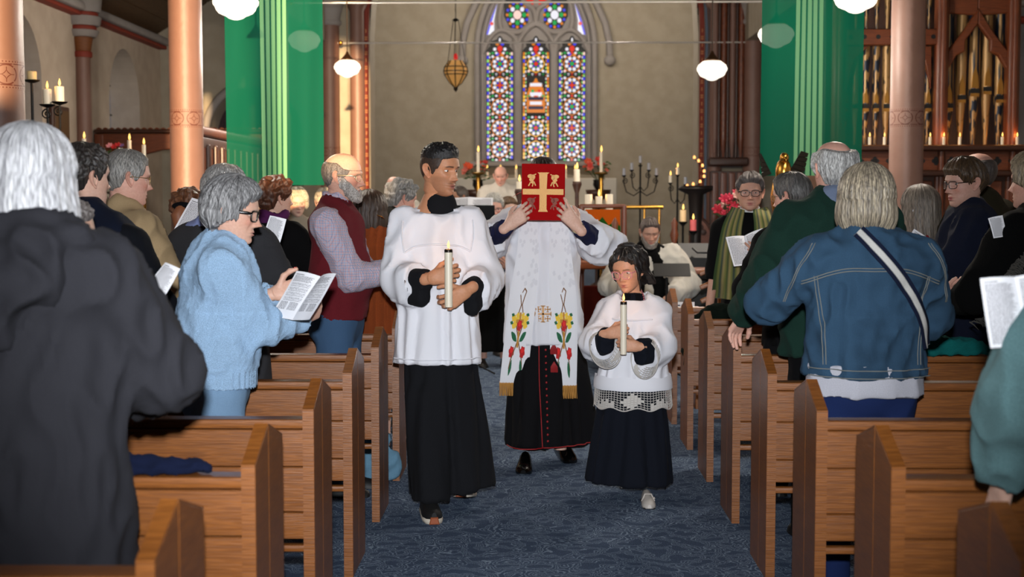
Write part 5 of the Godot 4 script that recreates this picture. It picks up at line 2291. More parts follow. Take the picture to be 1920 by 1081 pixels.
	var rd := thing("folded_cloth","red and orange folded cloth below the small wooden table","cloth",Vector3(.66,.0,-13.3))
	b = MB.new()
	b.box(Vector3(0,.42,0),Vector3(.42,.5,.05),.02)
	obj("panel",b,cloth(Color(.5,.14,.06),"tweed"),rd)
	o = thing("altar_rail","polished brass altar rail behind the seated bearded man","rail",Vector3(0,0,-15.0))
	b = MB.new()
	b.tube([Vector3(.45,1.41,0),Vector3(1.38,1.41,0)],.022,12)
	obj("handrail",b,M.brass,o)
	for x in [.52,.83,1.18,1.34]:
		b = MB.new()
		b.lathe([Vector2(.035,0),Vector2(.03,.03),Vector2(.012,.06),Vector2(.012,.7),Vector2(.02,.74),Vector2(.012,.78),Vector2(.012,1.4)],12)
		b.xf = Transform3D(Basis(),Vector3(x,0,0))
		var q := MB.new()
		q.xf = b.xf
		q.lathe([Vector2(.035,0),Vector2(.03,.03),Vector2(.012,.06),Vector2(.012,.7),Vector2(.02,.74),Vector2(.012,.78),Vector2(.012,1.4)],12)
		obj("post",q,M.brass,o)
	candelabrum(Vector3(1.36,.3,-18.0),1.66,[[-.21,1.5,1.3,.03],[-.11,1.57,1.36,.03],[.0,1.63,1.4,.03],[.11,1.57,1.36,.03],[.21,1.5,1.3,.03]],"five-branched black iron candelabrum with unlit candles against the east wall")
	var cn := 0
	for e in [[-.21,1.5],[-.11,1.57],[.0,1.66],[.11,1.57],[.21,1.5]]:
		cn += 1
		candle(Vector3(1.36 + e[0],.3 + e[1] + .004,-18.0),.02,.09,false,"grey unlit candle on the five-branched candelabrum, %s of five" % ["first","second","middle","fourth","fifth"][cn - 1],"unlit candles",Color(.62,.64,.68))
	candelabrum(Vector3(1.8,.3,-17.6),1.5,[[-.09,1.4,1.2,.03],[.0,1.5,1.3,.03],[.1,1.38,1.2,.03]],"three-branched black iron candelabrum beside the string of lights")
	candle(Vector3(1.71,1.704,-17.6),.02,.09,true,"lit candle on the left branch of the three-branched candelabrum","",Color(.93,.89,.8),1.6)
	candle(Vector3(1.8,1.804,-17.6),.02,.09,true,"lit candle on the central branch of the three-branched candelabrum","",Color(.93,.89,.8),1.6)
	candle(Vector3(1.9,1.684,-17.6),.02,.09,false,"unlit candle on the right branch of the three-branched candelabrum","",Color(.62,.64,.68))
	o = thing("plant_pedestal","dark turned pedestal with wide top under the curved row of lights","pedestal",Vector3(1.87,.0,-16.2))
	b = MB.new()
	b.lathe([Vector2(.17,.0),Vector2(.15,.06),Vector2(.05,.12),Vector2(.055,.7),Vector2(.07,1.2),Vector2(.09,1.55),Vector2(.2,1.6),Vector2(.2,1.65),Vector2(.02,1.65)],20)
	obj("pedestal",b,mat(Color(.06,.035,.025),.5),o)
	o = thing("votive_light_arc","curving iron arc of small round votive lights beside the chancel arch","lights",Vector3(1.87,1.65,-16.2))
	var arc := []
	var spots := [Vector3(-.02,.33,0),Vector3(.03,.29,0),Vector3(.075,.235,0),Vector3(.095,.17,0),Vector3(.095,.11,0),Vector3(.05,.05,0),Vector3(-.1,.0,0),Vector3(-.03,.02,.0)]
	for p in spots.slice(0,6):
		arc.append(p - Vector3(0,.018,0))
	arc.append(Vector3(.0,.0,0))
	b = MB.new()
	b.tube(arc,.005,6)
	obj("arc",b,M.iron,o)
	for p in spots:
		b = MB.new()
		b.xf = Transform3D(Basis(),p)
		b.lathe([Vector2(.012,-.016),Vector2(.017,.0),Vector2(.012,.016),Vector2(.003,.022)],10)
		obj("bulb",b,glow(Color(1.0,.7,.4),1.6),o)
	candle(Vector3(1.66,1.245,-15.6),.036,.13,true,"cream lit pillar candle beside the pink one","",Color(.9,.8,.62),1.8)
	candle(Vector3(1.74,1.15,-15.3),.036,.12,true,"pink lit pillar candle beside the cream one","",Color(.85,.4,.4),1.8)
	for e in [[1.66,1.245,-15.6],[1.74,1.15,-15.3]]:
		var pr := thing("candle_stand","slim dark stand under the %s pillar candle" % ("cream" if e[0] < 1.7 else "pink"),"stand",Vector3(e[0],0,e[2]))
		b = MB.new()
		b.lathe([Vector2(.09,0),Vector2(.08,.02),Vector2(.015,.05),Vector2(.012,e[1] - .05),Vector2(.05,e[1] - .01),Vector2(.05,e[1])],14)
		obj("stem",b,M.iron,pr)
	flowers("flower_arrangement",Vector3(1.575,1.1,-11.2),.13,.36,[Color(.65,.06,.16),Color(.72,.12,.24),Color(.78,.6,.55)],18,"bunch of deep pink flowers beside the woman in the striped scarf",M.iron,.06,17.0)
	o = thing("flower_stand","dark pedestal holding the deep pink flowers","stand",Vector3(1.575,0,-11.2))
	b = MB.new()
	b.lathe([Vector2(.16,0),Vector2(.14,.04),Vector2(.04,.1),Vector2(.04,1.0),Vector2(.13,1.08),Vector2(.13,1.1),Vector2(.02,1.1)],14)
	obj("pedestal",b,M.dark_wood,o)
	o = thing("eagle_lectern","polished brass lectern shaped like an eagle behind the grey-haired man","lectern",Vector3(1.83,0,-10.3))
	b = MB.new()
	b.lathe([Vector2(.2,0),Vector2(.18,.05),Vector2(.06,.1),Vector2(.04,.4),Vector2(.06,.8),Vector2(.045,1.0),Vector2(.065,1.15),Vector2(.05,1.28),Vector2(.075,1.4),Vector2(.09,1.52),Vector2(.075,1.62),Vector2(.05,1.66)],20)
	obj("stem",b,M.brass,o)
	b = MB.new()
	b.ball(Vector3(0,1.7,.02),Vector3(.06,.1,.07),14)
	b.ball(Vector3(0,1.8,.05),Vector3(.035,.04,.045),12)
	b.tube([Vector3(0,1.8,.08),Vector3(0,1.795,.11),Vector3(0,1.775,.12)],[.014,.009,.002],8)
	obj("eagle",b,M.brass,o)
	for s in [-1.0,1.0]:
		b = MB.new()
		b.xf = Transform3D(Basis(Vector3.BACK,s * -.5),Vector3(s * .08,1.72,.0))
		for q in 5:
			b.prism(PackedVector2Array([Vector2(-.02,-.03 + q * .03),Vector2(s * (.09 - q * .012),-.02 + q * .035),Vector2(s * (.085 - q * .012),.01 + q * .035),Vector2(-.02,.02 + q * .03)]),-.012 + q * .004,.0 + q * .004,.002)
		obj("wing",b,mat(Color(.1,.075,.04),.35,.8),o)
	candelabrum(Vector3(-3.84,0,-10.6),2.4,[[.0,2.4,2.0,.062],[.115,2.215,1.86,.062],[.21,2.235,1.86,.062],[-.13,2.25,1.86,.062]],"black scrolled iron candelabrum with cream pillar candles beside the left column")
	candle(Vector3(-3.84,2.405,-10.6),.036,.065,false,"short cream unlit candle at the top of the scrolled candelabrum","",Color(.86,.76,.55))
	candle(Vector3(-3.725,2.22,-10.6),.033,.115,true,"lit white pillar candle on the inner branch of the scrolled candelabrum","",Color(.93,.89,.8),1.6)
	candle(Vector3(-3.63,2.24,-10.6),.035,.115,true,"lit white pillar candle on the outer branch of the scrolled candelabrum","",Color(.93,.89,.8),1.6)
	candle(Vector3(-3.97,2.255,-10.6),.034,.1,false,"white pillar candle half hidden by the near pink column","")
	o = thing("hymn_board","small gilt wooden notice board hanging on the left aisle wall","board",Vector3(-5.4,2.35,-15.75),PI / 2)
	b = MB.new()
	b.box(Vector3.ZERO,Vector3(.55,.4,.05),.012,0)
	obj("frame",b,M.dark_wood,o)
	b = MB.new()
	b.box(Vector3(0,0,.028),Vector3(.45,.3,.012),.004,0)
	obj("panel",b,mat(Color(.3,.2,.07),.5),o)
	o = thing("pedestal","carved white stone pedestal under the pink and white flowers","pedestal",Vector3(-4.55,0,-15.1))
	b = MB.new()
	b.box(Vector3(0,1.62,0),Vector3(.5,.1,.4),.02)
	b.box(Vector3(0,1.53,0),Vector3(.42,.08,.34),.03)
	b.box(Vector3(0,1.42,0),Vector3(.46,.12,.36),.04)
	b.box(Vector3(0,.7,0),Vector3(.4,1.4,.3),.02)
	obj("block",b,paint("white_stone",Color(.8,.78,.72)),o)
	flowers("flower_arrangement",Vector3(-4.55,1.67,-15.1),.19,.3,[Color(.86,.84,.8),Color(.84,.55,.58),Color(.86,.84,.8),Color(.72,.12,.12),Color(.45,.33,.52)],30,"large arrangement of pink, white and red flowers before the dark screen",mats["white_stone"],.09,31.0)
	var tn := 0
	for e in [[-4.88,2.02,-15.0],[-4.505,2.02,-15.4],[-4.345,1.97,-15.4]]:
		tn += 1
		var nm: String = ["left of the pink and white flowers","just behind the pink and white flowers","right of the pink and white flowers"][tn - 1]
		o = thing("candlestick","slim brass candlestick " + nm,"candlestick",Vector3(e[0],0,e[2]),.0,"brass candlesticks by the flowers")
		b = MB.new()
		b.lathe([Vector2(.1,0),Vector2(.09,.03),Vector2(.02,.06),Vector2(.016,e[1] - .1),Vector2(.035,e[1] - .03),Vector2(.03,e[1]),Vector2(.01,e[1])],12)
		obj("stem",b,M.brass,o)
		candle(Vector3(e[0],e[1],e[2]),.021,.13,true,"slim lit white candle " + nm,"",Color(.93,.89,.8),2.0)
	o = thing("loudspeaker","black wedge loudspeaker on the floor behind the wooden rack","loudspeaker",Vector3(1.62,0,-13.2))
	b = MB.new()
	b.xf = Transform3D(Basis(Vector3.UP,PI / 2),Vector3.ZERO)
	b.prism(PackedVector2Array([Vector2(-.2,.75),Vector2(.2,.75),Vector2(.2,1.04),Vector2(.0,1.08),Vector2(-.2,.95)]),-.27,.27,.015)
	obj("cabinet",b,mat(Color(.02,.021,.023),.6),o)
	b = MB.new()
	b.box(Vector3(0,.37,0),Vector3(.4,.75,.36),.01)
	obj("stand",b,M.black,o)
	b = MB.new()
	b.tube([Vector3(-.14,1.04,.16),Vector3(-.1,1.0,.2),Vector3(.1,1.0,.2),Vector3(.14,1.04,.16)],.012,8)
	obj("handle",b,mat(Color(.1,.1,.11),.5),o)
	o = thing("red_cushion","red cushioned seat beside the black loudspeaker","cushion",Vector3(1.45,.62,-13.9))
	b = MB.new()
	b.box(Vector3(0,.22,0),Vector3(.42,.12,.35),.05)
	obj("pad",b,cloth(Color(.42,.02,.03),"weave"),o)
	b = MB.new()
	b.box(Vector3(0,-.22,0),Vector3(.38,.76,.32),.02)
	obj("frame",b,M.dark_wood,o)
	o = thing("music_rack","slanted rack of pale wooden slats in front of the loudspeaker","rack",Vector3(1.42,0,-10.4))
	for i in 3:
		b = MB.new()
		b.xf = Transform3D(Basis(Vector3.BACK,.42),Vector3(-.02,.8 + i * .1,i * -.05))
		b.box(Vector3.ZERO,Vector3(.34,.035,.03),.006,0)
		obj("slat",b,M.pew,o)
	for x in [-.02,.12]:
		b = MB.new()
		b.xf = Transform3D(Basis(Vector3.RIGHT,-.25),Vector3(x,.45,.0))
		b.box(Vector3.ZERO,Vector3(.04,1.0,.03),.006,1)
		obj("leg",b,M.pew,o)
	o = thing("front_desk","plain light wooden desk to the right of the seated bearded man","desk",Vector3(1.46,0,-12.3))
	b = MB.new()
	b.box(Vector3(.1,.865,0),Vector3(.62,.04,.4),.006,0)
	obj("top",b,mats["table_wood"],o)
	for x in [-.17,.36]:
		b = MB.new()
		b.box(Vector3(x,.42,.1),Vector3(.06,.85,.06),.006,1)
		obj("leg",b,mats["table_wood"],o)
	o = thing("bag","light blue cloth bag on the floor under a pew behind the boy","bag",Vector3(-.86,.0,-7.25))
	soft("cloth",o,cloth(Color(.42,.58,.68),"weave"),[bone(Vector3(-.08,.1,0),Vector3(.07,.1,0),.1,.09,.05,Vector3.BACK,.6),bone(Vector3(-.07,.24,0),Vector3(.05,.24,0),.05,.05,.05,Vector3.BACK,.6)],.016,{"disp": creases(.008,Vector3(9,7,9)),"clip":[[Vector3(0,.004,0),Vector3.DOWN]]})
	o = thing("folded_scarf","navy cloth draped on the pew top beside the charcoal jacket","scarf",Vector3(-.98,.777,-3.6))
	soft("cloth",o,cloth(Color(.06,.09,.19),"weave"),[bone(Vector3(-.1,.01,0),Vector3(.1,.008,0),.045,.03,.03)],.01,{"disp": creases(.006,Vector3(14,9,14)),"clip":[[Vector3(0,.003,0),Vector3.DOWN]]})
	o = thing("paper","loose white sheet lying on the front pew rail beside the green bag","paper",Vector3(1.28,.778,-9.19))
	b = MB.new()
	b.box(Vector3(0,.002,0),Vector3(.24,.003,.1),.0)
	obj("sheet",b,mat(Color(.85,.85,.87),.7),o)
	o = thing("name_card","white folded name card standing on a low wooden shelf beside the girl's shoulder","card",Vector3(1.02,.715,-9.9))
	b = MB.new()
	b.prism(PackedVector2Array([Vector2(-.1,0),Vector2(.12,0),Vector2(.12,.05),Vector2(-.1,.05)]),0,.004)
	obj("card",b,mat(Color(.85,.85,.86),.7),o)
	var ln := MB.new()
	for i in 7:
		ln.box(Vector3(-.07 + i * .026 + hsh(i) * .004,.026,.0045),Vector3(.014 + .006 * hsh(i,2.0),.01,.001),.0)
	obj("print",ln,mat(Color(.25,.25,.28),.7),o)
	o = thing("low_shelf","low brown wooden shelf under the white name card","shelf",Vector3(1.02,0,-10.0))
	b = MB.new()
	b.box(Vector3(0,.69,0),Vector3(.36,.05,.32),.006,0)
	obj("board",b,M.pew,o)
	for x in [-.15,.15]:
		b = MB.new()
		b.box(Vector3(x,.33,0),Vector3(.04,.67,.28),.006,1)
		obj("side",b,M.pew,o)
	o = thing("bag","dark green soft bag slumped on the pew end beside the girl","bag",Vector3(1.1,.43,-8.5))
	soft("cloth",o,cloth(Color(.03,.075,.045),"weave"),[bone(Vector3(-.1,.1,0),Vector3(.14,.12,0),.1,.11,.06),bone(Vector3(-.06,.28,0),Vector3(.12,.3,0),.09,.09,.07),bone(Vector3(.0,.35,0),Vector3(.1,.37,0),.07,.06,.05)],.02,{"disp": creases(.014,Vector3(9,6,9)),"clip":[[Vector3(0,-.015,0),Vector3(0,-1,0)]]})
const FAIR := Color(.64,.4,.31)
const PINK_SKIN := Color(.66,.37,.29)
const BROWN_SKIN := Color(.53,.25,.135)
const LIGHT_BROWN := Color(.56,.29,.18)
func elder(d := {}) -> Dictionary:
	var h := {"skin":FAIR,"age":1.0,"nose":1.1,"rosy":.4,"lip":Color(.4,.16,.14),"brow_c":Color(.25,.22,.2),"brow_k":.5,"chin":.004,"hollow":.003}
	h.merge(d,true)
	return h
func crop(col: Color,col2: Color,th := .012,d := {}) -> Dictionary:
	var h := {"col": col,"col2": col2,"keys":[[0,.62,th * .7,0],[45,.52,th,0],[66,.12,th * .8,0],[80,-.12,th * .6,0],[98,.02,th * .6,0],[120,-.42,th,0],[180,-.62,th,0]],"amp":.003}
	h.merge(d,true)
	return h
func fringe_ring(col: Color,col2: Color,th := .008,top := .45) -> Dictionary:
	return {"col": col,"col2": col2,"start":[[0,.3],[58,.28],[75,.3],[100,top],[180,top + .05]],"keys":[[0,.28,0,0],[58,.26,0,0],[72,-.02,th * .6,0],[82,-.15,th * .6,0],[98,.0,th * .7,0],[120,-.42,th,0],[180,-.62,th,0]],"amp":.002}
func bob(col: Color,col2: Color,len := -1.0,th := .026,d := {}) -> Dictionary:
	var h := {"col": col,"col2": col2,"keys":[[0,.6,th * .6,0],[30,.52,th * .8,.2],[52,.1,th,.8],[70,len * .9,th,1],[110,len,th * 1.1,1],[180,len * 1.02,th * 1.1,1]],"amp":.005,"flare":.012,"tuck":.02,"fy":.7,"nv":44,"nu":140}
	h.merge(d,true)
	return h
func curly(col: Color,col2: Color,th := .025,d := {}) -> Dictionary:
	var h := {"col": col,"col2": col2,"keys":[[0,.6,th * .7,0],[40,.5,th,0],[62,.05,th,0],[82,-.15,th * .8,0],[100,-.1,th * .9,0],[122,-.55,th,.3],[180,-.75,th,.4]],"amp":.003,"curl":.018,"curl_f":26.0,"nv":44,"nu":140}
	h.merge(d,true)
	return h
const RELAX := [[18,24,14],[22,28,16],[26,32,18],[30,36,20]]
const GRIP := [[52,62,34],[56,66,36],[60,68,36],[62,68,36]]
const PINCH := [[36,30,18],[34,32,18],[36,34,20],[40,36,22]]
const THUMB := [[.7,.6,.38],[.85,.25,.45],[.95,.05,.3]]
const THUMB_IN := [[.5,.55,.67],[.72,.1,.68],[.85,-.25,.45]]
func reading(y := 1.1,z := .33,x := .1) -> Dictionary:
	return {"R":{"hand":Vector3(-x,y,z),"pole":Vector3(-.7,-.8,-.3),"f":Vector3(.35,.35,.85),"p":Vector3(.75,.55,-.25),"curl":PINCH,"thumb":THUMB_IN},"L":{"hand":Vector3(x,y,z),"pole":Vector3(.7,-.8,-.3),"f":Vector3(-.35,.35,.85),"p":Vector3(-.75,.55,-.25),"curl":PINCH,"thumb":THUMB_IN}}
func jacket(P: Dictionary,called: String,m: Material,g: float,o := {}) -> Dictionary:
	var b := torso_bones(P,g,o)
	b.append_array(sleeve_bones(P,o.get("sleeve",g * .8),o))
	var nk: Vector3 = P.neck
	if o.has("collar"):
		b.append(bone(nk + Vector3(0,-.04,.0),nk + Vector3(0,float(o.collar),.004),.07 * P.s,.064 * P.s,.02,Vector3.ZERO,1.0,0,2))
	if o.has("extra"):
		b.append_array(o.extra)
	if not o.has("collar"):
		b.append(bone(nk + Vector3(0,float(o.get("cut",-.03)),float(o.get("cut_z",.012))),nk + Vector3(0,.12,.03),float(o.get("cut_r",.058)) * P.s,.06 * P.s,.01,Vector3.ZERO,1.0,1))
	var e := {"disp": o.get("disp",creases(.006,Vector3(5,3.2,5)))}
	for k in ["tint","clip"]:
		if o.has(k):
			e[k] = o[k]
	return soft(called,P.root,m,b,o.get("cell",.016),e)
func trousers(P: Dictionary,m: Material,g := .008,cell := .02,o := {}) -> Dictionary:
	var j := soft(o.get("name","trousers"),P.root,m,leg_bones(P,g,o),cell,{"disp": creases(.004,Vector3(6,4,6))})
	shoes(P,M.black)
	return j
func ribbon(parent: Node3D,called: String,job: Dictionary,pts: Array,w: Array,sgn: float,off: float,m: Material,n := 40,stripes: Array = [],uvs := false) -> MeshInstance3D:
	var mb := MB.new()
	var k := 12
	var f: Array = []
	var b: Array = []
	var total := pts.size() - 1
	for j in n + 1:
		var t := float(j) / n * total
		var i := mini(int(t),total - 1)
		var q: Vector2 = pts[maxi(i - 1,0)].cubic_interpolate(pts[i],pts[i],pts[i],0) if false else pts[i].cubic_interpolate(pts[i + 1],pts[maxi(i - 1,0)],pts[mini(i + 2,total)],t - i)
		var d: Vector2 = (pts[mini(i + 1,total)] - pts[i]).normalized()
		var sd := Vector2(-d.y,d.x)
		var wd: float = lerpf(w[i],w[mini(i + 1,w.size() - 1)],t - i)
		var r1 := PackedVector3Array()
		for e in k + 1:
			var p := q + sd * (float(e) / k - .5) * wd
			r1.append(Vector3(p.x,p.y,skin_z(job,p.x,p.y,sgn,.02)))
		f.append(r1)
	for pass_ in 2:
		for j in n + 1:
			var r: PackedVector3Array = f[j]
			var c: PackedVector3Array = r.duplicate()
			for e in k + 1:
				var s := .0
				var cnt := .0
				for dj in range(-1,2):
					for de in range(-1,2):
						if j + dj >= 0 and j + dj <= n and e + de >= 0 and e + de <= k:
							var zz: float = f[j + dj][e + de].z
							if absf(zz) > 1e-6:
								s += zz
								cnt += 1.0
				c[e].z = lerpf(s / maxf(cnt,1.0),r[e].z,.35) if absf(r[e].z) > 1e-6 else s / maxf(cnt,1.0)
			f[j] = c
	var rows := []
	for j in n + 1:
		var row := PackedVector3Array()
		for e in k + 1:
			row.append(f[j][e] + Vector3(0,0,sgn * off))
		for e in range(k,-1,-1):
			row.append(f[j][e] + Vector3(0,0,sgn * (off - .003)))
		rows.append(row)
	mb.rows(rows,true,true)
	for j in n + 1:
		for e in 2 * (k + 1):
			var q := e if e <= k else 2 * k + 1 - e
			var id := j * 2 * (k + 1) + e
			if uvs:
				mb.uv[id] = Vector2(float(q) / k,float(j) / n)
			if not stripes.is_empty():
				mb.c[id] = stripes[int(clampf(float(q) / (k + .001) * stripes.size(),0,stripes.size() - 1))]
	return obj(called,mb,m,parent)
func seam(parent: Node3D,called: String,job: Dictionary,pts: Array,sgn: float,r: float,m: Material,n := 24) -> void:
	var p := []
	var total := pts.size() - 1
	for j in n + 1:
		var t := float(j) / n * total
		var i := mini(int(t),total - 1)
		var q: Vector2 = pts[i].cubic_interpolate(pts[i + 1],pts[maxi(i - 1,0)],pts[mini(i + 2,total)],t - i)
		p.append(Vector3(q.x,q.y,skin_z(job,q.x,q.y,sgn,.018) + sgn * .0005))
	var mb := MB.new()
	mb.tube(p,r,5)
	obj(called,mb,m,parent)
func pleats(amp: float,n: float,y_top: float,y_full: float,sd := .0,rest := .003,xmax := 9.0) -> Callable:
	return func(p: Vector3,nn: Vector3) -> float:
		var k := smoothstep(y_top,y_full,p.y) * (1.0 - smoothstep(xmax - .05,xmax + .02,absf(p.x)))
		var a := atan2(p.x,p.z * 1.3 + .0001)
		var w := nz.get_noise_2d(a * 22.0 + sd * 9.0,p.y * 10.0 + sd * 31.0)
		var s := sin(a * n + w * 3.0 + sd)
		return (amp * k * s + rest * (1.0 - k) * (1.0 - 3.0 * absf(nz.get_noise_3dv(p * Vector3(120,62,120) + Vector3.ONE * sd)))) * (1.0 if absf(nn.y) < .8 else .3)
func build_cast() -> void:
	cast_centre()
	cast_left()
	cast_right()
	cast_far()
func held_candle(at: Vector3,h: float,r: float,label: String) -> void:
	var o := thing("candle",label,"candle",at)
	var m := MB.new()
	m.lathe([Vector2(r * .96,0),Vector2(r,.002),Vector2(r,h - .001),Vector2(r * .9,h)],24)
	obj("tube",m,mat(Color(.86,.82,.74),.4),o)
	m = MB.new()
	m.lathe([Vector2(r * 1.02,h - .004),Vector2(r * 1.03,h + .008),Vector2(r * .85,h + .011),Vector2(r * .25,h + .009)],24)
	obj("metal_cap",m,mat(Color(.16,.13,.11),.4,.7),o)
	m = MB.new()
	m.tube([Vector3(0,h + .008,0),Vector3(.0,h + .017,0)],.0016,6)
	obj("wick",m,M.black,o)
	flame(o,Vector3(0,h + .014,0),1.0)
func cast_centre() -> void:
	var white := cloth(Color(.85,.85,.875),"cotton",1.0,.1)
	var black := cloth(Color(.095,.098,.112),"weave",.6,.2)
	var navy := cloth(Color(.075,.088,.125),"weave",.6,.2)
	var boy_head := {"skin":BROWN_SKIN,"nose":1.12,"rosy":.25,"rosy_c":Color(.36,.13,.08),"lip":Color(.3,.1,.085),"lips":1.25,"brow_c":Color(.012,.009,.008),"brow_t":.0036,"brow_k":1.0,"stubble":.28,"jaw":.92,"lid":.34,"eye_s":1.06,"brow":.0045,"wide":.96,"cheek":.003,"stubble_c":Color(.035,.024,.02)}
	var s := 1.765 / 1.7
	var P := fig({"at":Vector3(-.47,0,-6.66),"yaw":6,"h":1.765,"head_off":Vector3(-.022,-.004,.01),"bw":.95,"hi": true,"head": boy_head,"turn":46,"nod":7,"tilt":0,"neck_r":.056,"gaze":Vector3(.22,-.1,1),"hand_cell":.0032,
		"label": "teenage boy in white surplice over black cassock carrying a lit candle, looking sideways",
		"hair":[{"col":Color(.006,.006,.007),"col2":Color(.018,.017,.018),"keys":[[0,.54,.014,0],[40,.5,.016,0],[58,.4,.013,0],[90,.34,.01,0],[180,.2,.012,0]],"amp":.0018,"jag":.02,"freq":20.0,"edge":.4,"curl":.003,"curl_f":90.0},
			{"name": "faded_sides","col":Color(.045,.027,.019),"col2":Color(.08,.045,.028),"start":[[0,.56],[50,.54],[90,.5],[180,.4]],"keys":[[0,.54,0,0],[48,.46,0,0],[66,.06,.0015,0],[80,-.2,.001,0],[98,.0,.001,0],[120,-.35,.002,0],[180,-.6,.002,0]],"amp":.0004}],
		"R":{"hand":Vector3(-.035,1.135,.27),"pole":Vector3(-.55,-1.0,-.3),"f":Vector3(.93,.2,.3),"p":Vector3(.25,.0,-.9),"curl":[[30,58,30],[34,60,32],[38,62,32],[44,62,32]],"thumb":[[.55,.6,.55],[.8,.35,.5],[.9,.2,.3]],"spread":6.0},
		"L":{"hand":Vector3(.125,1.075,.275),"pole":Vector3(.5,-1.0,-.3),"f":Vector3(-.84,-.5,.22),"p":Vector3(-.1,.1,-.95),"curl":[[28,52,26],[30,54,28],[32,54,28],[30,48,24]],"thumb":[[.5,.7,.5],[.8,.4,.4],[.9,.2,.3]],"spread":9.0}})
	var a: Dictionary = P.arms
	var U: Callable = P.U
	var b := [bone(Vector3(-.09,1.39,-.015),Vector3(.085,1.39,-.015),.055,.055,.03),bone(Vector3(.0,1.385,-.02),Vector3(.014,1.472,-.004),.098,.08,.03,Vector3.BACK,.86)]
	b.append(bone(Vector3(0,.98,0),Vector3(0,1.33,0),.12,.1,.04,Vector3.BACK,.72))
	b.append(bone(Vector3(-.01,.98,0),Vector3(.07,.095,.015),.16,.2,.05,Vector3.BACK,.78,0,2))
	b.append(bone(Vector3(-.07,.55,.1),Vector3(-.045,.075,.17),.07,.085,.06,Vector3.ZERO,1.0,0,2))
	for k in ["R","L"]:
		b.append(bone(a[k][0].lerp(a[k][1],.5),a[k][1],.045,.05,.04))
		var d: Vector3 = (a[k][2] - a[k][1])
		b.append(bone(a[k][1],a[k][1] + d * .88,.05,.046,.02,Vector3.ZERO,1.0,0,2))
		b.append(bone(a[k][1] + d * .2 + Vector3(0,-.06,0),a[k][1] + d * .82 + Vector3(0,-.075,0),.036,.034,.04,Vector3.ZERO,1.0,0,2))
		b.append(bone(a[k][1] + d * .3 + Vector3(0,-.09,0),a[k][1] + d * .76 + Vector3(0,-.115,0),.022,.02,.05,Vector3.ZERO,1.0,0,2))
	soft("cassock",P.root,black,b,.013,{"disp": pleats(.016,9.0,.95,.35,2.0)})
	b = []
	b.append(bone(Vector3(0,1.34,-.015),Vector3(0,1.12,.0),.16,.178,.06,Vector3.BACK,.7))
	b.append(bone(Vector3(0,1.14,.0),Vector3(-.005,.712,.01),.178,.215,.06,Vector3.BACK,.74,0,2))
	b.append(bone(U.call(-.13,1.345,-.015),U.call(.13,1.345,-.015),.066,.066,.05))
	for k in ["R","L"]:
		var sg := -1.0 if k == "R" else 1.0
		var d: Vector3 = (a[k][2] - a[k][1])
		b.append(bone(a[k][0] + Vector3(-sg * .01,-.005,0),a[k][1] + Vector3(-sg * .005,.0,0),.066,.074,.04))
		b.append(bone(a[k][1] + Vector3(-sg * .01,.0,0),a[k][1] + d * .62,.072,.078,.04,Vector3.ZERO,1.0,0,2))
		b.append(bone(a[k][1] + Vector3(-sg * .02,-.06,.03),a[k][1] + d * .52 + Vector3(0,-.085,0),.045,.05,.07,Vector3.ZERO,1.0,0,2))
	b.append(bone(Vector3(-.098,1.492,.075),Vector3(.085,1.492,.075),.064,.064,.01,Vector3.ZERO,1.0,1))
	b.append(bone(Vector3(-.1,1.505,-.02),Vector3(.09,1.505,-.02),.062,.062,.01,Vector3.ZERO,1.0,1))
	var boy_s := soft("surplice",P.root,white,b,.0115,{"disp": pleats(.01,15.0,1.27,1.1,5.0,.01,.19)})
	after.append(func() -> void:
		seam(P.root,"yoke_seam",boy_s,[Vector2(-.16,1.245),Vector2(-.1,1.275),Vector2(.0,1.285),Vector2(.1,1.275),Vector2(.155,1.25)],1.0,.0045,white)
		seam(P.root,"armhole_seam",boy_s,[Vector2(-.165,1.4),Vector2(-.17,1.33),Vector2(-.16,1.245)],1.0,.004,white)
		seam(P.root,"armhole_seam",boy_s,[Vector2(.165,1.4),Vector2(.168,1.33),Vector2(.155,1.25)],1.0,.004,white)
		seam(P.root,"hem_seam",boy_s,[Vector2(-.21,.745),Vector2(-.1,.742),Vector2(.0,.742),Vector2(.1,.742),Vector2(.2,.745)],1.0,.003,white,40))
	for e in [[-.045,.185,.0,.1],[.142,-.13,.1,-.22]]:
		var sh := MB.new()
		sh.xf = Transform3D(Basis(Vector3.UP,e[3]) * Basis(Vector3.RIGHT,-e[2] * 2.0),Vector3(e[0],e[2] * .25,e[1]))
		var so := MB.new()
		so.xf = sh.xf
		var tn := MB.new()
		tn.xf = sh.xf
		var r1 := []
		var r2 := []
		for q in [[-.13,.02,.075],[-.11,.036,.095],[-.04,.04,.1],[.04,.046,.078],[.1,.047,.062],[.14,.036,.052],[.158,.014,.045]]:
			var w1 := PackedVector3Array()
			var w2 := PackedVector3Array()
			for i in 16:
				var t := TAU * i / 16
				w1.append(Vector3(cos(t) * q[1],.022 + maxf(-.004,sin(t)) * (q[2] - .012),q[0]))
				w2.append(Vector3(cos(t) * (q[1] + .003),clampf(.012 + sin(t) * .03,.0,.024),q[0] * 1.02))
			r1.append(w1)
			r2.append(w2)
		sh.rows(r1)
		so.rows(r2)
		tn.prism(PackedVector2Array([Vector2(-.024,.0),Vector2(.024,.0),Vector2(.017,.033),Vector2(-.017,.033)]),.135,.1665,.004)
		var so2 := obj("shoe",sh,mat(Color(.02,.02,.022),.7),P.root)
		obj("sole",so,mat(Color(.78,.74,.68),.6),so2)
		obj("toe_bumper",tn,mat(Color(.55,.27,.13),.6),so2)
	held_candle(Vector3(-.395,1.005,-6.33),.255,.0185,"tall white candle with flame held in both hands by the teenage boy")
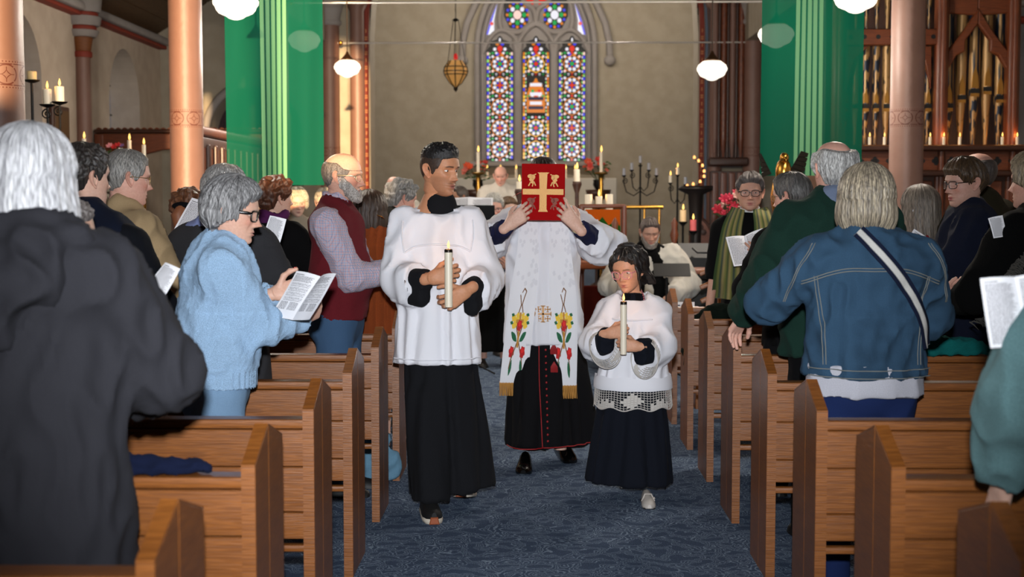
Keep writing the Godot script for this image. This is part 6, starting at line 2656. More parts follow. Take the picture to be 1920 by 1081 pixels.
	var girl_head := {"skin":LIGHT_BROWN,"nose":.85,"rosy":.25,"rosy_c":Color(.45,.18,.12),"lip":Color(.42,.13,.11),"lips":1.1,"mouth":.85,"brow_c":Color(.03,.02,.015),"brow_t":.0028,"brow_k":.85,"jaw":.92,"lid":.24,"eye_s":1.14,"brow":.001,"wide":1.03,"cheek":.006,"hollow":-.002,"smile":.1,"deep":.96}
	P = fig({"at":Vector3(.495,0,-6.95),"yaw":-8,"h":1.2,"bw":1.0,"hs":.9,"hi": true,"head": girl_head,"turn":-20,"nod":14,"tilt":4,"neck_r":.046,"gaze":Vector3(-.3,-.34,1),"hand_s":.92,"hand_cell":.0032,"head_off":Vector3(.0,.016,.012),
		"label": "young girl in white surplice with lace hem and pink glasses carrying a lit candle",
		"hair":[{"col":Color(.01,.008,.008),"col2":Color(.03,.022,.018),"keys":[[0,.62,.007,0],[28,.54,.01,.1],[50,.35,.012,.5],[74,.1,.012,.7],[98,-.35,.02,1],[125,-1.0,.034,1],[180,-1.1,.034,1]],
			"keys_r":[[0,.62,.007,0],[28,.54,.01,.1],[50,.3,.01,.4],[74,-.1,.01,.6],[98,-.6,.014,.8],[125,-1.0,.032,1],[180,-1.1,.034,1]],"amp":.006,"curl":.01,"curl_f":22.0,"flare":.035,"jag":.1,"nu":150,"nv":46},
			],
		"R":{"hand":Vector3(-.105,.845,.225),"pole":Vector3(-.6,-1.0,-.35),"f":Vector3(.95,.18,.22),"p":Vector3(.2,.0,-.95),"curl":GRIP,"thumb":THUMB_IN,"spread":2.0},
		"L":{"hand":Vector3(.035,.785,.235),"pole":Vector3(.6,-1.0,-.35),"f":Vector3(-.96,.1,.22),"p":Vector3(-.2,.0,-.95),"curl":GRIP,"thumb":THUMB_IN,"spread":2.0}})
	a = P.arms
	s = P.s
	var lk := MB.new()
	for q in [[.0,.0],[.012,.3],[-.01,.6]]:
		lk.tube([Vector3(.07,.03,.03 + q[0]),Vector3(.083,-.01,.036 + q[0]),Vector3(.078,-.045,.045),Vector3(.082,-.08,.04 + q[0] * .5),Vector3(.074,-.115,.045)],[.01,.009,.008,.006,.002],7)
	lk.xf = P.head_t
	for i in lk.v.size():
		lk.v[i] = P.head_t * lk.v[i]
	obj("loose_lock",lk,mat(Color(.09,.075,.07),.5),P.root)
	glasses(P,{"w":.026,"h":.021,"cx":.0335,"r":.0024,"z":.0985,"y":-.008,"pow":.8,"mat": mat(Color(.8,.52,.55),.2)})
	b = [bone(Vector3(0,.68,0),Vector3(0,.93,0),.1,.085,.04,Vector3.BACK,.72),bone(Vector3(0,.93,-.012),Vector3(0,.985,-.012),.085,.06,.04)]
	b.append(bone(Vector3(.0,.7,0),Vector3(-.015,.075,.02),.135,.215,.05,Vector3.BACK,.8,0,2))
	for k in ["R","L"]:
		var d: Vector3 = (a[k][2] - a[k][1])
		b.append(bone(a[k][0].lerp(a[k][1],.5),a[k][1],.035,.04,.03))
		b.append(bone(a[k][1],a[k][1] + d * .93,.042,.04,.02,Vector3.ZERO,1.0,0,2))
		b.append(bone(a[k][1] + Vector3(0,-.04,0),a[k][1] + d * .9 + Vector3(0,-.055,.0),.038,.04,.03,Vector3.ZERO,1.0,0,2))
	soft("cassock",P.root,navy,b,.012,{"disp": pleats(.013,8.0,.72,.3,7.0)})
	b = []
	U = P.U
	b.append(bone(U.call(0,1.33,-.01),U.call(0,1.1,.0),.125,.14,.05,Vector3.BACK,.76))
	b.append(bone(U.call(0,1.12,.0),Vector3(0,.555,.01),.14,.19,.05,Vector3.BACK,.82,0,2))
	b.append(bone(U.call(-.12,1.335,-.01),U.call(.12,1.335,-.01),.056,.056,.04))
	for k in ["R","L"]:
		var sg := -1.0 if k == "R" else 1.0
		var d: Vector3 = (a[k][2] - a[k][1])
		b.append(bone(a[k][0] + Vector3(sg * .005,-.01,0),a[k][1] + Vector3(sg * .005,.0,0),.06,.068,.04))
		b.append(bone(a[k][1] + Vector3(sg * .005,0,0),a[k][1] + d * .52 + Vector3(0,-.01,0),.066,.066,.04,Vector3.ZERO,1.0,0,2))
		b.append(bone(a[k][1] + Vector3(-sg * .01,-.04,0),a[k][1] + d * .46 + Vector3(0,-.06,0),.045,.048,.05,Vector3.ZERO,1.0,0,2))
	b.append(bone(P.neck + Vector3(-.03,.0,.05),P.neck + Vector3(.03,.0,.05),.052,.052,.01,Vector3.ZERO,1.0,1))
	b.append(bone(P.neck + Vector3(0,-.02,.0),P.neck + Vector3(0,.08,.02),.064,.07,.01,Vector3.ZERO,1.0,1))
	var girl_s := soft("surplice",P.root,white,b,.0105,{"disp": pleats(.007,13.0,.92,.8,3.0,.009,.15)})
	after.append(func() -> void:
		girl_details(P,girl_s,white,a))
	for e in [[.085,.175,.0],[-.05,-.05,.05]]:
		var sh := MB.new()
		sh.xf = Transform3D(Basis(Vector3.UP,.15).scaled(Vector3.ONE * .78),Vector3(e[0],e[2],e[1]))
		var r1 := []
		for q in [[-.11,.03,.07],[-.04,.036,.085],[.03,.042,.07],[.1,.045,.055],[.145,.036,.045],[.165,.012,.03]]:
			var w1 := PackedVector3Array()
			for i in 16:
				var t := TAU * i / 16
				w1.append(Vector3(cos(t) * q[1],.012 + maxf(-.3,sin(t)) * (q[2] - .012),q[0]))
			r1.append(w1)
		sh.rows(r1)
		var so := obj("shoe",sh,mat(Color(.74,.71,.68),.5),P.root)
		var st := MB.new()
		st.xf = sh.xf
		st.tube([Vector3(-.04,.03,.06),Vector3(-.02,.075,.055),Vector3(.02,.075,.055),Vector3(.04,.03,.06)],.006,6)
		st.ball(Vector3(.035,.05,.065),Vector3.ONE * .009,8)
		obj("strap",st,mat(Color(.68,.65,.62),.5),so)
		st = MB.new()
		st.xf = sh.xf
		st.box(Vector3(0,.004,.02),Vector3(.075,.012,.27),.005)
		obj("sole",st,mat(Color(.12,.11,.11),.7),so)
	held_candle(Vector3(.427,.752,-6.66),.245,.0155,"white candle with flame held in both hands by the young girl")
	P = fig({"at":Vector3(.045,0,-7.8),"yaw":0,"h":1.73,"bw":1.06,"head": elder({"skin":FAIR,"age":.4,"brow_c":Color(.03,.02,.015)}),"nod":18,"hi": false,"hand_cell":.0034,
		"label": "priest in white surplice and embroidered stole holding the red book up before the face",
		"hair": crop(Color(.022,.013,.01),Color(.05,.032,.025),.016,{"keys":[[0,.55,.014,0],[50,.45,.016,0],[75,.0,.014,0],[98,-.1,.014,0],[120,-.6,.016,0],[180,-.8,.018,0]]}),
		"R":{"hand":Vector3(-.182,1.362,.462),"pole":Vector3(-.9,-.75,.0),"f":Vector3(.8,.62,-.04),"p":Vector3(.1,.0,-1),"curl":[[10,22,12],[12,24,14],[18,32,18],[30,60,34]],"thumb":[[.5,.5,.55],[.6,.3,.7],[.9,.1,.3]],"spread":5.0},
		"L":{"hand":Vector3(.178,1.355,.462),"pole":Vector3(.9,-.75,.0),"f":Vector3(-.66,.76,-.04),"p":Vector3(-.1,.0,-1),"curl":[[2,6,4],[14,26,14],[18,32,16],[26,44,24]],"thumb":[[.5,.5,.55],[.6,.3,.7],[.9,.1,.3]],"spread":9.0}})
	a = P.arms
	U = P.U
	s = P.s
	b = [bone(Vector3(0,.95,0),Vector3(0,1.36,0),.13,.12,.04,Vector3.BACK,.7)]
	b.append(bone(Vector3(0,.98,0),Vector3(.0,.115,.0),.165,.215,.05,Vector3.BACK,.75,0,2))
	b.append(bone(Vector3(.12,.8,-.04),Vector3(.21,.12,-.12),.08,.12,.08,Vector3.ZERO,1.0,0,2))
	b.append(bone(Vector3(-.08,.55,.06),Vector3(-.085,.115,.13),.08,.085,.06,Vector3.ZERO,1.0,0,2))
	var pr_c := soft("cassock",P.root,cloth(Color(.075,.072,.082),"weave",.6,.2),b,.014,{"disp": pleats(.012,8.0,.9,.35,11.0)})
	b = []
	for k in ["R","L"]:
		var d: Vector3 = (a[k][2] - a[k][1])
		b.append(bone(a[k][1],a[k][1] + d * .86,.056,.045,.03,Vector3.ZERO,1.0,0,2))
		b.append(bone(a[k][0].lerp(a[k][1],.6),a[k][1],.04,.05,.03))
		soft("blue_sleeve",P.root,cloth(Color(.13,.14,.26),"weave",.6,.2),b,.011,{"disp": creases(.006,Vector3(12,12,12))})
		b = []
	b.append(bone(Vector3(0,1.33,-.01),Vector3(0,1.1,.0),.185,.195,.06,Vector3.BACK,.64))
	b.append(bone(Vector3(0,1.12,.0),Vector3(.005,.688,.0),.195,.232,.06,Vector3.BACK,.7,0,2))
	b.append(bone(U.call(-.13,1.345,-.015),U.call(.13,1.345,-.015),.07,.07,.05))
	b.append(bone(U.call(0,1.35,-.02),U.call(0,1.44,-.02),.1,.066,.05))
	for k in ["R","L"]:
		var sg := -1.0 if k == "R" else 1.0
		var d: Vector3 = (a[k][2] - a[k][1])
		b.append(bone(a[k][0] + Vector3(0,.0,0),a[k][1] + Vector3(sg * .02,.0,-.02),.07,.08,.05))
		b.append(bone(a[k][1] + Vector3(sg * .015,-.01,-.02),a[k][1] + d * .5 + Vector3(sg * .03,-.03,-.03),.08,.085,.05,Vector3.ZERO,1.0,0,2))
		b.append(bone(a[k][0].lerp(a[k][1],.6) + Vector3(0,-.08,-.01),a[k][1] + Vector3(sg * .03,-.085,-.02),.06,.045,.07))
		if k == "L":
			b.append(bone(a[k][1] + Vector3(.03,-.02,-.03),a[k][1] + Vector3(.13,.0,-.05),.08,.03,.08))
	var pr_s := soft("surplice",P.root,white,b,.012,{"disp": pleats(.008,12.0,1.2,.95,9.0,.01,.21)})
	after.append(func() -> void:
		priest_details(P,pr_s,pr_c))
	for e in [[-.1,.19,.0,-.05],[.125,-.09,.03,.25]]:
		var sh := MB.new()
		sh.xf = Transform3D(Basis(Vector3.UP,e[3]) * Basis(Vector3.RIGHT,e[2] * 6.0),Vector3(e[0],e[2],e[1]))
		var r1 := []
		for q in [[-.13,.03,.06],[-.11,.036,.085],[-.03,.04,.1],[.03,.044,.075],[.09,.048,.058],[.13,.04,.048],[.15,.015,.03]]:
			var w1 := PackedVector3Array()
			for i in 16:
				var t := TAU * i / 16
				w1.append(Vector3(cos(t) * q[1],.014 + maxf(-.3,sin(t)) * (q[2] - .014),q[0]))
			r1.append(w1)
		sh.rows(r1)
		obj("shoe",sh,mat(Color(.018,.017,.017),.18),P.root)
	var o := thing("book","large red gospel book with gold cross and four gold beasts held before the face","book",Vector3(.043,1.536,-7.385))
	o.rotation = Vector3(.05,.0,-.01)
	var bk := MB.new()
	bk.box(Vector3(0,0,.017),Vector3(.228,.298,.006),.002,1)
	var red := cloth(Color(.66,.045,.055),"weave",.3,.0)
	obj("front_cover",bk,red,o)
	bk = MB.new()
	bk.box(Vector3(0,0,-.017),Vector3(.228,.298,.006),.002,1)
	obj("back_cover",bk,red,o)
	bk = MB.new()
	bk.box(Vector3(.112,0,0),Vector3(.008,.298,.036),.003,1)
	obj("spine",bk,red,o)
	bk = MB.new()
	bk.box(Vector3(-.002,0,0),Vector3(.214,.286,.029),.001)
	obj("page_block",bk,mat(Color(.84,.8,.72),.8),o)
	var gold := StandardMaterial3D.new()
	gold.albedo_color = Color(.78,.6,.33)
	gold.albedo_texture = noise_tex("gold_wear",.14,FastNoiseLite.TYPE_SIMPLEX,4,256,grad([[.3,Color(.55,.45,.38)],[.6,Color(1,1,1)]]))
	gold.uv1_triplanar = true
	gold.uv1_scale = Vector3.ONE * 9.0
	gold.metallic = .4
	gold.roughness = .5
	bk = MB.new()
	var z0 := .0198
	bk.prism(PackedVector2Array([Vector2(-.03,.104),Vector2(.032,.104),Vector2(.022,.096),Vector2(.019,.02),Vector2(.019,-.09),Vector2(.026,-.104),Vector2(-.026,-.104),Vector2(-.019,-.09),Vector2(-.019,.02),Vector2(-.022,.096)]),z0,z0 + .0012)
	bk.prism(rect(-.108,.108,-.013,.017),z0,z0 + .0011)
	obj("gold_cross",bk,gold,o)
	for q in [[-.062,.062,1.0,0],[.062,.06,-1.0,1],[-.062,-.062,1.0,2],[.062,-.062,-1.0,3]]:
		var g := MB.new()
		g.xf = Transform3D(Basis(),Vector3(q[0],q[1],z0))
		var f: float = q[2]
		for e in [[-.006,.022,.016,.011],[.01,.018,.01,.014],[.0,.004,.013,.01],[.006,-.01,.01,.007]]:
			g.prism(blob(Vector2(e[0] * f,e[1]),e[2],e[3],9,q[3] * .7),0,.001)
		for e in [[Vector2(-.004,-.008),Vector2(-.016,-.03)],[Vector2(.01,-.012),Vector2(.004,-.032)],[Vector2(.014,-.008),Vector2(.022,-.028)],[Vector2(.012,.028),Vector2(.024,.034)]]:
			var d: Vector2 = (e[1] - e[0]).orthogonal().normalized() * .0028
			g.prism(PackedVector2Array([Vector2((e[0].x + d.x) * f,e[0].y + d.y),Vector2((e[0].x - d.x) * f,e[0].y - d.y),Vector2((e[1].x - d.x) * f,e[1].y - d.y),Vector2((e[1].x + d.x) * f,e[1].y + d.y)]),0,.001)
		obj("gold_beast",g,gold if q[3] < 2 else mat(Color(.48,.2,.12),.6,.2),o)
	bk = MB.new()
	bk.tube([Vector3(-.1,-.0,.0),Vector3(-.125,-.005,.004),Vector3(-.16,-.025,.01)],[.006,.006,.005],6,.2)
	obj("ribbon",bk,mat(Color(.6,.04,.05),.6),o)
func girl_details(P: Dictionary,job: Dictionary,white: Material,a: Dictionary) -> void:
	var root: Node3D = P.root
	seam(root,"yoke_seam",job,[Vector2(-.1,.905),Vector2(.0,.9),Vector2(.1,.905)],1.0,.004,white)
	var lace := mat(Color(.72,.7,.68),.9)
	var ring := func(y: float,k: float) -> Array:
		var p := []
		for i in 73:
			var t := TAU * i / 72.0
			var r := Vector2(sin(t) * .19,cos(t) * .19 * .84) * k
			p.append(Vector3(r.x,y + .008 * sin(t * 9.0) * (.565 - y) / .1,r.y + .01))
		return p
	var m := MB.new()
	var rows := []
	for j in 9:
		var rg: Array = ring.call(.556 - j * .0115,1.005 + j * .004)
		rows.append(rg)
		m.tube(rg,.0016 if j < 8 else .0038,4)
	for i in 72:
		m.tube([rows[0][i],rows[4][i],rows[8][i]],.0016,4)
	for i in 72:
		for j in 8:
			var q := (i + 4) % 18
			var solid := (absi(q - 4) + absi(j - 4) < 4) or (q > 9 and q < 17 and j > 3 + absi(q - 13) / 2 + (q % 2))
			if solid:
				m.quad(m.pt(rows[j][i]),m.pt(rows[j][i + 1]),m.pt(rows[j + 1][i + 1]),m.pt(rows[j + 1][i]))
	obj("lace_hem",m,lace,root)
	m = MB.new()
	var r2 := []
	for e in [[.62,1.0],[.585,1.03],[.556,1.035],[.553,1.01]]:
		r2.append(PackedVector3Array(ring.call(e[0],e[1] * 1.01).slice(0,72)))
	m.rows(r2,true,false)
	obj("hem_band",m,white,root)
	for k in ["R","L"]:
		var d: Vector3 = a[k][2] - a[k][1]
		var u := d.normalized()
		var sd := u.cross(Vector3.UP).normalized()
		var up := sd.cross(u)
		var c := MB.new()
		var g := []
		for j in 7:
			var p := []
			for i in 29:
				var t := TAU * i / 28.0
				var rr := .067 + j * .0025
				p.append(a[k][1] + d * (.44 + j * .035) + sd * cos(t) * rr + up * (sin(t) * rr * 1.15 - .03 - .006 * j))
			g.append(p)
			c.tube(p,.0018 if j < 6 else .0035,4)
		for i in 28:
			c.tube([g[0][i],g[3][i],g[6][i]],.0018,4)
			for j in 6:
				if (i + j) % 9 < 3 and j > 1:
					c.quad(c.pt(g[j][i]),c.pt(g[j][i + 1]),c.pt(g[j + 1][i + 1]),c.pt(g[j + 1][i]))
		obj("lace_cuff",c,lace,root)
	m = MB.new()
	for i in 33:
		var t := lerpf(-2.6,2.6,i / 32.0)
		var x := sin(t) * .055
		var y := .985 - cos(t) * .055 - .012 * cos(t)
		m.ball(P.neck + Vector3(x,y - 1.045 + .015,.055 + .03 * cos(t)),Vector3.ONE * .0048,6)
	for x in [-.026,.026]:
		var tb := MB.new()
		tb.xf = Transform3D(Basis(Vector3.BACK,x * 6.0),P.neck + Vector3(x,-.03,.06))
		tb.box(Vector3.ZERO,Vector3(.026,.034,.008),.002)
		obj("collar_tab",tb,cloth(Color(.03,.035,.06),"weave"),root)
	obj("bead_necklace",m,mat(Color(.62,.36,.4),.25),root)
func stole_tex() -> StandardMaterial3D:
	var w := 150
	var h := 512
	var im := Image.create(w,h,false,Image.FORMAT_RGBA8)
	im.fill(Color(.87,.87,.89))
	for i in 40:
		var c := Vector2(hsh(i,1.0) * w,20 + hsh(i,2.0) * 240)
		disc(im,c,9,7,Color(.82,.82,.845))
	var stem := Color(.45,.3,.18)
	var gold := Color(.72,.5,.18)
	var yel := Color(.9,.74,.22)
	var red := Color(.7,.05,.06)
	var leaf := Color(.06,.36,.22)
	var cx := 75.0
	for s in [-1.0,1.0]:
		stroke(im,[Vector2(cx + s * 12,286),Vector2(cx + s * 2,310),Vector2(cx + s * 16,340),Vector2(cx + s * 20,356)],2.2,stem)
		stroke(im,[Vector2(cx + s * 24,350),Vector2(cx - s * 4,400),Vector2(cx - s * 30,440),Vector2(cx - s * 36,462)],2.2,stem)
		for e in [[18,352,16,10],[34,344,12,9],[30,362,12,8],[14,338,9,8]]:
			disc(im,Vector2(cx + s * e[0],e[1]),e[2],e[3],yel)
		for e in [[40,336],[44,356]]:
			disc(im,Vector2(cx + s * e[0],e[1]),8,4,leaf)
		leaf_shape(im,Vector2(cx + s * 8,398),Vector2(cx + s * 40,378),9,leaf)
		leaf_shape(im,Vector2(cx + s * 24,440),Vector2(cx + s * 34,482),8,leaf)
		disc(im,Vector2(cx + s * 30,422),14,13,red)
		disc(im,Vector2(cx + s * 30,418),8,6,Color(.85,.12,.1))
	im.fill_rect(Rect2i(int(cx) - 5,330,10,82),gold)
	im.fill_rect(Rect2i(int(cx) - 20,348,40,9),gold)
	disc(im,Vector2(cx,362),14,13,red)
	disc(im,Vector2(cx,358),7,6,Color(.85,.12,.1))
	stroke(im,[Vector2(cx + 12,286),Vector2(cx + 18,276),Vector2(cx + 6,268),Vector2(cx - 4,278)],2.0,stem)
	var m := StandardMaterial3D.new()
	m.albedo_texture = ImageTexture.create_from_image(im)
	m.roughness = .75
	m.cull_mode = BaseMaterial3D.CULL_DISABLED
	return m
func disc(im: Image,c: Vector2,rx: float,ry: float,col: Color) -> void:
	for y in range(maxi(0,int(c.y - ry)),mini(im.get_height() - 1,int(c.y + ry)) + 1):
		for x in range(maxi(0,int(c.x - rx)),mini(im.get_width() - 1,int(c.x + rx)) + 1):
			if Vector2((x - c.x) / rx,(y - c.y) / ry).length() < 1.0 + .12 * sin(atan2(y - c.y,x - c.x) * 6.0):
				im.set_pixel(x,y,col)
func stroke(im: Image,p: Array,r: float,col: Color) -> void:
	for i in p.size() - 1:
		var d: float = p[i].distance_to(p[i + 1])
		for k in int(d) + 1:
			disc(im,p[i].lerp(p[i + 1],k / maxf(1.0,d)),r,r,col)
func leaf_shape(im: Image,a: Vector2,b: Vector2,w: float,col: Color) -> void:
	for k in 24:
		var t := k / 23.0
		disc(im,a.lerp(b,t),1.0 + w * sin(PI * t) * .7,1.0 + w * sin(PI * t) * .7,col)
func priest_details(P: Dictionary,sur: Dictionary,cas: Dictionary) -> void:
	var root: Node3D = P.root
	var m := stole_tex()
	var fr := mat(Color(.72,.52,.24),.55,.2)
	var both := {"v": sur.v + cas.v}
	for e in [[[Vector2(-.085,1.44),Vector2(-.085,1.2),Vector2(-.125,.85),Vector2(-.165,.475)],-1.0],[[Vector2(.085,1.44),Vector2(.095,1.2),Vector2(.115,.85),Vector2(.112,.46)],1.0]]:
		var j := {"v": sur.v + cas.v}
		var pts := PackedVector3Array()
		var mb := MB.new()
		var rows := []
		var n := 44
		var z_prev := .0
		for i in n + 1:
			var t := float(i) / n * 3.0
			var k := mini(int(t),2)
			var q: Vector2 = e[0][k].cubic_interpolate(e[0][k + 1],e[0][maxi(k - 1,0)],e[0][mini(k + 2,3)],t - k)
			var wd := lerpf(.105,.152,smoothstep(1.4,.9,q.y))
			var zc := -1.0
			for x in [-.4,.0,.4]:
				var sz := skin_z(sur if q.y > .7 else both,q.x + x * wd,q.y,1.0,.024)
				zc = maxf(zc,sz)
			if q.y < .72:
				zc = maxf(z_prev - .004,-1.0)
			elif i > 0:
				zc = maxf(zc,z_prev - .004) if zc < z_prev else lerpf(z_prev,zc,.7)
			z_prev = zc
			var row := PackedVector3Array()
			for c in 9:
				var x := (c / 8.0 - .5) * wd
				row.append(Vector3(q.x + x,q.y,maxf(zc + .01 - absf(x) * .15,skin_z(sur,q.x + x,q.y,1.0,.018) + .004 if q.y > .7 else -9.0) + .003 * sin(q.y * 9.0 + x * 30.0)))
			for c in range(8,-1,-1):
				row.append(row[c] - Vector3(0,0,.004))
			rows.append(row)
		mb.rows(rows,true,true)
		for i in n + 1:
			for c in 18:
				var x := (c if c < 9 else 17 - c) / 8.0
				mb.uv[i * 18 + c] = Vector2(x,float(i) / n)
		var st := obj("stole",mb,m,root)
		var fg := MB.new()
		var last: PackedVector3Array = rows[n]
		for i in 46:
			var x := i / 45.0 * 7.99
			var p := last[int(x)].lerp(last[int(x) + 1],x - int(x))
			fg.tube([p + Vector3(0,.01,-.001),p + Vector3(.0015 * sin(i * 2.1),-.03,.002 * sin(i * 1.3)),p + Vector3(.003 * sin(i * 1.7),-.07 - .003 * hsh(i),.003 * sin(i))],.0021,4)
		obj("fringe",fg,fr,st)
	var c := MB.new()
	var at := Vector3(.0,.865,skin_z(sur,.0,.865,1.0,.05) + .004)
	c.xf = Transform3D(Basis(),at)
	for e in [[0,0,.012,.092],[0,0,.092,.01],[0,.044,.026,.006],[0,-.044,.026,.006],[.044,0,.006,.026],[-.044,0,.006,.026]]:
		c.box(Vector3(e[0],e[1],0),Vector3(e[2],e[3],.004),.001)
	for x in [-.026,.026]:
		for y in [-.026,.026]:
			c.box(Vector3(x,y,0),Vector3(.006,.03,.004),.001)
			c.box(Vector3(x,y,0),Vector3(.03,.006,.004),.001)
			for q in [[0,.014,.014,.004],[0,-.014,.014,.004],[.014,0,.004,.014],[-.014,0,.004,.014]]:
				c.box(Vector3(x + q[0],y + q[1],0),Vector3(q[2],q[3],.004),.001)
	obj("embroidered_cross",c,mat(Color(.68,.5,.3),.5,.2),root)
	var red := mat(Color(.55,.02,.05),.6)
	seam(root,"red_piping",cas,[Vector2(-.022,.72),Vector2(-.02,.5),Vector2(-.01,.3),Vector2(-.002,.125)],1.0,.0032,red,40)
	for i in 16:
		var y := .7 - i * .036
		var x := lerpf(.014,.028,i / 15.0)
		var bt := MB.new()
		bt.ball(Vector3(x,y,skin_z(cas,x,y,1.0,.02) + .003),Vector3(.0065,.0065,.004),8)
		obj("button",bt,red,root)
	var hem := []
	for i in 41:
		var x := lerpf(-.2,.3,i / 40.0)
		var z := skin_z(cas,x,.13,1.0,.024)
		if absf(z) > 1e-6:
			hem.append(Vector3(x,.122,z + .001))
	if hem.size() > 3:
		var hm := MB.new()
		hm.tube(hem,.0035,5)
		obj("red_hem",hm,red,root)
	for e in [[.06,.7],[.062,.6]]:
		var ts := MB.new()
		var z := skin_z(cas,e[0],e[1],1.0,.03) + .008
		for i in 14:
			var x: float = e[0] + (i - 6.5) * .0028
			ts.tube([Vector3(e[0],e[1],z),Vector3(x,e[1] - .03,z + .002),Vector3(x * 1.01,e[1] - .06,z)],.0018,4)
		obj("tassel",ts,red,root)
	var w := MB.new()
	var arm: Array = P.arms.L
	var d: Vector3 = (arm[2] - arm[1]).normalized()
	var sd := d.cross(Vector3.FORWARD).normalized()
	var rr := []
	for t in [-.009,-.007,.007,.009]:
		var row := PackedVector3Array()
		for i in 20:
			var q := TAU * i / 20
			row.append(arm[2] - d * (.012 - t) + (sd * cos(q) * .031 + sd.cross(d) * sin(q) * .025) * (1.0 if absf(t) > .008 else 1.06))
		rr.append(row)
	w.rows(rr,true,false)
	var wo := obj("watch",w,mat(Color(.1,.045,.03),.5),root)
	var dial := MB.new()
	dial.xf = Transform3D(Basis(d,sd,d.cross(sd)),arm[2] - d * .012 + sd * .032)
	dial.ball(Vector3.ZERO,Vector3(.017,.005,.017),16)
	obj("watch_face",dial,mat(Color(.75,.68,.52),.25,.4),wo)
func reader(c: Dictionary,y := 1.1,z := .33,x := .1) -> Dictionary:
	var s: float = c.h / 1.7
	var r := reading(y * s,z * s,x * s)
	for k in r:
		if not c.has(k):
			c[k] = r[k]
	return fig(c)
func cast_left() -> void:
	var jeans := cloth(Color(.26,.37,.5),"weave",1.0,.1)
	var dark := cloth(Color(.055,.055,.065),"weave",.6,.1)
	var P := fig({"at":Vector3(-1.198,0,-3.25),"yaw":172,"h":1.653,"bw":1.12,"head": elder({}),"turn":-8,"eyes": false,
		"label": "silver-haired person in a charcoal hooded jacket seen from behind, nearest on the left",
		"hair": bob(Color(.72,.72,.74),Color(.42,.42,.45),-1.3,.021,{"tuck":.01,"nu":230,"nv":60,"flare":.03,"amp":.0035,"fy":.16,"freq":24.0}),
		"R":{"hand":Vector3(-.14,1.0,.3),"pole":Vector3(-1,-.6,-.3)},"L":{"hand":Vector3(.14,1.0,.3),"pole":Vector3(1,-.6,-.3)}})
	var nk: Vector3 = P.neck
	var hood := [bone(nk + Vector3(-.075,-.02,-.055),nk + Vector3(.075,-.02,-.055),.055,.055,.05),bone(nk + Vector3(-.1,-.04,.0),nk + Vector3(.1,-.04,.0),.05,.05,.05),bone(nk + Vector3(-.12,-.05,-.06),nk + Vector3(.12,-.05,-.06),.075,.075,.05),bone(nk + Vector3(-.08,-.12,-.12),nk + Vector3(.08,-.12,-.12),.075,.075,.05),bone(nk + Vector3(0,-.22,-.13),nk + Vector3(0,-.15,-.12),.06,.09,.05)]
	var coat := cloth(Color(.17,.17,.19),"weave",.5,.15)
	jacket(P,"jacket",coat,.045,{"hem":.62,"hip":1.12,"waist":1.12,"fat":1.12,"cell":.014,"extra":[bone(P.U.call(0,.98,0),P.U.call(0,.5,-.01),.21,.235,.06,Vector3.BACK,.74,0,2)],"disp": creases(.009,Vector3(9,5,9)),"cut_r":.05,"cut":.0})
	soft("hood",P.root,coat,hood,.012,{"disp": creases(.012,Vector3(9,7,9))})
	trousers(P,dark)
	P = reader({"at":Vector3(-1.69,0,-5.12),"yaw":165,"h":1.688,"bw":1.24,"head": elder(),"turn":-22,"eyes": false,"label": "dark-haired person in a navy quilted waistcoat with back turned, behind the silver-haired one",
		"hair": crop(Color(.022,.018,.016),Color(.06,.05,.045),.018,{"curl":.008})})
	jacket(P,"waistcoat",cloth(Color(.06,.085,.15),"weave",1.0,.2),.026,{"hem":.85,"collar":.02,"arms":[]})
	jacket(P,"shirt",cloth(Color(.055,.062,.085),"weave",.6,.1),.0,{"hem":.88,"sleeve":.012})
	trousers(P,dark)
	P = reader({"at":Vector3(-1.468,0,-4.2),"yaw":142,"h":1.48,"bw":1.0,"head": elder({"skin":Color(.5,.3,.22),"rosy":.5}),"turn":-42,"nod":8,"label": "woman with blue-framed glasses and red collar half hidden behind the silver-haired person","hand_cell":.005,
		"hair": crop(Color(.06,.045,.04),Color(.25,.22,.21),.018,{"curl":.008})},1.1,.3)
	glasses(P,{"mat": mat(Color(.06,.07,.18),.3),"r":.0026,"temple":1.6})
	jacket(P,"coat",cloth(Color(.05,.045,.05),"weave",.8,.1),.02,{"hem":.75})
	jacket(P,"red_collar",cloth(Color(.38,.03,.06),"weave"),.03,{"hem":1.25,"arms":[],"collar":-.01})
	trousers(P,dark)
	sheet(Vector3(-1.195,1.245,-4.32),look(Vector3(-.55,.5,.5),Vector3(.3,1,-.1)),.085,.135,-14,"white service sheet held by the woman in blue-framed glasses",1,"page_text")
	P = reader({"at":Vector3(-1.823,0,-6.08),"yaw":140,"h":1.706,"bw":1.05,"head": elder({"skin":PINK_SKIN,"rosy":.6}),"turn":-18,"nod":6,"label": "grey-haired man in a tan jacket and thin gold glasses reading a sheet",
		"hair": crop(Color(.42,.4,.37),Color(.2,.19,.18),.012)},1.16,.3)
	glasses(P,{"mat": mat(Color(.7,.58,.38),.3,.8),"r":.0014,"w":.024})
	jacket(P,"jacket",cloth(Color(.68,.58,.44),"weave",.7,.2),.026,{"hem":.86,"collar":.005,"fat":.94,"disp": creases(.01,Vector3(7,4,7))})
	trousers(P,dark)
	sheet(Vector3(-1.598,1.405,-6.23),look(Vector3(-.5,.45,.75),Vector3(.25,1,0)),.14,.23,-10,"white sheet of paper held by the man in the tan jacket",1,"page_text")
	P = fig({"at":Vector3(-1.765,0,-7.03),"yaw":178,"h":1.531,"bw":.95,"head": elder({"age":.0}),"eyes": false,"label": "auburn-haired person in royal blue with hair tied back by a dark band",
		"hair": curly(Color(.26,.105,.045),Color(.13,.05,.025),.016)})
	jacket(P,"top",cloth(Color(.14,.22,.45),"weave"),.012,{"hem":.85})
	trousers(P,dark)
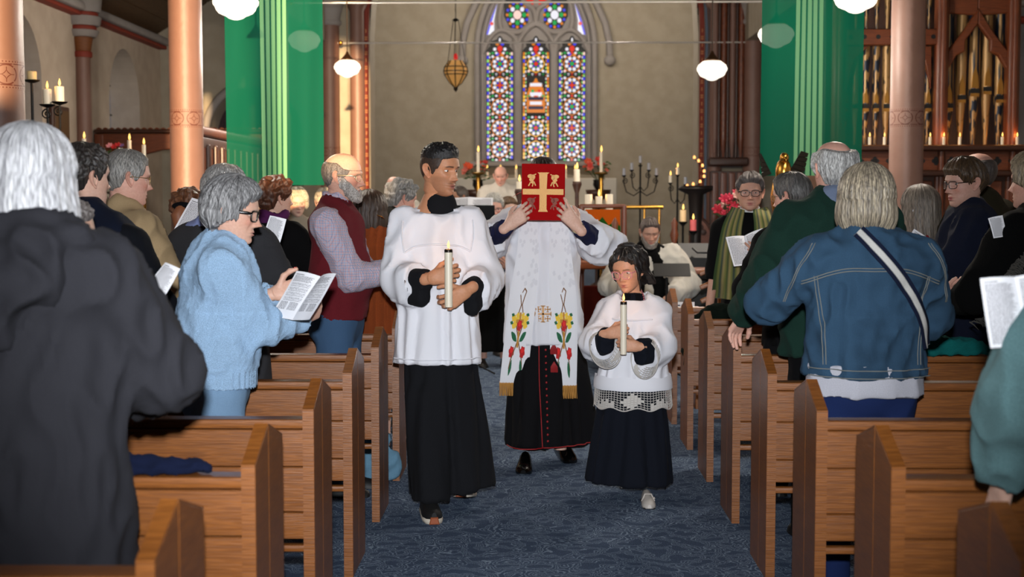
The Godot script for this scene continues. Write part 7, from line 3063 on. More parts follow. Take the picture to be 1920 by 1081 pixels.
	var band := MB.new()
	band.xf = P.head_t
	band.ball(Vector3(.0,.03,-.125),Vector3(.055,.022,.028),14)
	obj("hair_band",band,dark,P.root)
	band = MB.new()
	band.xf = P.head_t
	band.tube([Vector3(0,.03,-.12),Vector3(.01,-.02,-.155),Vector3(.0,-.1,-.14),Vector3(-.01,-.17,-.12)],[.025,.042,.034,.006],12)
	obj("ponytail",band,mat(Color(.5,.3,.19),.55),P.root)
	var fluffy := cloth(Color(.68,.81,.94),"wool",1.0,.9)
	P = fig({"at":Vector3(-1.192,0,-5.12),"yaw":106,"h":1.555,"bw":1.17,"hs":.97,"hi": true,"lean":4,"head": elder({"skin":Color(.6,.36,.27),"rosy":.5,"nose":1.15,"jaw":1.02,"wide":.98,"chin":.003,"lid":-.05}),"turn":-14,"nod":10,"gaze":Vector3(0,-.5,1),"hand_cell":.0032,
		"label": "grey-haired woman in a fluffy pale blue jumper and black glasses reading an open booklet",
		"hair": crop(Color(.36,.355,.36),Color(.13,.128,.13),.028,{"keys":[[0,.5,.022,0],[40,.42,.028,0],[62,.15,.026,.4],[80,-.28,.02,.6],[98,-.42,.024,.6],[122,-.72,.03,.5],[180,-.88,.03,.3]],"amp":.008,"freq":14.0,"nu":180,"nv":50,"jag":.1,"curl":.005,"curl_f":14.0}),
		"R":{"hand":Vector3(.05,1.045,.335),"pole":Vector3(-.6,-1.0,-.3),"f":Vector3(.55,.35,.75),"p":Vector3(.62,.35,-.55),"curl":[[40,50,30],[44,52,30],[48,54,30],[52,56,30]],"thumb":[[.6,.75,.25],[.85,.5,.1],[.95,.2,.1]]},
		"L":{"hand":Vector3(.175,1.135,.245),"pole":Vector3(.8,-.8,-.3),"f":Vector3(-.15,.25,.95),"p":Vector3(-.85,.3,-.2),"curl":[[30,30,16],[34,34,18],[38,36,20],[42,38,20]],"thumb":[[.6,.75,.3],[.9,.3,.3],[.95,.0,.1]]}})
	glasses(P,{"mat": mat(Color(.012,.012,.014),.2),"r":.0034,"temple":2.0,"w":.026,"h":.02,"pow":.5})
	var rib := func(p: Vector3,n: Vector3) -> float:
		var d := .007 * (1.0 - 2.0 * absf(nz.get_noise_3dv(p * Vector3(120,80,120)) * 1.6)) + .003 * nz.get_noise_3dv(p * 900.0)
		if p.y < .875:
			return .0025 * signf(sin(atan2(p.x,p.z) * 46.0)) - .006
		return d
	var U: Callable = P.U
	jacket(P,"jumper",fluffy,.034,{"hem":.885,"hip":1.06,"waist":1.1,"bust":.1,"fat":1.05,"cuff":.03,"cell":.0105,"to":.93,"disp": rib,"cut_r":.06,"cut":-.02})
	trousers(P,cloth(Color(.48,.6,.72),"weave",1.0,.1),.016,.016)
	for e in [[P.arms.R,-1.0],[P.arms.L,1.0]]:
		var d: Vector3 = (e[0][2] - e[0][1]).normalized()
		var sd := d.cross(Vector3.UP).normalized()
		var m := MB.new()
		var rr := []
		for q in [.72,.735,.9,.915]:
			var row := PackedVector3Array()
			for i in 48:
				var t := TAU * i / 48
				var w := (.0445 if q > .73 and q < .91 else .036) + .0012 * signf(sin(t * 24.0))
				row.append(e[0][1] + (e[0][2] - e[0][1]) * (q + .04) + (sd * cos(t) + sd.cross(d) * sin(t)) * w)
			rr.append(row)
		m.rows(rr,true,false)
		obj("ribbed_cuff",m,fluffy,P.root)
	for k in ["R","L"]:
		var arm: Dictionary = P.c[k]
		var f: Vector3 = arm.f.normalized()
		var pp: Vector3 = (arm.p - f * arm.p.dot(f)).normalized()
		var t: Vector3 = f.cross(pp) if k == "R" else pp.cross(f)
		var w: Vector3 = P.arms[k][2]
		var hs: float = P.hs
		var o2 := w + (f * .022 + t * .024 + pp * .006) * hs
		var d := Vector3.ZERO
		for j in 3:
			var q: Array = arm.thumb[j]
			d = (f * q[0] + t * q[1] + pp * q[2]).normalized()
			o2 += d * [.042,.033,.026][j] * hs
		var n := MB.new()
		var outw := (Vector3(0,1,0) - d * d.y).normalized()
		n.xf = Transform3D(Basis(d.cross(outw),outw,-d),o2 - d * .004 + outw * .0065)
		n.ball(Vector3.ZERO,Vector3(.0065,.0035,.01),10)
		obj("red_nail",n,mat(Color(.62,.01,.03),.2),P.root)
	sheet(Vector3(-.837,1.135,-5.07),look(Vector3(-.55,.62,.55),Vector3(.45,.85,-.45)),.125,.2,16,"open service booklet with hymn music held by the woman in pale blue",2)
	P = reader({"at":Vector3(-1.379,0,-6.1),"yaw":160,"h":1.633,"bw":1.12,"head": elder({"skin":PINK_SKIN}),"turn":-10,"eyes": false,"label": "white-and-grey-haired person in a charcoal tweed jumper behind the woman in pale blue",
		"hair": crop(Color(.6,.58,.56),Color(.26,.25,.24),.016,{"curl":.005})},1.28,.3,.07)
	jacket(P,"jumper",cloth(Color(.33,.33,.35),"tweed",1.0,.3),.035,{"hem":.72,"hip":1.05})
	jacket(P,"lavender_collar",cloth(Color(.55,.6,.8),"weave"),.039,{"hem":1.33,"arms":[],"collar":.0,"cell":.014,"clip":[[Vector3(0,1.375,0),Vector3.DOWN]]})
	trousers(P,dark)
	P = reader({"at":Vector3(-1.506,0,-7.95),"yaw":150,"h":1.605,"bw":1.08,"head": elder(),"turn":-20,"eyes": false,"label": "person with curly auburn hair, purple scarf and black jacket facing away",
		"hair": curly(Color(.15,.055,.028),Color(.06,.025,.015),.024)})
	jacket(P,"jacket",cloth(Color(.04,.04,.045),"weave",.6,.2),.03,{"hem":.7,"hip":1.1})
	var sc := MB.new()
	for q in [.0,.03]:
		var ring := []
		for i in 25:
			var t := TAU * i / 24.0
			ring.append(P.neck + Vector3(cos(t) * (.078 + q * .5),-.02 + q + .012 * sin(t * 3.0),sin(t) * .072 - .005))
		sc.tube(ring,.027,8)
	obj("scarf",sc,cloth(Color(.35,.14,.34),"weave",1.5),P.root)
	trousers(P,dark)
	sheet(Vector3(-1.235,1.365,-6.36),look(Vector3(-.2,.3,1),Vector3(.2,1,0)),.08,.125,-8,"small white sheet showing beside the black glasses of the woman in pale blue",1,"page_text")
	var check := StandardMaterial3D.new()
	check.albedo_texture = check_tex()
	check.uv1_triplanar = true
	check.uv1_scale = Vector3.ONE * 36.0
	check.roughness = .9
	check.cull_mode = BaseMaterial3D.CULL_DISABLED
	P = fig({"at":Vector3(-1.001,0,-7.03),"yaw":84,"h":1.729,"bw":1.06,"hi": true,"head": elder({"skin":Color(.6,.345,.26),"nose":1.25,"jaw":1.0,"brow_k":.25,"rosy":.6,"brow":.006,"lips":.7}),"turn":0,"nod":4,"gaze":Vector3(0,-.1,1),"iris":Color(.1,.12,.13),"hand_cell":.0038,
		"label": "bald bearded man in a maroon waistcoat and checked shirt standing in profile",
		"hair":[fringe_ring(Color(.26,.23,.21),Color(.14,.12,.11),.005,.55),beard(Color(.6,.56,.52),Color(.38,.34,.31))],
		"R":{"hand":Vector3(.02,1.135,.31),"pole":Vector3(-.5,-1.0,-.4),"f":Vector3(.25,.05,.95),"p":Vector3(.85,.3,.0),"curl":PINCH,"thumb":THUMB_IN},
		"L":{"hand":Vector3(.12,1.135,.3),"pole":Vector3(.5,-1.0,-.4),"f":Vector3(-.2,.1,.95),"p":Vector3(-.85,.3,.0),"curl":PINCH,"thumb":THUMB_IN}})
	glasses(P,{"mat": mat(Color(.75,.68,.55),.25,.6),"r":.0016,"temple":2.2,"w":.025,"h":.017,"pow":.6})
	jacket(P,"waistcoat",cloth(Color(.42,.12,.15),"knit",.5,.4),.02,{"hem":.875,"arms":[],"belly":.125,"cell":.012,"shoulder":.86,"cut_r":.066,"cut":-.035,"disp": creases(.005,Vector3(6,4,6))})
	jacket(P,"shirt",check,-.012,{"hem":.95,"sleeve":.012,"collar":.035,"cuff":.046,"cell":.012,"fat":1.15,"cut":.015,"cut_r":.057,"disp": creases(.004,Vector3(13,9,13))})
	trousers(P,jeans,.012,.018)
	sheet(Vector3(-.631,1.215,-7.04),look(Vector3(-.6,.75,.25),Vector3(.7,.7,0)),.1,.15,12,"folded white sheet held by the man in the maroon waistcoat",1,"page_text")
	P = fig({"at":Vector3(-.96,0,-7.99),"yaw":176,"h":1.52,"bw":1.12,"head": elder(),"eyes": false,"turn":-14,"label": "dark-haired person with gold hair clip in a rust orange knitted cardigan facing away",
		"hair": bob(Color(.035,.02,.014),Color(.08,.045,.03),-1.1,.022)})
	jacket(P,"cardigan",cloth(Color(.7,.33,.15),"knit",2.2,.5),.05,{"hem":.62,"hip":1.15,"waist":1.15,"fat":1.2,"extra":[bone(P.U.call(0,1.0,0),P.U.call(0,.6,0),.22,.23,.06,Vector3.BACK,.75,0,2)],"disp": func(p:Vector3,_n:Vector3) -> float: return .006 * sin(p.x * 150.0) + .008 * nz.get_noise_3dv(p * 60.0)})
	var cl := MB.new()
	cl.xf = P.head_t
	cl.tube([Vector3(-.085,-.02,-.09),Vector3(-.1,-.03,-.055),Vector3(-.103,-.045,-.02)],[.005,.008,.004],6,.5)
	obj("gold_clip",cl,M.brass,P.root)
	P = fig({"at":Vector3(-.946,0,-8.9),"yaw":150,"h":1.622,"bw":1.05,"lean":8,"head": elder({"skin":PINK_SKIN}),"nod":16,"turn":-30,"eyes": false,"label": "grey curly-haired person in a dark olive jacket bowing the head behind the boy",
		"hair": curly(Color(.42,.41,.39),Color(.2,.195,.18),.02)})
	jacket(P,"jacket",cloth(Color(.17,.16,.14),"weave",.6,.2),.03,{"hem":.8,"collar":.01})
	jacket(P,"blue_shirt",cloth(Color(.1,.13,.24),"weave"),.012,{"hem":.8})
	trousers(P,dark)
	for e in [[-2.0,-11.6,1.58,"pale blonde woman facing the camera in the sunlight below the left banner",20.0,Color(.72,.66,.5)],[-1.8,-11.9,1.58,"fair-haired person with glasses facing the camera beside the blonde woman below the banner",.0,Color(.5,.45,.36)]]:
		P = reader({"at":Vector3(e[0],0,e[1]),"yaw": e[4],"h": e[2],"head": elder({"rosy":.6}),"nod":12,"label": e[3],"hair": bob(e[5],e[5] * .6,-.55,.022) if e[4] > 10.0 else crop(e[5],e[5] * .6,.018)})
		jacket(P,"top",cloth(Color(.62,.58,.52) if e[4] > 10.0 else Color(.5,.5,.46),"weave"),.02,{"hem":.8,"cell":.022,"collar":.01})
		trousers(P,dark,.01,.026)
		if e[4] < 10.0:
			glasses(P,{"r":.0016})
func check_tex() -> ImageTexture:
	var im := Image.create(64,64,false,Image.FORMAT_RGBA8)
	var base := Color(.72,.72,.78)
	im.fill(base)
	for i in 4:
		var c: Color = [Color(.62,.28,.26),Color(.22,.25,.42)][i % 2]
		for k in 64:
			for q in 5:
				im.set_pixel(i * 16 + q,k,im.get_pixel(i * 16 + q,k).lerp(c,.55))
				im.set_pixel(k,i * 16 + q,im.get_pixel(k,i * 16 + q).lerp(c,.55))
	return ImageTexture.create_from_image(im)
func beard(c: Color,c2: Color) -> Dictionary:
	return {"name": "beard","col": c,"col2": c2,"start":[[0,-.7],[14,-.66],[30,-.48],[60,-.22],[78,-.05],[92,-.05],[100,-.3],[180,-.3]],"keys":[[0,-1.13,.016,.4],[30,-1.08,.014,.3],[60,-.86,.009,0],[85,-.55,.005,0],[97,-.2,.0,0],[100,-.3,.0,0],[180,-.3,.0,0]],"amp":.004,"freq":16.0,"curl":.003,"curl_f":60.0,"nu":120,"nv":24}
func cast_right() -> void:
	var dark := cloth(Color(.055,.055,.065),"weave",.6,.1)
	var denim := cloth(Color(.21,.32,.42),"weave",1.2,.15)
	var P := fig({"at":Vector3(1.223,0,-5.14),"yaw":180,"h":1.593,"bw":1.2,"head": elder(),"turn":-4,"eyes": false,"label": "blonde-grey bobbed woman in a blue denim jacket with striped shoulder strap seen from behind",
		"hair": bob(Color(.6,.5,.35),Color(.17,.14,.11),-.95,.03,{"tuck":.05,"keys":[[0,.6,.02,0],[30,.52,.024,.2],[52,.1,.028,.8],[70,-1.12,.03,1],[110,-1.12,.034,1],[150,-.92,.034,1],[180,-.86,.034,1]],"nu":230,"nv":60,"freq":22.0,"amp":.006,"flare":.035,"fy":.35}),
		"R":{"hand":Vector3(-.1,1.06,.3),"pole":Vector3(-1,-.75,-.2)},"L":{"hand":Vector3(.15,1.22,.27),"pole":Vector3(1,-.75,-.2)}})
	var jk := jacket(P,"jacket",denim,.03,{"hem":.905,"hip":1.1,"collar":.025,"cut_r":.05,"cut":.02,"cell":.0115,"fat":1.15,"cuff":.045,"disp": creases(.009,Vector3(9,6,9)),"tint": func(p:Vector3) -> Color:
		var k := 1.0 + .35 * nz.get_noise_3dv(p * Vector3(70,40,70)) + .15 * nz.get_noise_3dv(p * 300.0)
		return Color(k,k,k)})
	jacket(P,"shirt_tail",cloth(Color(.74,.74,.78),"weave",.6),.036,{"hem":.83,"hip":1.02,"arms":[],"cell":.014,"clip":[[Vector3(0,.9,0),Vector3.UP]]})
	trousers(P,cloth(Color(.11,.17,.34),"weave",.8,.1),.004,.014,{"waist_y":.9,"seat": false})
	after.append(func() -> void:
		var st := mat(Color(.42,.43,.42),.8)
		seam(P.root,"stitched_seam",jk,[Vector2(-.25,1.2),Vector2(-.12,1.245),Vector2(0,1.25),Vector2(.12,1.245),Vector2(.25,1.2)],-1.0,.0022,st)
		seam(P.root,"stitched_seam",jk,[Vector2(-.25,1.19),Vector2(-.12,1.235),Vector2(0,1.24),Vector2(.12,1.235),Vector2(.25,1.19)],-1.0,.0022,st)
		for s in [-1.0,1.0]:
			for o in [.0,.011]:
				seam(P.root,"stitched_seam",jk,[Vector2(s * (.2 + o),1.22),Vector2(s * (.175 + o),1.08),Vector2(s * (.165 + o),.9)],-1.0,.002,st)
				seam(P.root,"stitched_seam",jk,[Vector2(s * (.205 + o),1.34),Vector2(s * (.262 + o * .6),1.24),Vector2(s * (.295 + o * .6),1.12)],-1.0,.002,st)
		for y in [.885,.857]:
			seam(P.root,"stitched_seam",jk,[Vector2(-.22,y),Vector2(-.1,y - .002),Vector2(.1,y - .002),Vector2(.22,y)],-1.0,.0022,st,40)
		var nv := Color(.01,.012,.035)
		var wt := Color(.62,.61,.58)
		ribbon(P.root,"shoulder_strap",jk,[Vector2(.055,1.385),Vector2(-.02,1.3),Vector2(-.12,1.18),Vector2(-.185,1.07),Vector2(-.215,.96)],[.052,.052,.052,.05,.05],-1.0,.006,cloth(Color(1,1,1),"weave",.5,.0),44,[nv,nv,wt,wt,wt,nv,nv]))
	P = fig({"at":Vector3(1.309,0,-6.08),"yaw":186,"h":1.741,"bw":1.12,"hi": false,"hs":1.04,"head": elder({"skin":PINK_SKIN,"rosy":.8}),"turn":6,"eyes": false,"hand_cell":.0036,"label": "white-haired balding man in a dark green jumper with one hand on the pew end",
		"hair":{"col":Color(.66,.65,.63),"col2":Color(.38,.37,.36),"start":[[0,.55],[60,.6],[110,.72],[180,.62]],"keys":[[0,.54,0,0],[55,.5,.002,0],[72,-.1,.012,0],[82,-.25,.01,0],[98,.0,.012,0],[120,-.55,.02,.3],[180,-.72,.018,0]],"amp":.006,"curl":.004,"curl_f":20.0,"jag":.08},
		"L":{"hand":Vector3(.375,.985,.1),"pole":Vector3(.25,.0,-1),"f":Vector3(.25,-.75,.55),"p":Vector3(-.25,-.7,-.5),"curl":[[16,22,12],[20,26,14],[22,28,14],[26,30,16]],"thumb":[[.7,.55,.2],[.9,.3,.2],[.95,.1,.2]]},
		"R":{"hand":Vector3(-.1,1.1,.3),"pole":Vector3(-1,-.75,-.2)}})
	jacket(P,"jumper",cloth(Color(.1,.21,.175),"knit",.4,.35),.04,{"hem":.8,"hip":1.05,"waist":1.1,"fat":1.08,"cell":.013,"collar":-.005,"disp": creases(.01,Vector3(6,4,6))})
	jacket(P,"shirt_collar",cloth(Color(.45,.5,.6),"weave"),.03,{"hem":1.36,"arms":[],"collar":.022,"cell":.014,"clip":[[Vector3(0,1.475,0),Vector3.DOWN]]})
	trousers(P,cloth(Color(.03,.032,.04),"weave"))
	sheet(Vector3(1.085,1.275,-5.42),look(Vector3(-.4,.3,.9),Vector3(.3,1,0)),.07,.1,8,"corner of a white sheet showing beside the denim shoulder",1,"page_text")
	P = reader({"at":Vector3(1.324,0,-7.03),"yaw":196,"h":1.618,"bw":1.0,"head": elder({"skin":PINK_SKIN}),"turn":30,"nod":6,"eyes": false,"label": "dark grey-haired man with wire glasses turned away beside the green jumper",
		"hair": crop(Color(.16,.15,.145),Color(.05,.048,.046),.016)})
	glasses(P,{"r":.0014,"mat": mat(Color(.5,.42,.3),.3,.7)})
	jacket(P,"jacket",cloth(Color(.03,.03,.034),"weave"),.02,{"hem":.8})
	trousers(P,dark)
	P = fig({"at":Vector3(1.38,0,-8.95),"yaw":-12,"h":1.647,"bw":1.05,"hi": true,"head": elder({"skin":Color(.52,.29,.21),"wide":1.04,"jaw":1.05,"age":.7,"rosy":.4,"lip":Color(.42,.15,.14),"mouth":.95}),"turn":4,"nod":2,"hand_cell":.0045,"gaze":Vector3(.15,-.1,1),
		"label": "woman in clerical collar, black-rimmed glasses and long green striped scarf holding a booklet",
		"hair": crop(Color(.15,.125,.115),Color(.055,.045,.042),.022,{"keys":[[0,.58,.018,0],[45,.5,.024,0],[66,.15,.02,0],[82,-.05,.014,0],[98,.0,.014,0],[120,-.45,.018,0],[180,-.6,.018,0]],"curl":.008,"curl_f":22.0,"nu":150}),
		"L":{"hand":Vector3(.09,1.13,.33),"pole":Vector3(.8,-.8,-.2),"f":Vector3(-.5,.45,.7),"p":Vector3(-.6,.5,-.5),"curl":PINCH,"thumb":THUMB_IN},
		"R":{"hand":Vector3(-.245,.79,.1),"pole":Vector3(-.6,.2,-1),"f":Vector3(.05,-.98,.15),"p":Vector3(.9,.0,-.3),"curl":RELAX,"thumb":THUMB}})
	glasses(P,{"mat": mat(Color(.012,.012,.014),.2),"r":.0024,"temple":1.8,"w":.0265,"h":.0195,"pow":.7})
	var top := jacket(P,"black_top",cloth(Color(.035,.035,.04),"weave",.5,.1),.014,{"hem":.55,"hip":1.05,"bust":.095,"to":.25,"cuff":.05,"neck":1.425,"cell":.013})
	var cc := MB.new()
	cc.lathe([Vector2(.062,-.014),Vector2(.064,-.012),Vector2(.062,.018),Vector2(.06,.018)],28,false)
	cc.xf = Transform3D.IDENTITY
	for i in cc.v.size():
		cc.v[i] = P.neck + Basis(Vector3.RIGHT,.25) * cc.v[i] + Vector3(0,.0,.006)
	obj("clerical_collar",cc,mat(Color(.8,.8,.8),.5),P.root)
	var bl := MB.new()
	bl.tube([Vector3(-.275,.8,.09),Vector3(-.25,.795,.125),Vector3(-.22,.8,.105)],.004,6)
	obj("bracelet",bl,M.brass,P.root)
	after.append(func() -> void:
		var g1 := Color(.05,.085,.03)
		var g2 := Color(.2,.21,.06)
		var g3 := Color(.36,.29,.12)
		var g4 := Color(.03,.06,.055)
		var st := [g1,g2,g4,g3,g2,g1,g3,g2,g4,g2,g3,g1]
		var sm := cloth(Color(1,1,1),"weave",1.5,.2)
		ribbon(P.root,"scarf_end",top,[Vector2(-.07,1.44),Vector2(-.105,1.3),Vector2(-.125,1.1),Vector2(-.14,.86)],[.09,.13,.16,.19],1.0,.018,sm,40,st)
		ribbon(P.root,"scarf_end",top,[Vector2(.07,1.44),Vector2(.1,1.3),Vector2(.085,1.1),Vector2(.05,.8)],[.09,.13,.17,.21],1.0,.024,sm,40,st)
		var nb := MB.new()
		var ring := []
		for i in 15:
			var t := lerpf(-.35,PI + .35,i / 14.0)
			ring.append(P.neck + Vector3(cos(t) * .085,-.02 + .012 * sin(t),-sin(t) * .075))
		nb.tube(ring,.026,8)
		obj("scarf_neck",nb,cloth(Color(.3,.3,.13),"weave",1.5),P.root))
	sheet(Vector3(1.315,1.185,-8.56),look(Vector3(-.15,.45,.9),Vector3(-.25,1,0)),.125,.2,28,"open booklet with fanned white pages held by the woman in the striped scarf",2,"page_text")
	P = reader({"at":Vector3(2.173,0,-8.9),"yaw":200,"h":1.686,"bw":1.0,"head": elder({"skin":PINK_SKIN,"age":.0}),"eyes": false,"turn":10,"label": "short dark-haired man in navy standing before the right pink column",
		"hair": crop(Color(.03,.022,.02),Color(.07,.055,.05),.01)})
	jacket(P,"jumper",cloth(Color(.04,.05,.08),"weave"),.02,{"hem":.8,"collar":.0})
	trousers(P,dark)
	P = reader({"at":Vector3(2.209,0,-7.95),"yaw":205,"h":1.546,"bw":.95,"head": elder(),"eyes": false,"turn":8,"label": "woman with long ash blonde hair, white hair clip and red top facing away",
		"hair": bob(Color(.3,.25,.2),Color(.13,.105,.085),-1.9,.026)})
	jacket(P,"top",cloth(Color(.55,.08,.1),"weave"),.016,{"hem":.8})
	trousers(P,dark)
	var cl := MB.new()
	cl.xf = P.head_t
	cl.ball(Vector3(.092,-.02,-.03),Vector3(.012,.032,.02),12)
	obj("hair_clip",cl,mat(Color(.85,.86,.9),.3),P.root)
	P = fig({"at":Vector3(2.186,0,-7.03),"yaw":-98,"h":1.694,"bw":1.1,"hi": true,"head": elder({"skin":Color(.52,.3,.235),"wide":1.02,"jaw":1.06,"age":.4,"nose":1.05,"rosy":.5,"lip":Color(.4,.08,.09),"brow_k":.3}),"turn":24,"nod":6,"gaze":Vector3(.25,-.1,1),"hand_cell":.0045,"label": "brown short-haired woman in glasses and a navy fleece looking across the aisle",
		"hair": crop(Color(.13,.075,.035),Color(.05,.03,.018),.02,{"keys":[[0,.42,.016,0],[40,.38,.022,0],[62,.05,.02,.2],[80,-.05,.014,0],[98,.05,.014,0],[120,-.42,.018,0],[180,-.62,.018,0]],"amp":.006,"nu":170,"jag":.08}),
		"L":{"hand":Vector3(.06,1.2,.33),"pole":Vector3(.7,-1,-.3),"f":Vector3(-.2,.3,.9),"p":Vector3(-.8,.4,-.2),"curl":PINCH,"thumb":THUMB_IN},
		"R":{"hand":Vector3(-.1,1.2,.33),"pole":Vector3(-.7,-1,-.3),"f":Vector3(.2,.3,.9),"p":Vector3(.8,.4,-.2),"curl":PINCH,"thumb":THUMB_IN}})
	glasses(P,{"mat": mat(Color(.06,.06,.07),.25),"r":.0019,"w":.025,"h":.018})
	jacket(P,"fleece",cloth(Color(.085,.105,.175),"wool",.5,.5),.036,{"hem":.8,"bust":.1,"collar":.03,"fat":1.15,"cell":.013,"cut":.0,"disp": creases(.008,Vector3(7,4,7))})
	trousers(P,dark)
	sheet(Vector3(1.8,1.285,-6.78),look(Vector3(.15,.55,.85),Vector3(.55,.8,-.1)),.135,.21,-8,"white hymn sheet with staves held by the woman in the navy fleece",1)
	P = reader({"at":Vector3(2.54,0,-7.97),"yaw":215,"h":1.757,"bw":1.05,"head": elder({"skin":PINK_SKIN}),"eyes": false,"label": "balding man in an olive tweed coat behind the woman in navy",
		"hair": fringe_ring(Color(.12,.1,.09),Color(.06,.05,.045),.007,.62)})
	jacket(P,"coat",cloth(Color(.3,.28,.2),"tweed"),.03,{"hem":.6,"collar":.01})
	trousers(P,dark)
	P = reader({"at":Vector3(2.19,0,-6.08),"yaw":212,"h":1.681,"bw":1.08,"head": elder({"skin":PINK_SKIN}),"turn":16,"label": "long-haired blonde woman in a black jacket with shaggy grey trim",
		"hair": bob(Color(.5,.4,.26),Color(.24,.18,.12),-1.7,.028,{"keys":[[0,.55,.02,0],[35,.45,.025,.2],[60,.0,.022,.5],[82,-.2,.018,.8],[100,-.9,.024,1],[125,-1.7,.03,1],[180,-1.9,.03,1]],"nu":180})},1.05,.34)
	var bj := jacket(P,"jacket",cloth(Color(.035,.035,.037),"wool",.8,.2),.034,{"hem":.8,"fat":1.15,"cell":.014})
	after.append(func() -> void:
		var tr := MB.new()
		for q in 150:
			var t := q / 149.0
			var x := lerpf(.14,.24,smoothstep(.0,.4,t))
			var y := lerpf(1.4,.85,t)
			var z := skin_z(bj,x,y,-1.0,.03)
			if absf(z) < 1e-6:
				continue
			for k in 3:
				var d := Vector3(hsh(q,k) - .5,hsh(q,k + 9.0) - .5,-.5 - hsh(q,k + 4.0) * .5) * .05
				var p := Vector3(x + (hsh(q,k + 2.0) - .5) * .05,y,z)
				tr.tube([p,p + d * .6 + Vector3(.006,0,0),p + d + Vector3(0,-.012,0)],[.004,.0035,.001],4)
		tag(obj("shaggy_trim",tr,mat(Color(.3,.29,.27),.95),P.root),"","","","stuff"))
	trousers(P,dark)
	sheet(Vector3(1.93,1.375,-5.91),look(Vector3(-.1,.3,1),Vector3(-.2,1,0)),.06,.09,6,"tip of a white sheet above the shaggy black sleeve",1,"page_text")
	P = fig({"at":Vector3(1.412,0,-3.25),"yaw":196,"h":1.605,"bw":1.15,"head": elder(),"eyes": false,"hand_cell":.0036,"label": "person in a pale teal jumper cut off by the right edge, hand lowered",
		"hair": crop(Color(.4,.4,.4),Color(.2,.2,.2),.02),
		"L":{"hand":Vector3(.285,.83,.1),"pole":Vector3(.9,.0,-.6),"f":Vector3(.05,-.96,.25),"p":Vector3(-.9,-.1,.1),"curl":RELAX,"thumb":THUMB},
		"R":{"hand":Vector3(-.1,1.15,.3),"pole":Vector3(-1,-.75,-.2)}})
	jacket(P,"jumper",cloth(Color(.42,.56,.57),"wool",.7,.7),.04,{"hem":.72,"hip":1.05,"fat":1.25,"cuff":.045,"to":.9,"cell":.013,"disp": creases(.009,Vector3(7,4,7))})
	trousers(P,cloth(Color(.08,.28,.34),"weave"),.02)
	sheet(Vector3(1.107,1.245,-3.17),look(Vector3(-.1,.25,1),Vector3(-.12,1,0)),.09,.16,26,"white folded booklet held out by the person in pale teal",2,"page_text")
	var o := thing("draped_garment","turquoise knitted garment draped over a pew beside the denim jacket","garment",Vector3(1.93,.777,-6.4))
	soft("cloth",o,cloth(Color(.08,.45,.44),"knit",.6),[bone(Vector3(-.1,.02,-.02),Vector3(.1,.015,-.02),.075,.06,.05),bone(Vector3(-.16,-.02,-.02),Vector3(.18,-.02,-.02),.045,.045,.05)],.014,{"disp": creases(.008,Vector3(11,8,11)),"clip":[[Vector3(0,.006,0),Vector3(0,-1,0)]]})
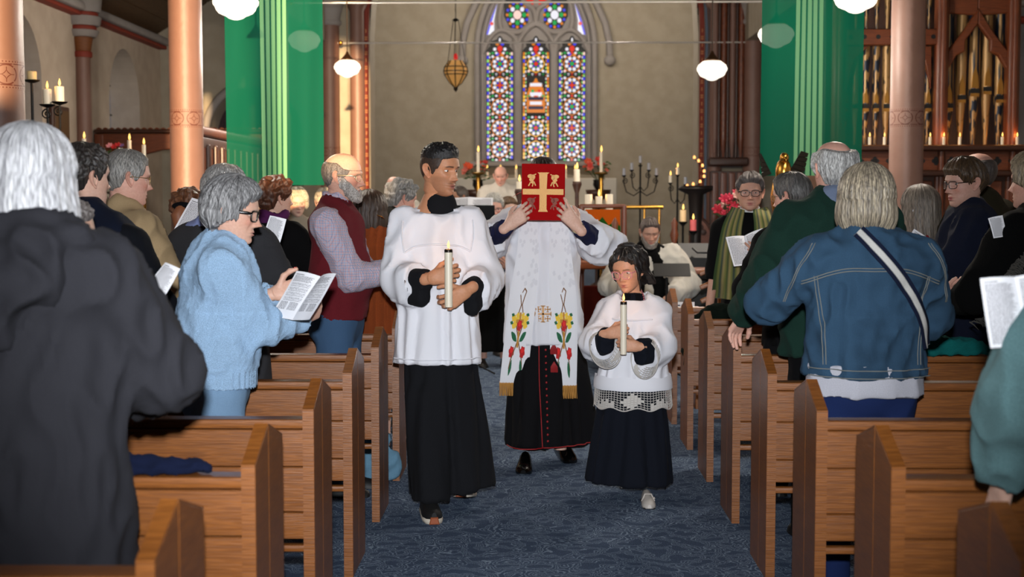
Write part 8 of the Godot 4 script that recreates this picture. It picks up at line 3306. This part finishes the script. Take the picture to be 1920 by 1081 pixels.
func cast_far() -> void:
	var white := cloth(Color(.82,.8,.76),"weave",.6,.1)
	var dark := cloth(Color(.02,.02,.022),"weave",.6,.1)
	for e in [[Vector3(-.4,.3,-16.2),.0,1.575,"bald man in a white robe bowing his head behind the altar candles",PINK_SKIN],[Vector3(-1.5,.0,-14.7),12.0,1.74,"bald man in a white robe in the warm sunlight left of the boy",PINK_SKIN]]:
		var P := reader({"at": e[0],"yaw": e[1],"h": e[2],"head": elder({"skin": e[4],"age":.5,"rosy":.8,"brow_k":.4}),"nod":14,"label": e[3],"hair": fringe_ring(Color(.2,.14,.11),Color(.12,.09,.07),.003,.5),"hand_cell":.006})
		jacket(P,"robe",white,.04,{"hem":.3,"hip":1.1,"fat":1.3,"cell":.022,"collar":.01,"extra":[bone(Vector3(0,1.0,0),Vector3(0,.1,0),.19,.24,.06,Vector3.BACK,.75,0,2)],"disp": pleats(.012,9.0,1.0,.5,1.0,.008)})
		shoes(P,M.black)
	var P := fig({"at":Vector3(-.8,.0,-14.9),"yaw":-60,"h":1.62,"head": elder({"skin":Color(.36,.19,.12)}),"label": "robed person with a raised hand mostly hidden behind the boy's face","hair": crop(Color(.05,.04,.035),Color(.1,.08,.07)),"hand_cell":.006,"eyes": false,
		"L":{"hand":Vector3(.2,1.38,.24),"pole":Vector3(.6,-1,0),"f":Vector3(0,.6,.7),"p":Vector3(-1,0,0),"curl":GRIP,"thumb":THUMB_IN}})
	jacket(P,"robe",white,.04,{"hem":.3,"fat":1.3,"cell":.024,"extra":[bone(Vector3(0,1.0,0),Vector3(0,.1,0),.19,.24,.06,Vector3.BACK,.75,0,2)]})
	shoes(P,M.black)
	P = reader({"at":Vector3(-.37,0,-12.4),"yaw":8,"h":1.53,"bw":1.05,"head": elder({"skin":PINK_SKIN,"rosy":.7}),"nod":14,"label": "white-haired woman with glasses in pale blue and a black skirt looking down at music","hair": crop(Color(.72,.69,.62),Color(.5,.48,.43),.026,{"curl":.008}),"hand_cell":.006},1.0,.3)
	glasses(P,{"r":.0016})
	jacket(P,"top",cloth(Color(.56,.62,.68),"weave"),.03,{"hem":.85,"cell":.022,"fat":1.2})
	soft("skirt",P.root,dark,[bone(Vector3(0,.95,0),Vector3(0,.14,0),.15,.21,.05,Vector3.BACK,.8,0,2)],.022,{"disp": pleats(.012,9.0,.9,.4,1.0)})
	shoes(P,M.black)
	P = reader({"at":Vector3(-.265,0,-13.3),"yaw":20,"h":1.5,"head": elder({"rosy":.6}),"nod":10,"label": "brown-haired person with glasses half hidden behind the white-haired woman","hair": crop(Color(.22,.12,.06),Color(.1,.06,.03),.02),"hand_cell":.006})
	glasses(P,{"r":.0018})
	jacket(P,"top",cloth(Color(.55,.55,.58),"weave"),.02,{"hem":.6,"cell":.024})
	trousers(P,dark,.01,.026)
	var o := thing("music_stand","black music stand carrying pale papers beside the boy","stand",Vector3(-.56,0,-11.8))
	var m := MB.new()
	m.tube([Vector3(0,.02,0),Vector3(0,1.25,0)],.012,8)
	for k in 3:
		m.tube([Vector3(0,.12,0),Vector3(cos(k * TAU / 3) * .22,.005,sin(k * TAU / 3) * .22)],.008,6)
	obj("stand",m,M.iron,o)
	m = MB.new()
	m.xf = Transform3D(Basis(Vector3.RIGHT,.45),Vector3(0,1.32,0))
	m.box(Vector3.ZERO,Vector3(.44,.28,.008),.003)
	obj("desk",m,M.black,o)
	sheet(Vector3(-.56,1.42,-11.85),look(Vector3(0,-.5,-.9)),.2,.22,4,"pale papers standing on the black music stand",2,"page_text")
	P = fig({"at":Vector3(1.0,0,-12.2),"yaw":-4,"h":1.76,"bw":1.12,"seated": true,"hip":Vector3(0,-.42 - .0,-.05),"lean":6,"hi": true,"head": elder({"skin":Color(.46,.26,.19),"age":.8,"lid":.0,"nose":1.15}),"nod":16,"turn":8,"hand_cell":.005,"gaze":Vector3(0,-.3,1),"label": "seated grey-bearded clergyman in white sleeves and black waistcoat reading at a black stand",
		"hair":[crop(Color(.15,.11,.09),Color(.07,.05,.045),.014),beard(Color(.36,.32,.29),Color(.2,.17,.15))],
		"R":{"hand":Vector3(-.16,.7,.34),"pole":Vector3(-1,-.7,-.2),"f":Vector3(.3,-.2,.9),"p":Vector3(.2,-.9,0),"curl":RELAX,"thumb":THUMB},
		"L":{"hand":Vector3(.2,.68,.34),"pole":Vector3(1,-.7,-.2),"f":Vector3(-.3,-.2,.9),"p":Vector3(-.2,-.9,0),"curl":RELAX,"thumb":THUMB}})
	var sl := torso_bones(P,.006,{})
	sl.append_array(sleeve_bones(P,.03,{"fat":1.4,"cuff":.05}))
	for x in [-.1,.1]:
		sl.append(bone(Vector3(x,.52,.0),Vector3(x * 1.2,.5,.45),.1,.085,.05))
		sl.append(bone(Vector3(x * 1.2,.5,.45),Vector3(x * 1.2,.1,.45),.085,.09,.05,Vector3.ZERO,1.0,0,2))
	soft("rochet",P.root,white,sl,.017,{"disp": creases(.009,Vector3(9,6,9))})
	var ch := torso_bones(P,.024,{"hem":.86})
	ch.append(bone(P.U.call(0,.85,.22),P.U.call(0,1.4,.22),.055,.04,.02,Vector3.BACK,3.0,1))
	soft("chimere",P.root,dark,ch,.017,{"disp": creases(.006,Vector3(8,5,8))})
	shoes(P,M.black)
	m = MB.new()
	var rg := []
	for i in 17:
		var t := TAU * i / 16.0
		rg.append(P.neck + Vector3(cos(t) * .064,.0 + .01 * sin(t),sin(t) * .064))
	m.tube(rg,.012,6)
	obj("purple_collar",m,cloth(Color(.13,.02,.07),"weave"),P.root)
	o = thing("bishop_chair","carved dark wooden armchair with tall turned posts behind the seated clergyman","chair",Vector3(1.0,0,-12.45))
	for x in [-.27,.27]:
		m = MB.new()
		m.xf = Transform3D(Basis(),Vector3(x,0,-.22))
		m.lathe([Vector2(.025,0),Vector2(.03,.3),Vector2(.03,.95),Vector2(.018,1.0),Vector2(.035,1.05),Vector2(.02,1.1),Vector2(.04,1.17),Vector2(.025,1.23),Vector2(.032,1.28),Vector2(.004,1.33)],14)
		obj("post",m,M.red_wood,o)
		m = MB.new()
		m.box(Vector3(x,.22,.25),Vector3(.05,.44,.05),.008,1)
		obj("leg",m,M.red_wood,o)
	m = MB.new()
	m.box(Vector3(0,.4,.02),Vector3(.54,.06,.5),.015,0)
	obj("seat",m,M.red_wood,o)
	m = MB.new()
	m.box(Vector3(0,.78,-.22),Vector3(.5,.5,.03),.01,1)
	obj("back",m,M.dark_wood,o)
	o = thing("music_stand","black music stand in front of the seated bearded clergyman","stand",Vector3(1.08,0,-11.35))
	m = MB.new()
	m.tube([Vector3(0,.02,0),Vector3(0,.86,0)],.012,8)
	for k in 3:
		m.tube([Vector3(0,.12,0),Vector3(cos(k * TAU / 3) * .2,.005,sin(k * TAU / 3) * .2)],.008,6)
	obj("stand",m,M.iron,o)
	m = MB.new()
	m.xf = Transform3D(Basis(Vector3.RIGHT,-.9),Vector3(.04,.92,0))
	m.box(Vector3.ZERO,Vector3(.3,.16,.01),.004)
	obj("desk",m,M.black,o)
func finish() -> void:
	var t0 := Time.get_ticks_msec()
	run_jobs()
	print("jobs %d in %d ms" % [jobs.size(),Time.get_ticks_msec() - t0])
	for j in jobs:
		j.node.mesh = job_mesh(j,j.mat)
	for f in after:
		f.call()
var after: Array = []
func _ready() -> void:
	var cam := Camera3D.new()
	cam.name = "camera"
	var lens := CameraAttributesPhysical.new()
	lens.frustum_focal_length = 48.75
	lens.frustum_focus_distance = 6.6
	lens.frustum_near = .05
	lens.frustum_far = 200.0
	lens.exposure_aperture = 3.5
	cam.attributes = lens
	cam.fov = rad_to_deg(2.0 * atan(540.5 / 2600.0))
	cam.position = Vector3(0,1.5,0)
	cam.rotation = Vector3(-atan(168.0 / 2600.0),atan(43.0 / 2600.0),0)
	cam.near = .05
	cam.far = 200.0
	add_child(cam,true)
	cam.current = true
	var env := Environment.new()
	env.background_mode = Environment.BG_SKY
	var sky := Sky.new()
	var sm := ProceduralSkyMaterial.new()
	sm.sky_top_color = Color(.3,.46,.75)
	sm.sky_horizon_color = Color(.8,.8,.78)
	sm.ground_bottom_color = Color(.25,.24,.22)
	sm.ground_horizon_color = Color(.45,.43,.4)
	sky.sky_material = sm
	env.sky = sky
	env.background_energy_multiplier = 1.2
	env.tonemap_mode = Environment.TONE_MAPPER_LINEAR
	env.tonemap_exposure = 1.0
	env.sdfgi_enabled = true
	env.ssao_enabled = true
	env.ssil_enabled = true
	var we := WorldEnvironment.new()
	we.name = "world"
	we.environment = env
	add_child(we,true)
	var sun := DirectionalLight3D.new()
	sun.name = "sun"
	sun.light_color = Color(1.0,.84,.64)
	sun.light_energy = 7.4
	sun.light_angular_distance = .6
	sun.shadow_enabled = true
	sun.look_at_from_position(Vector3(0,0,0),Vector3(-.13,-.055,-1.0))
	add_child(sun,true)
	var fl := SpotLight3D.new()
	fl.name = "camera_flash"
	fl.position = Vector3(.0,1.72,.03)
	fl.rotation = Vector3(-.06,.03,0)
	fl.light_color = Color(.97,.985,1.0)
	fl.light_energy = 43.0
	fl.light_size = .04
	fl.spot_angle = 27.0
	fl.spot_angle_attenuation = 1.0
	fl.spot_range = 60.0
	fl.spot_attenuation = 2.0
	fl.shadow_enabled = true
	add_child(fl,true)
	nz.frequency = .0625
	nz.fractal_type = FastNoiseLite.FRACTAL_NONE
	nz.noise_type = FastNoiseLite.TYPE_SIMPLEX_SMOOTH
	head_tables()
	build_room()
	build_window()
	build_pews()
	build_organ()
	build_screens()
	build_props()
	build_cast()
	finish()
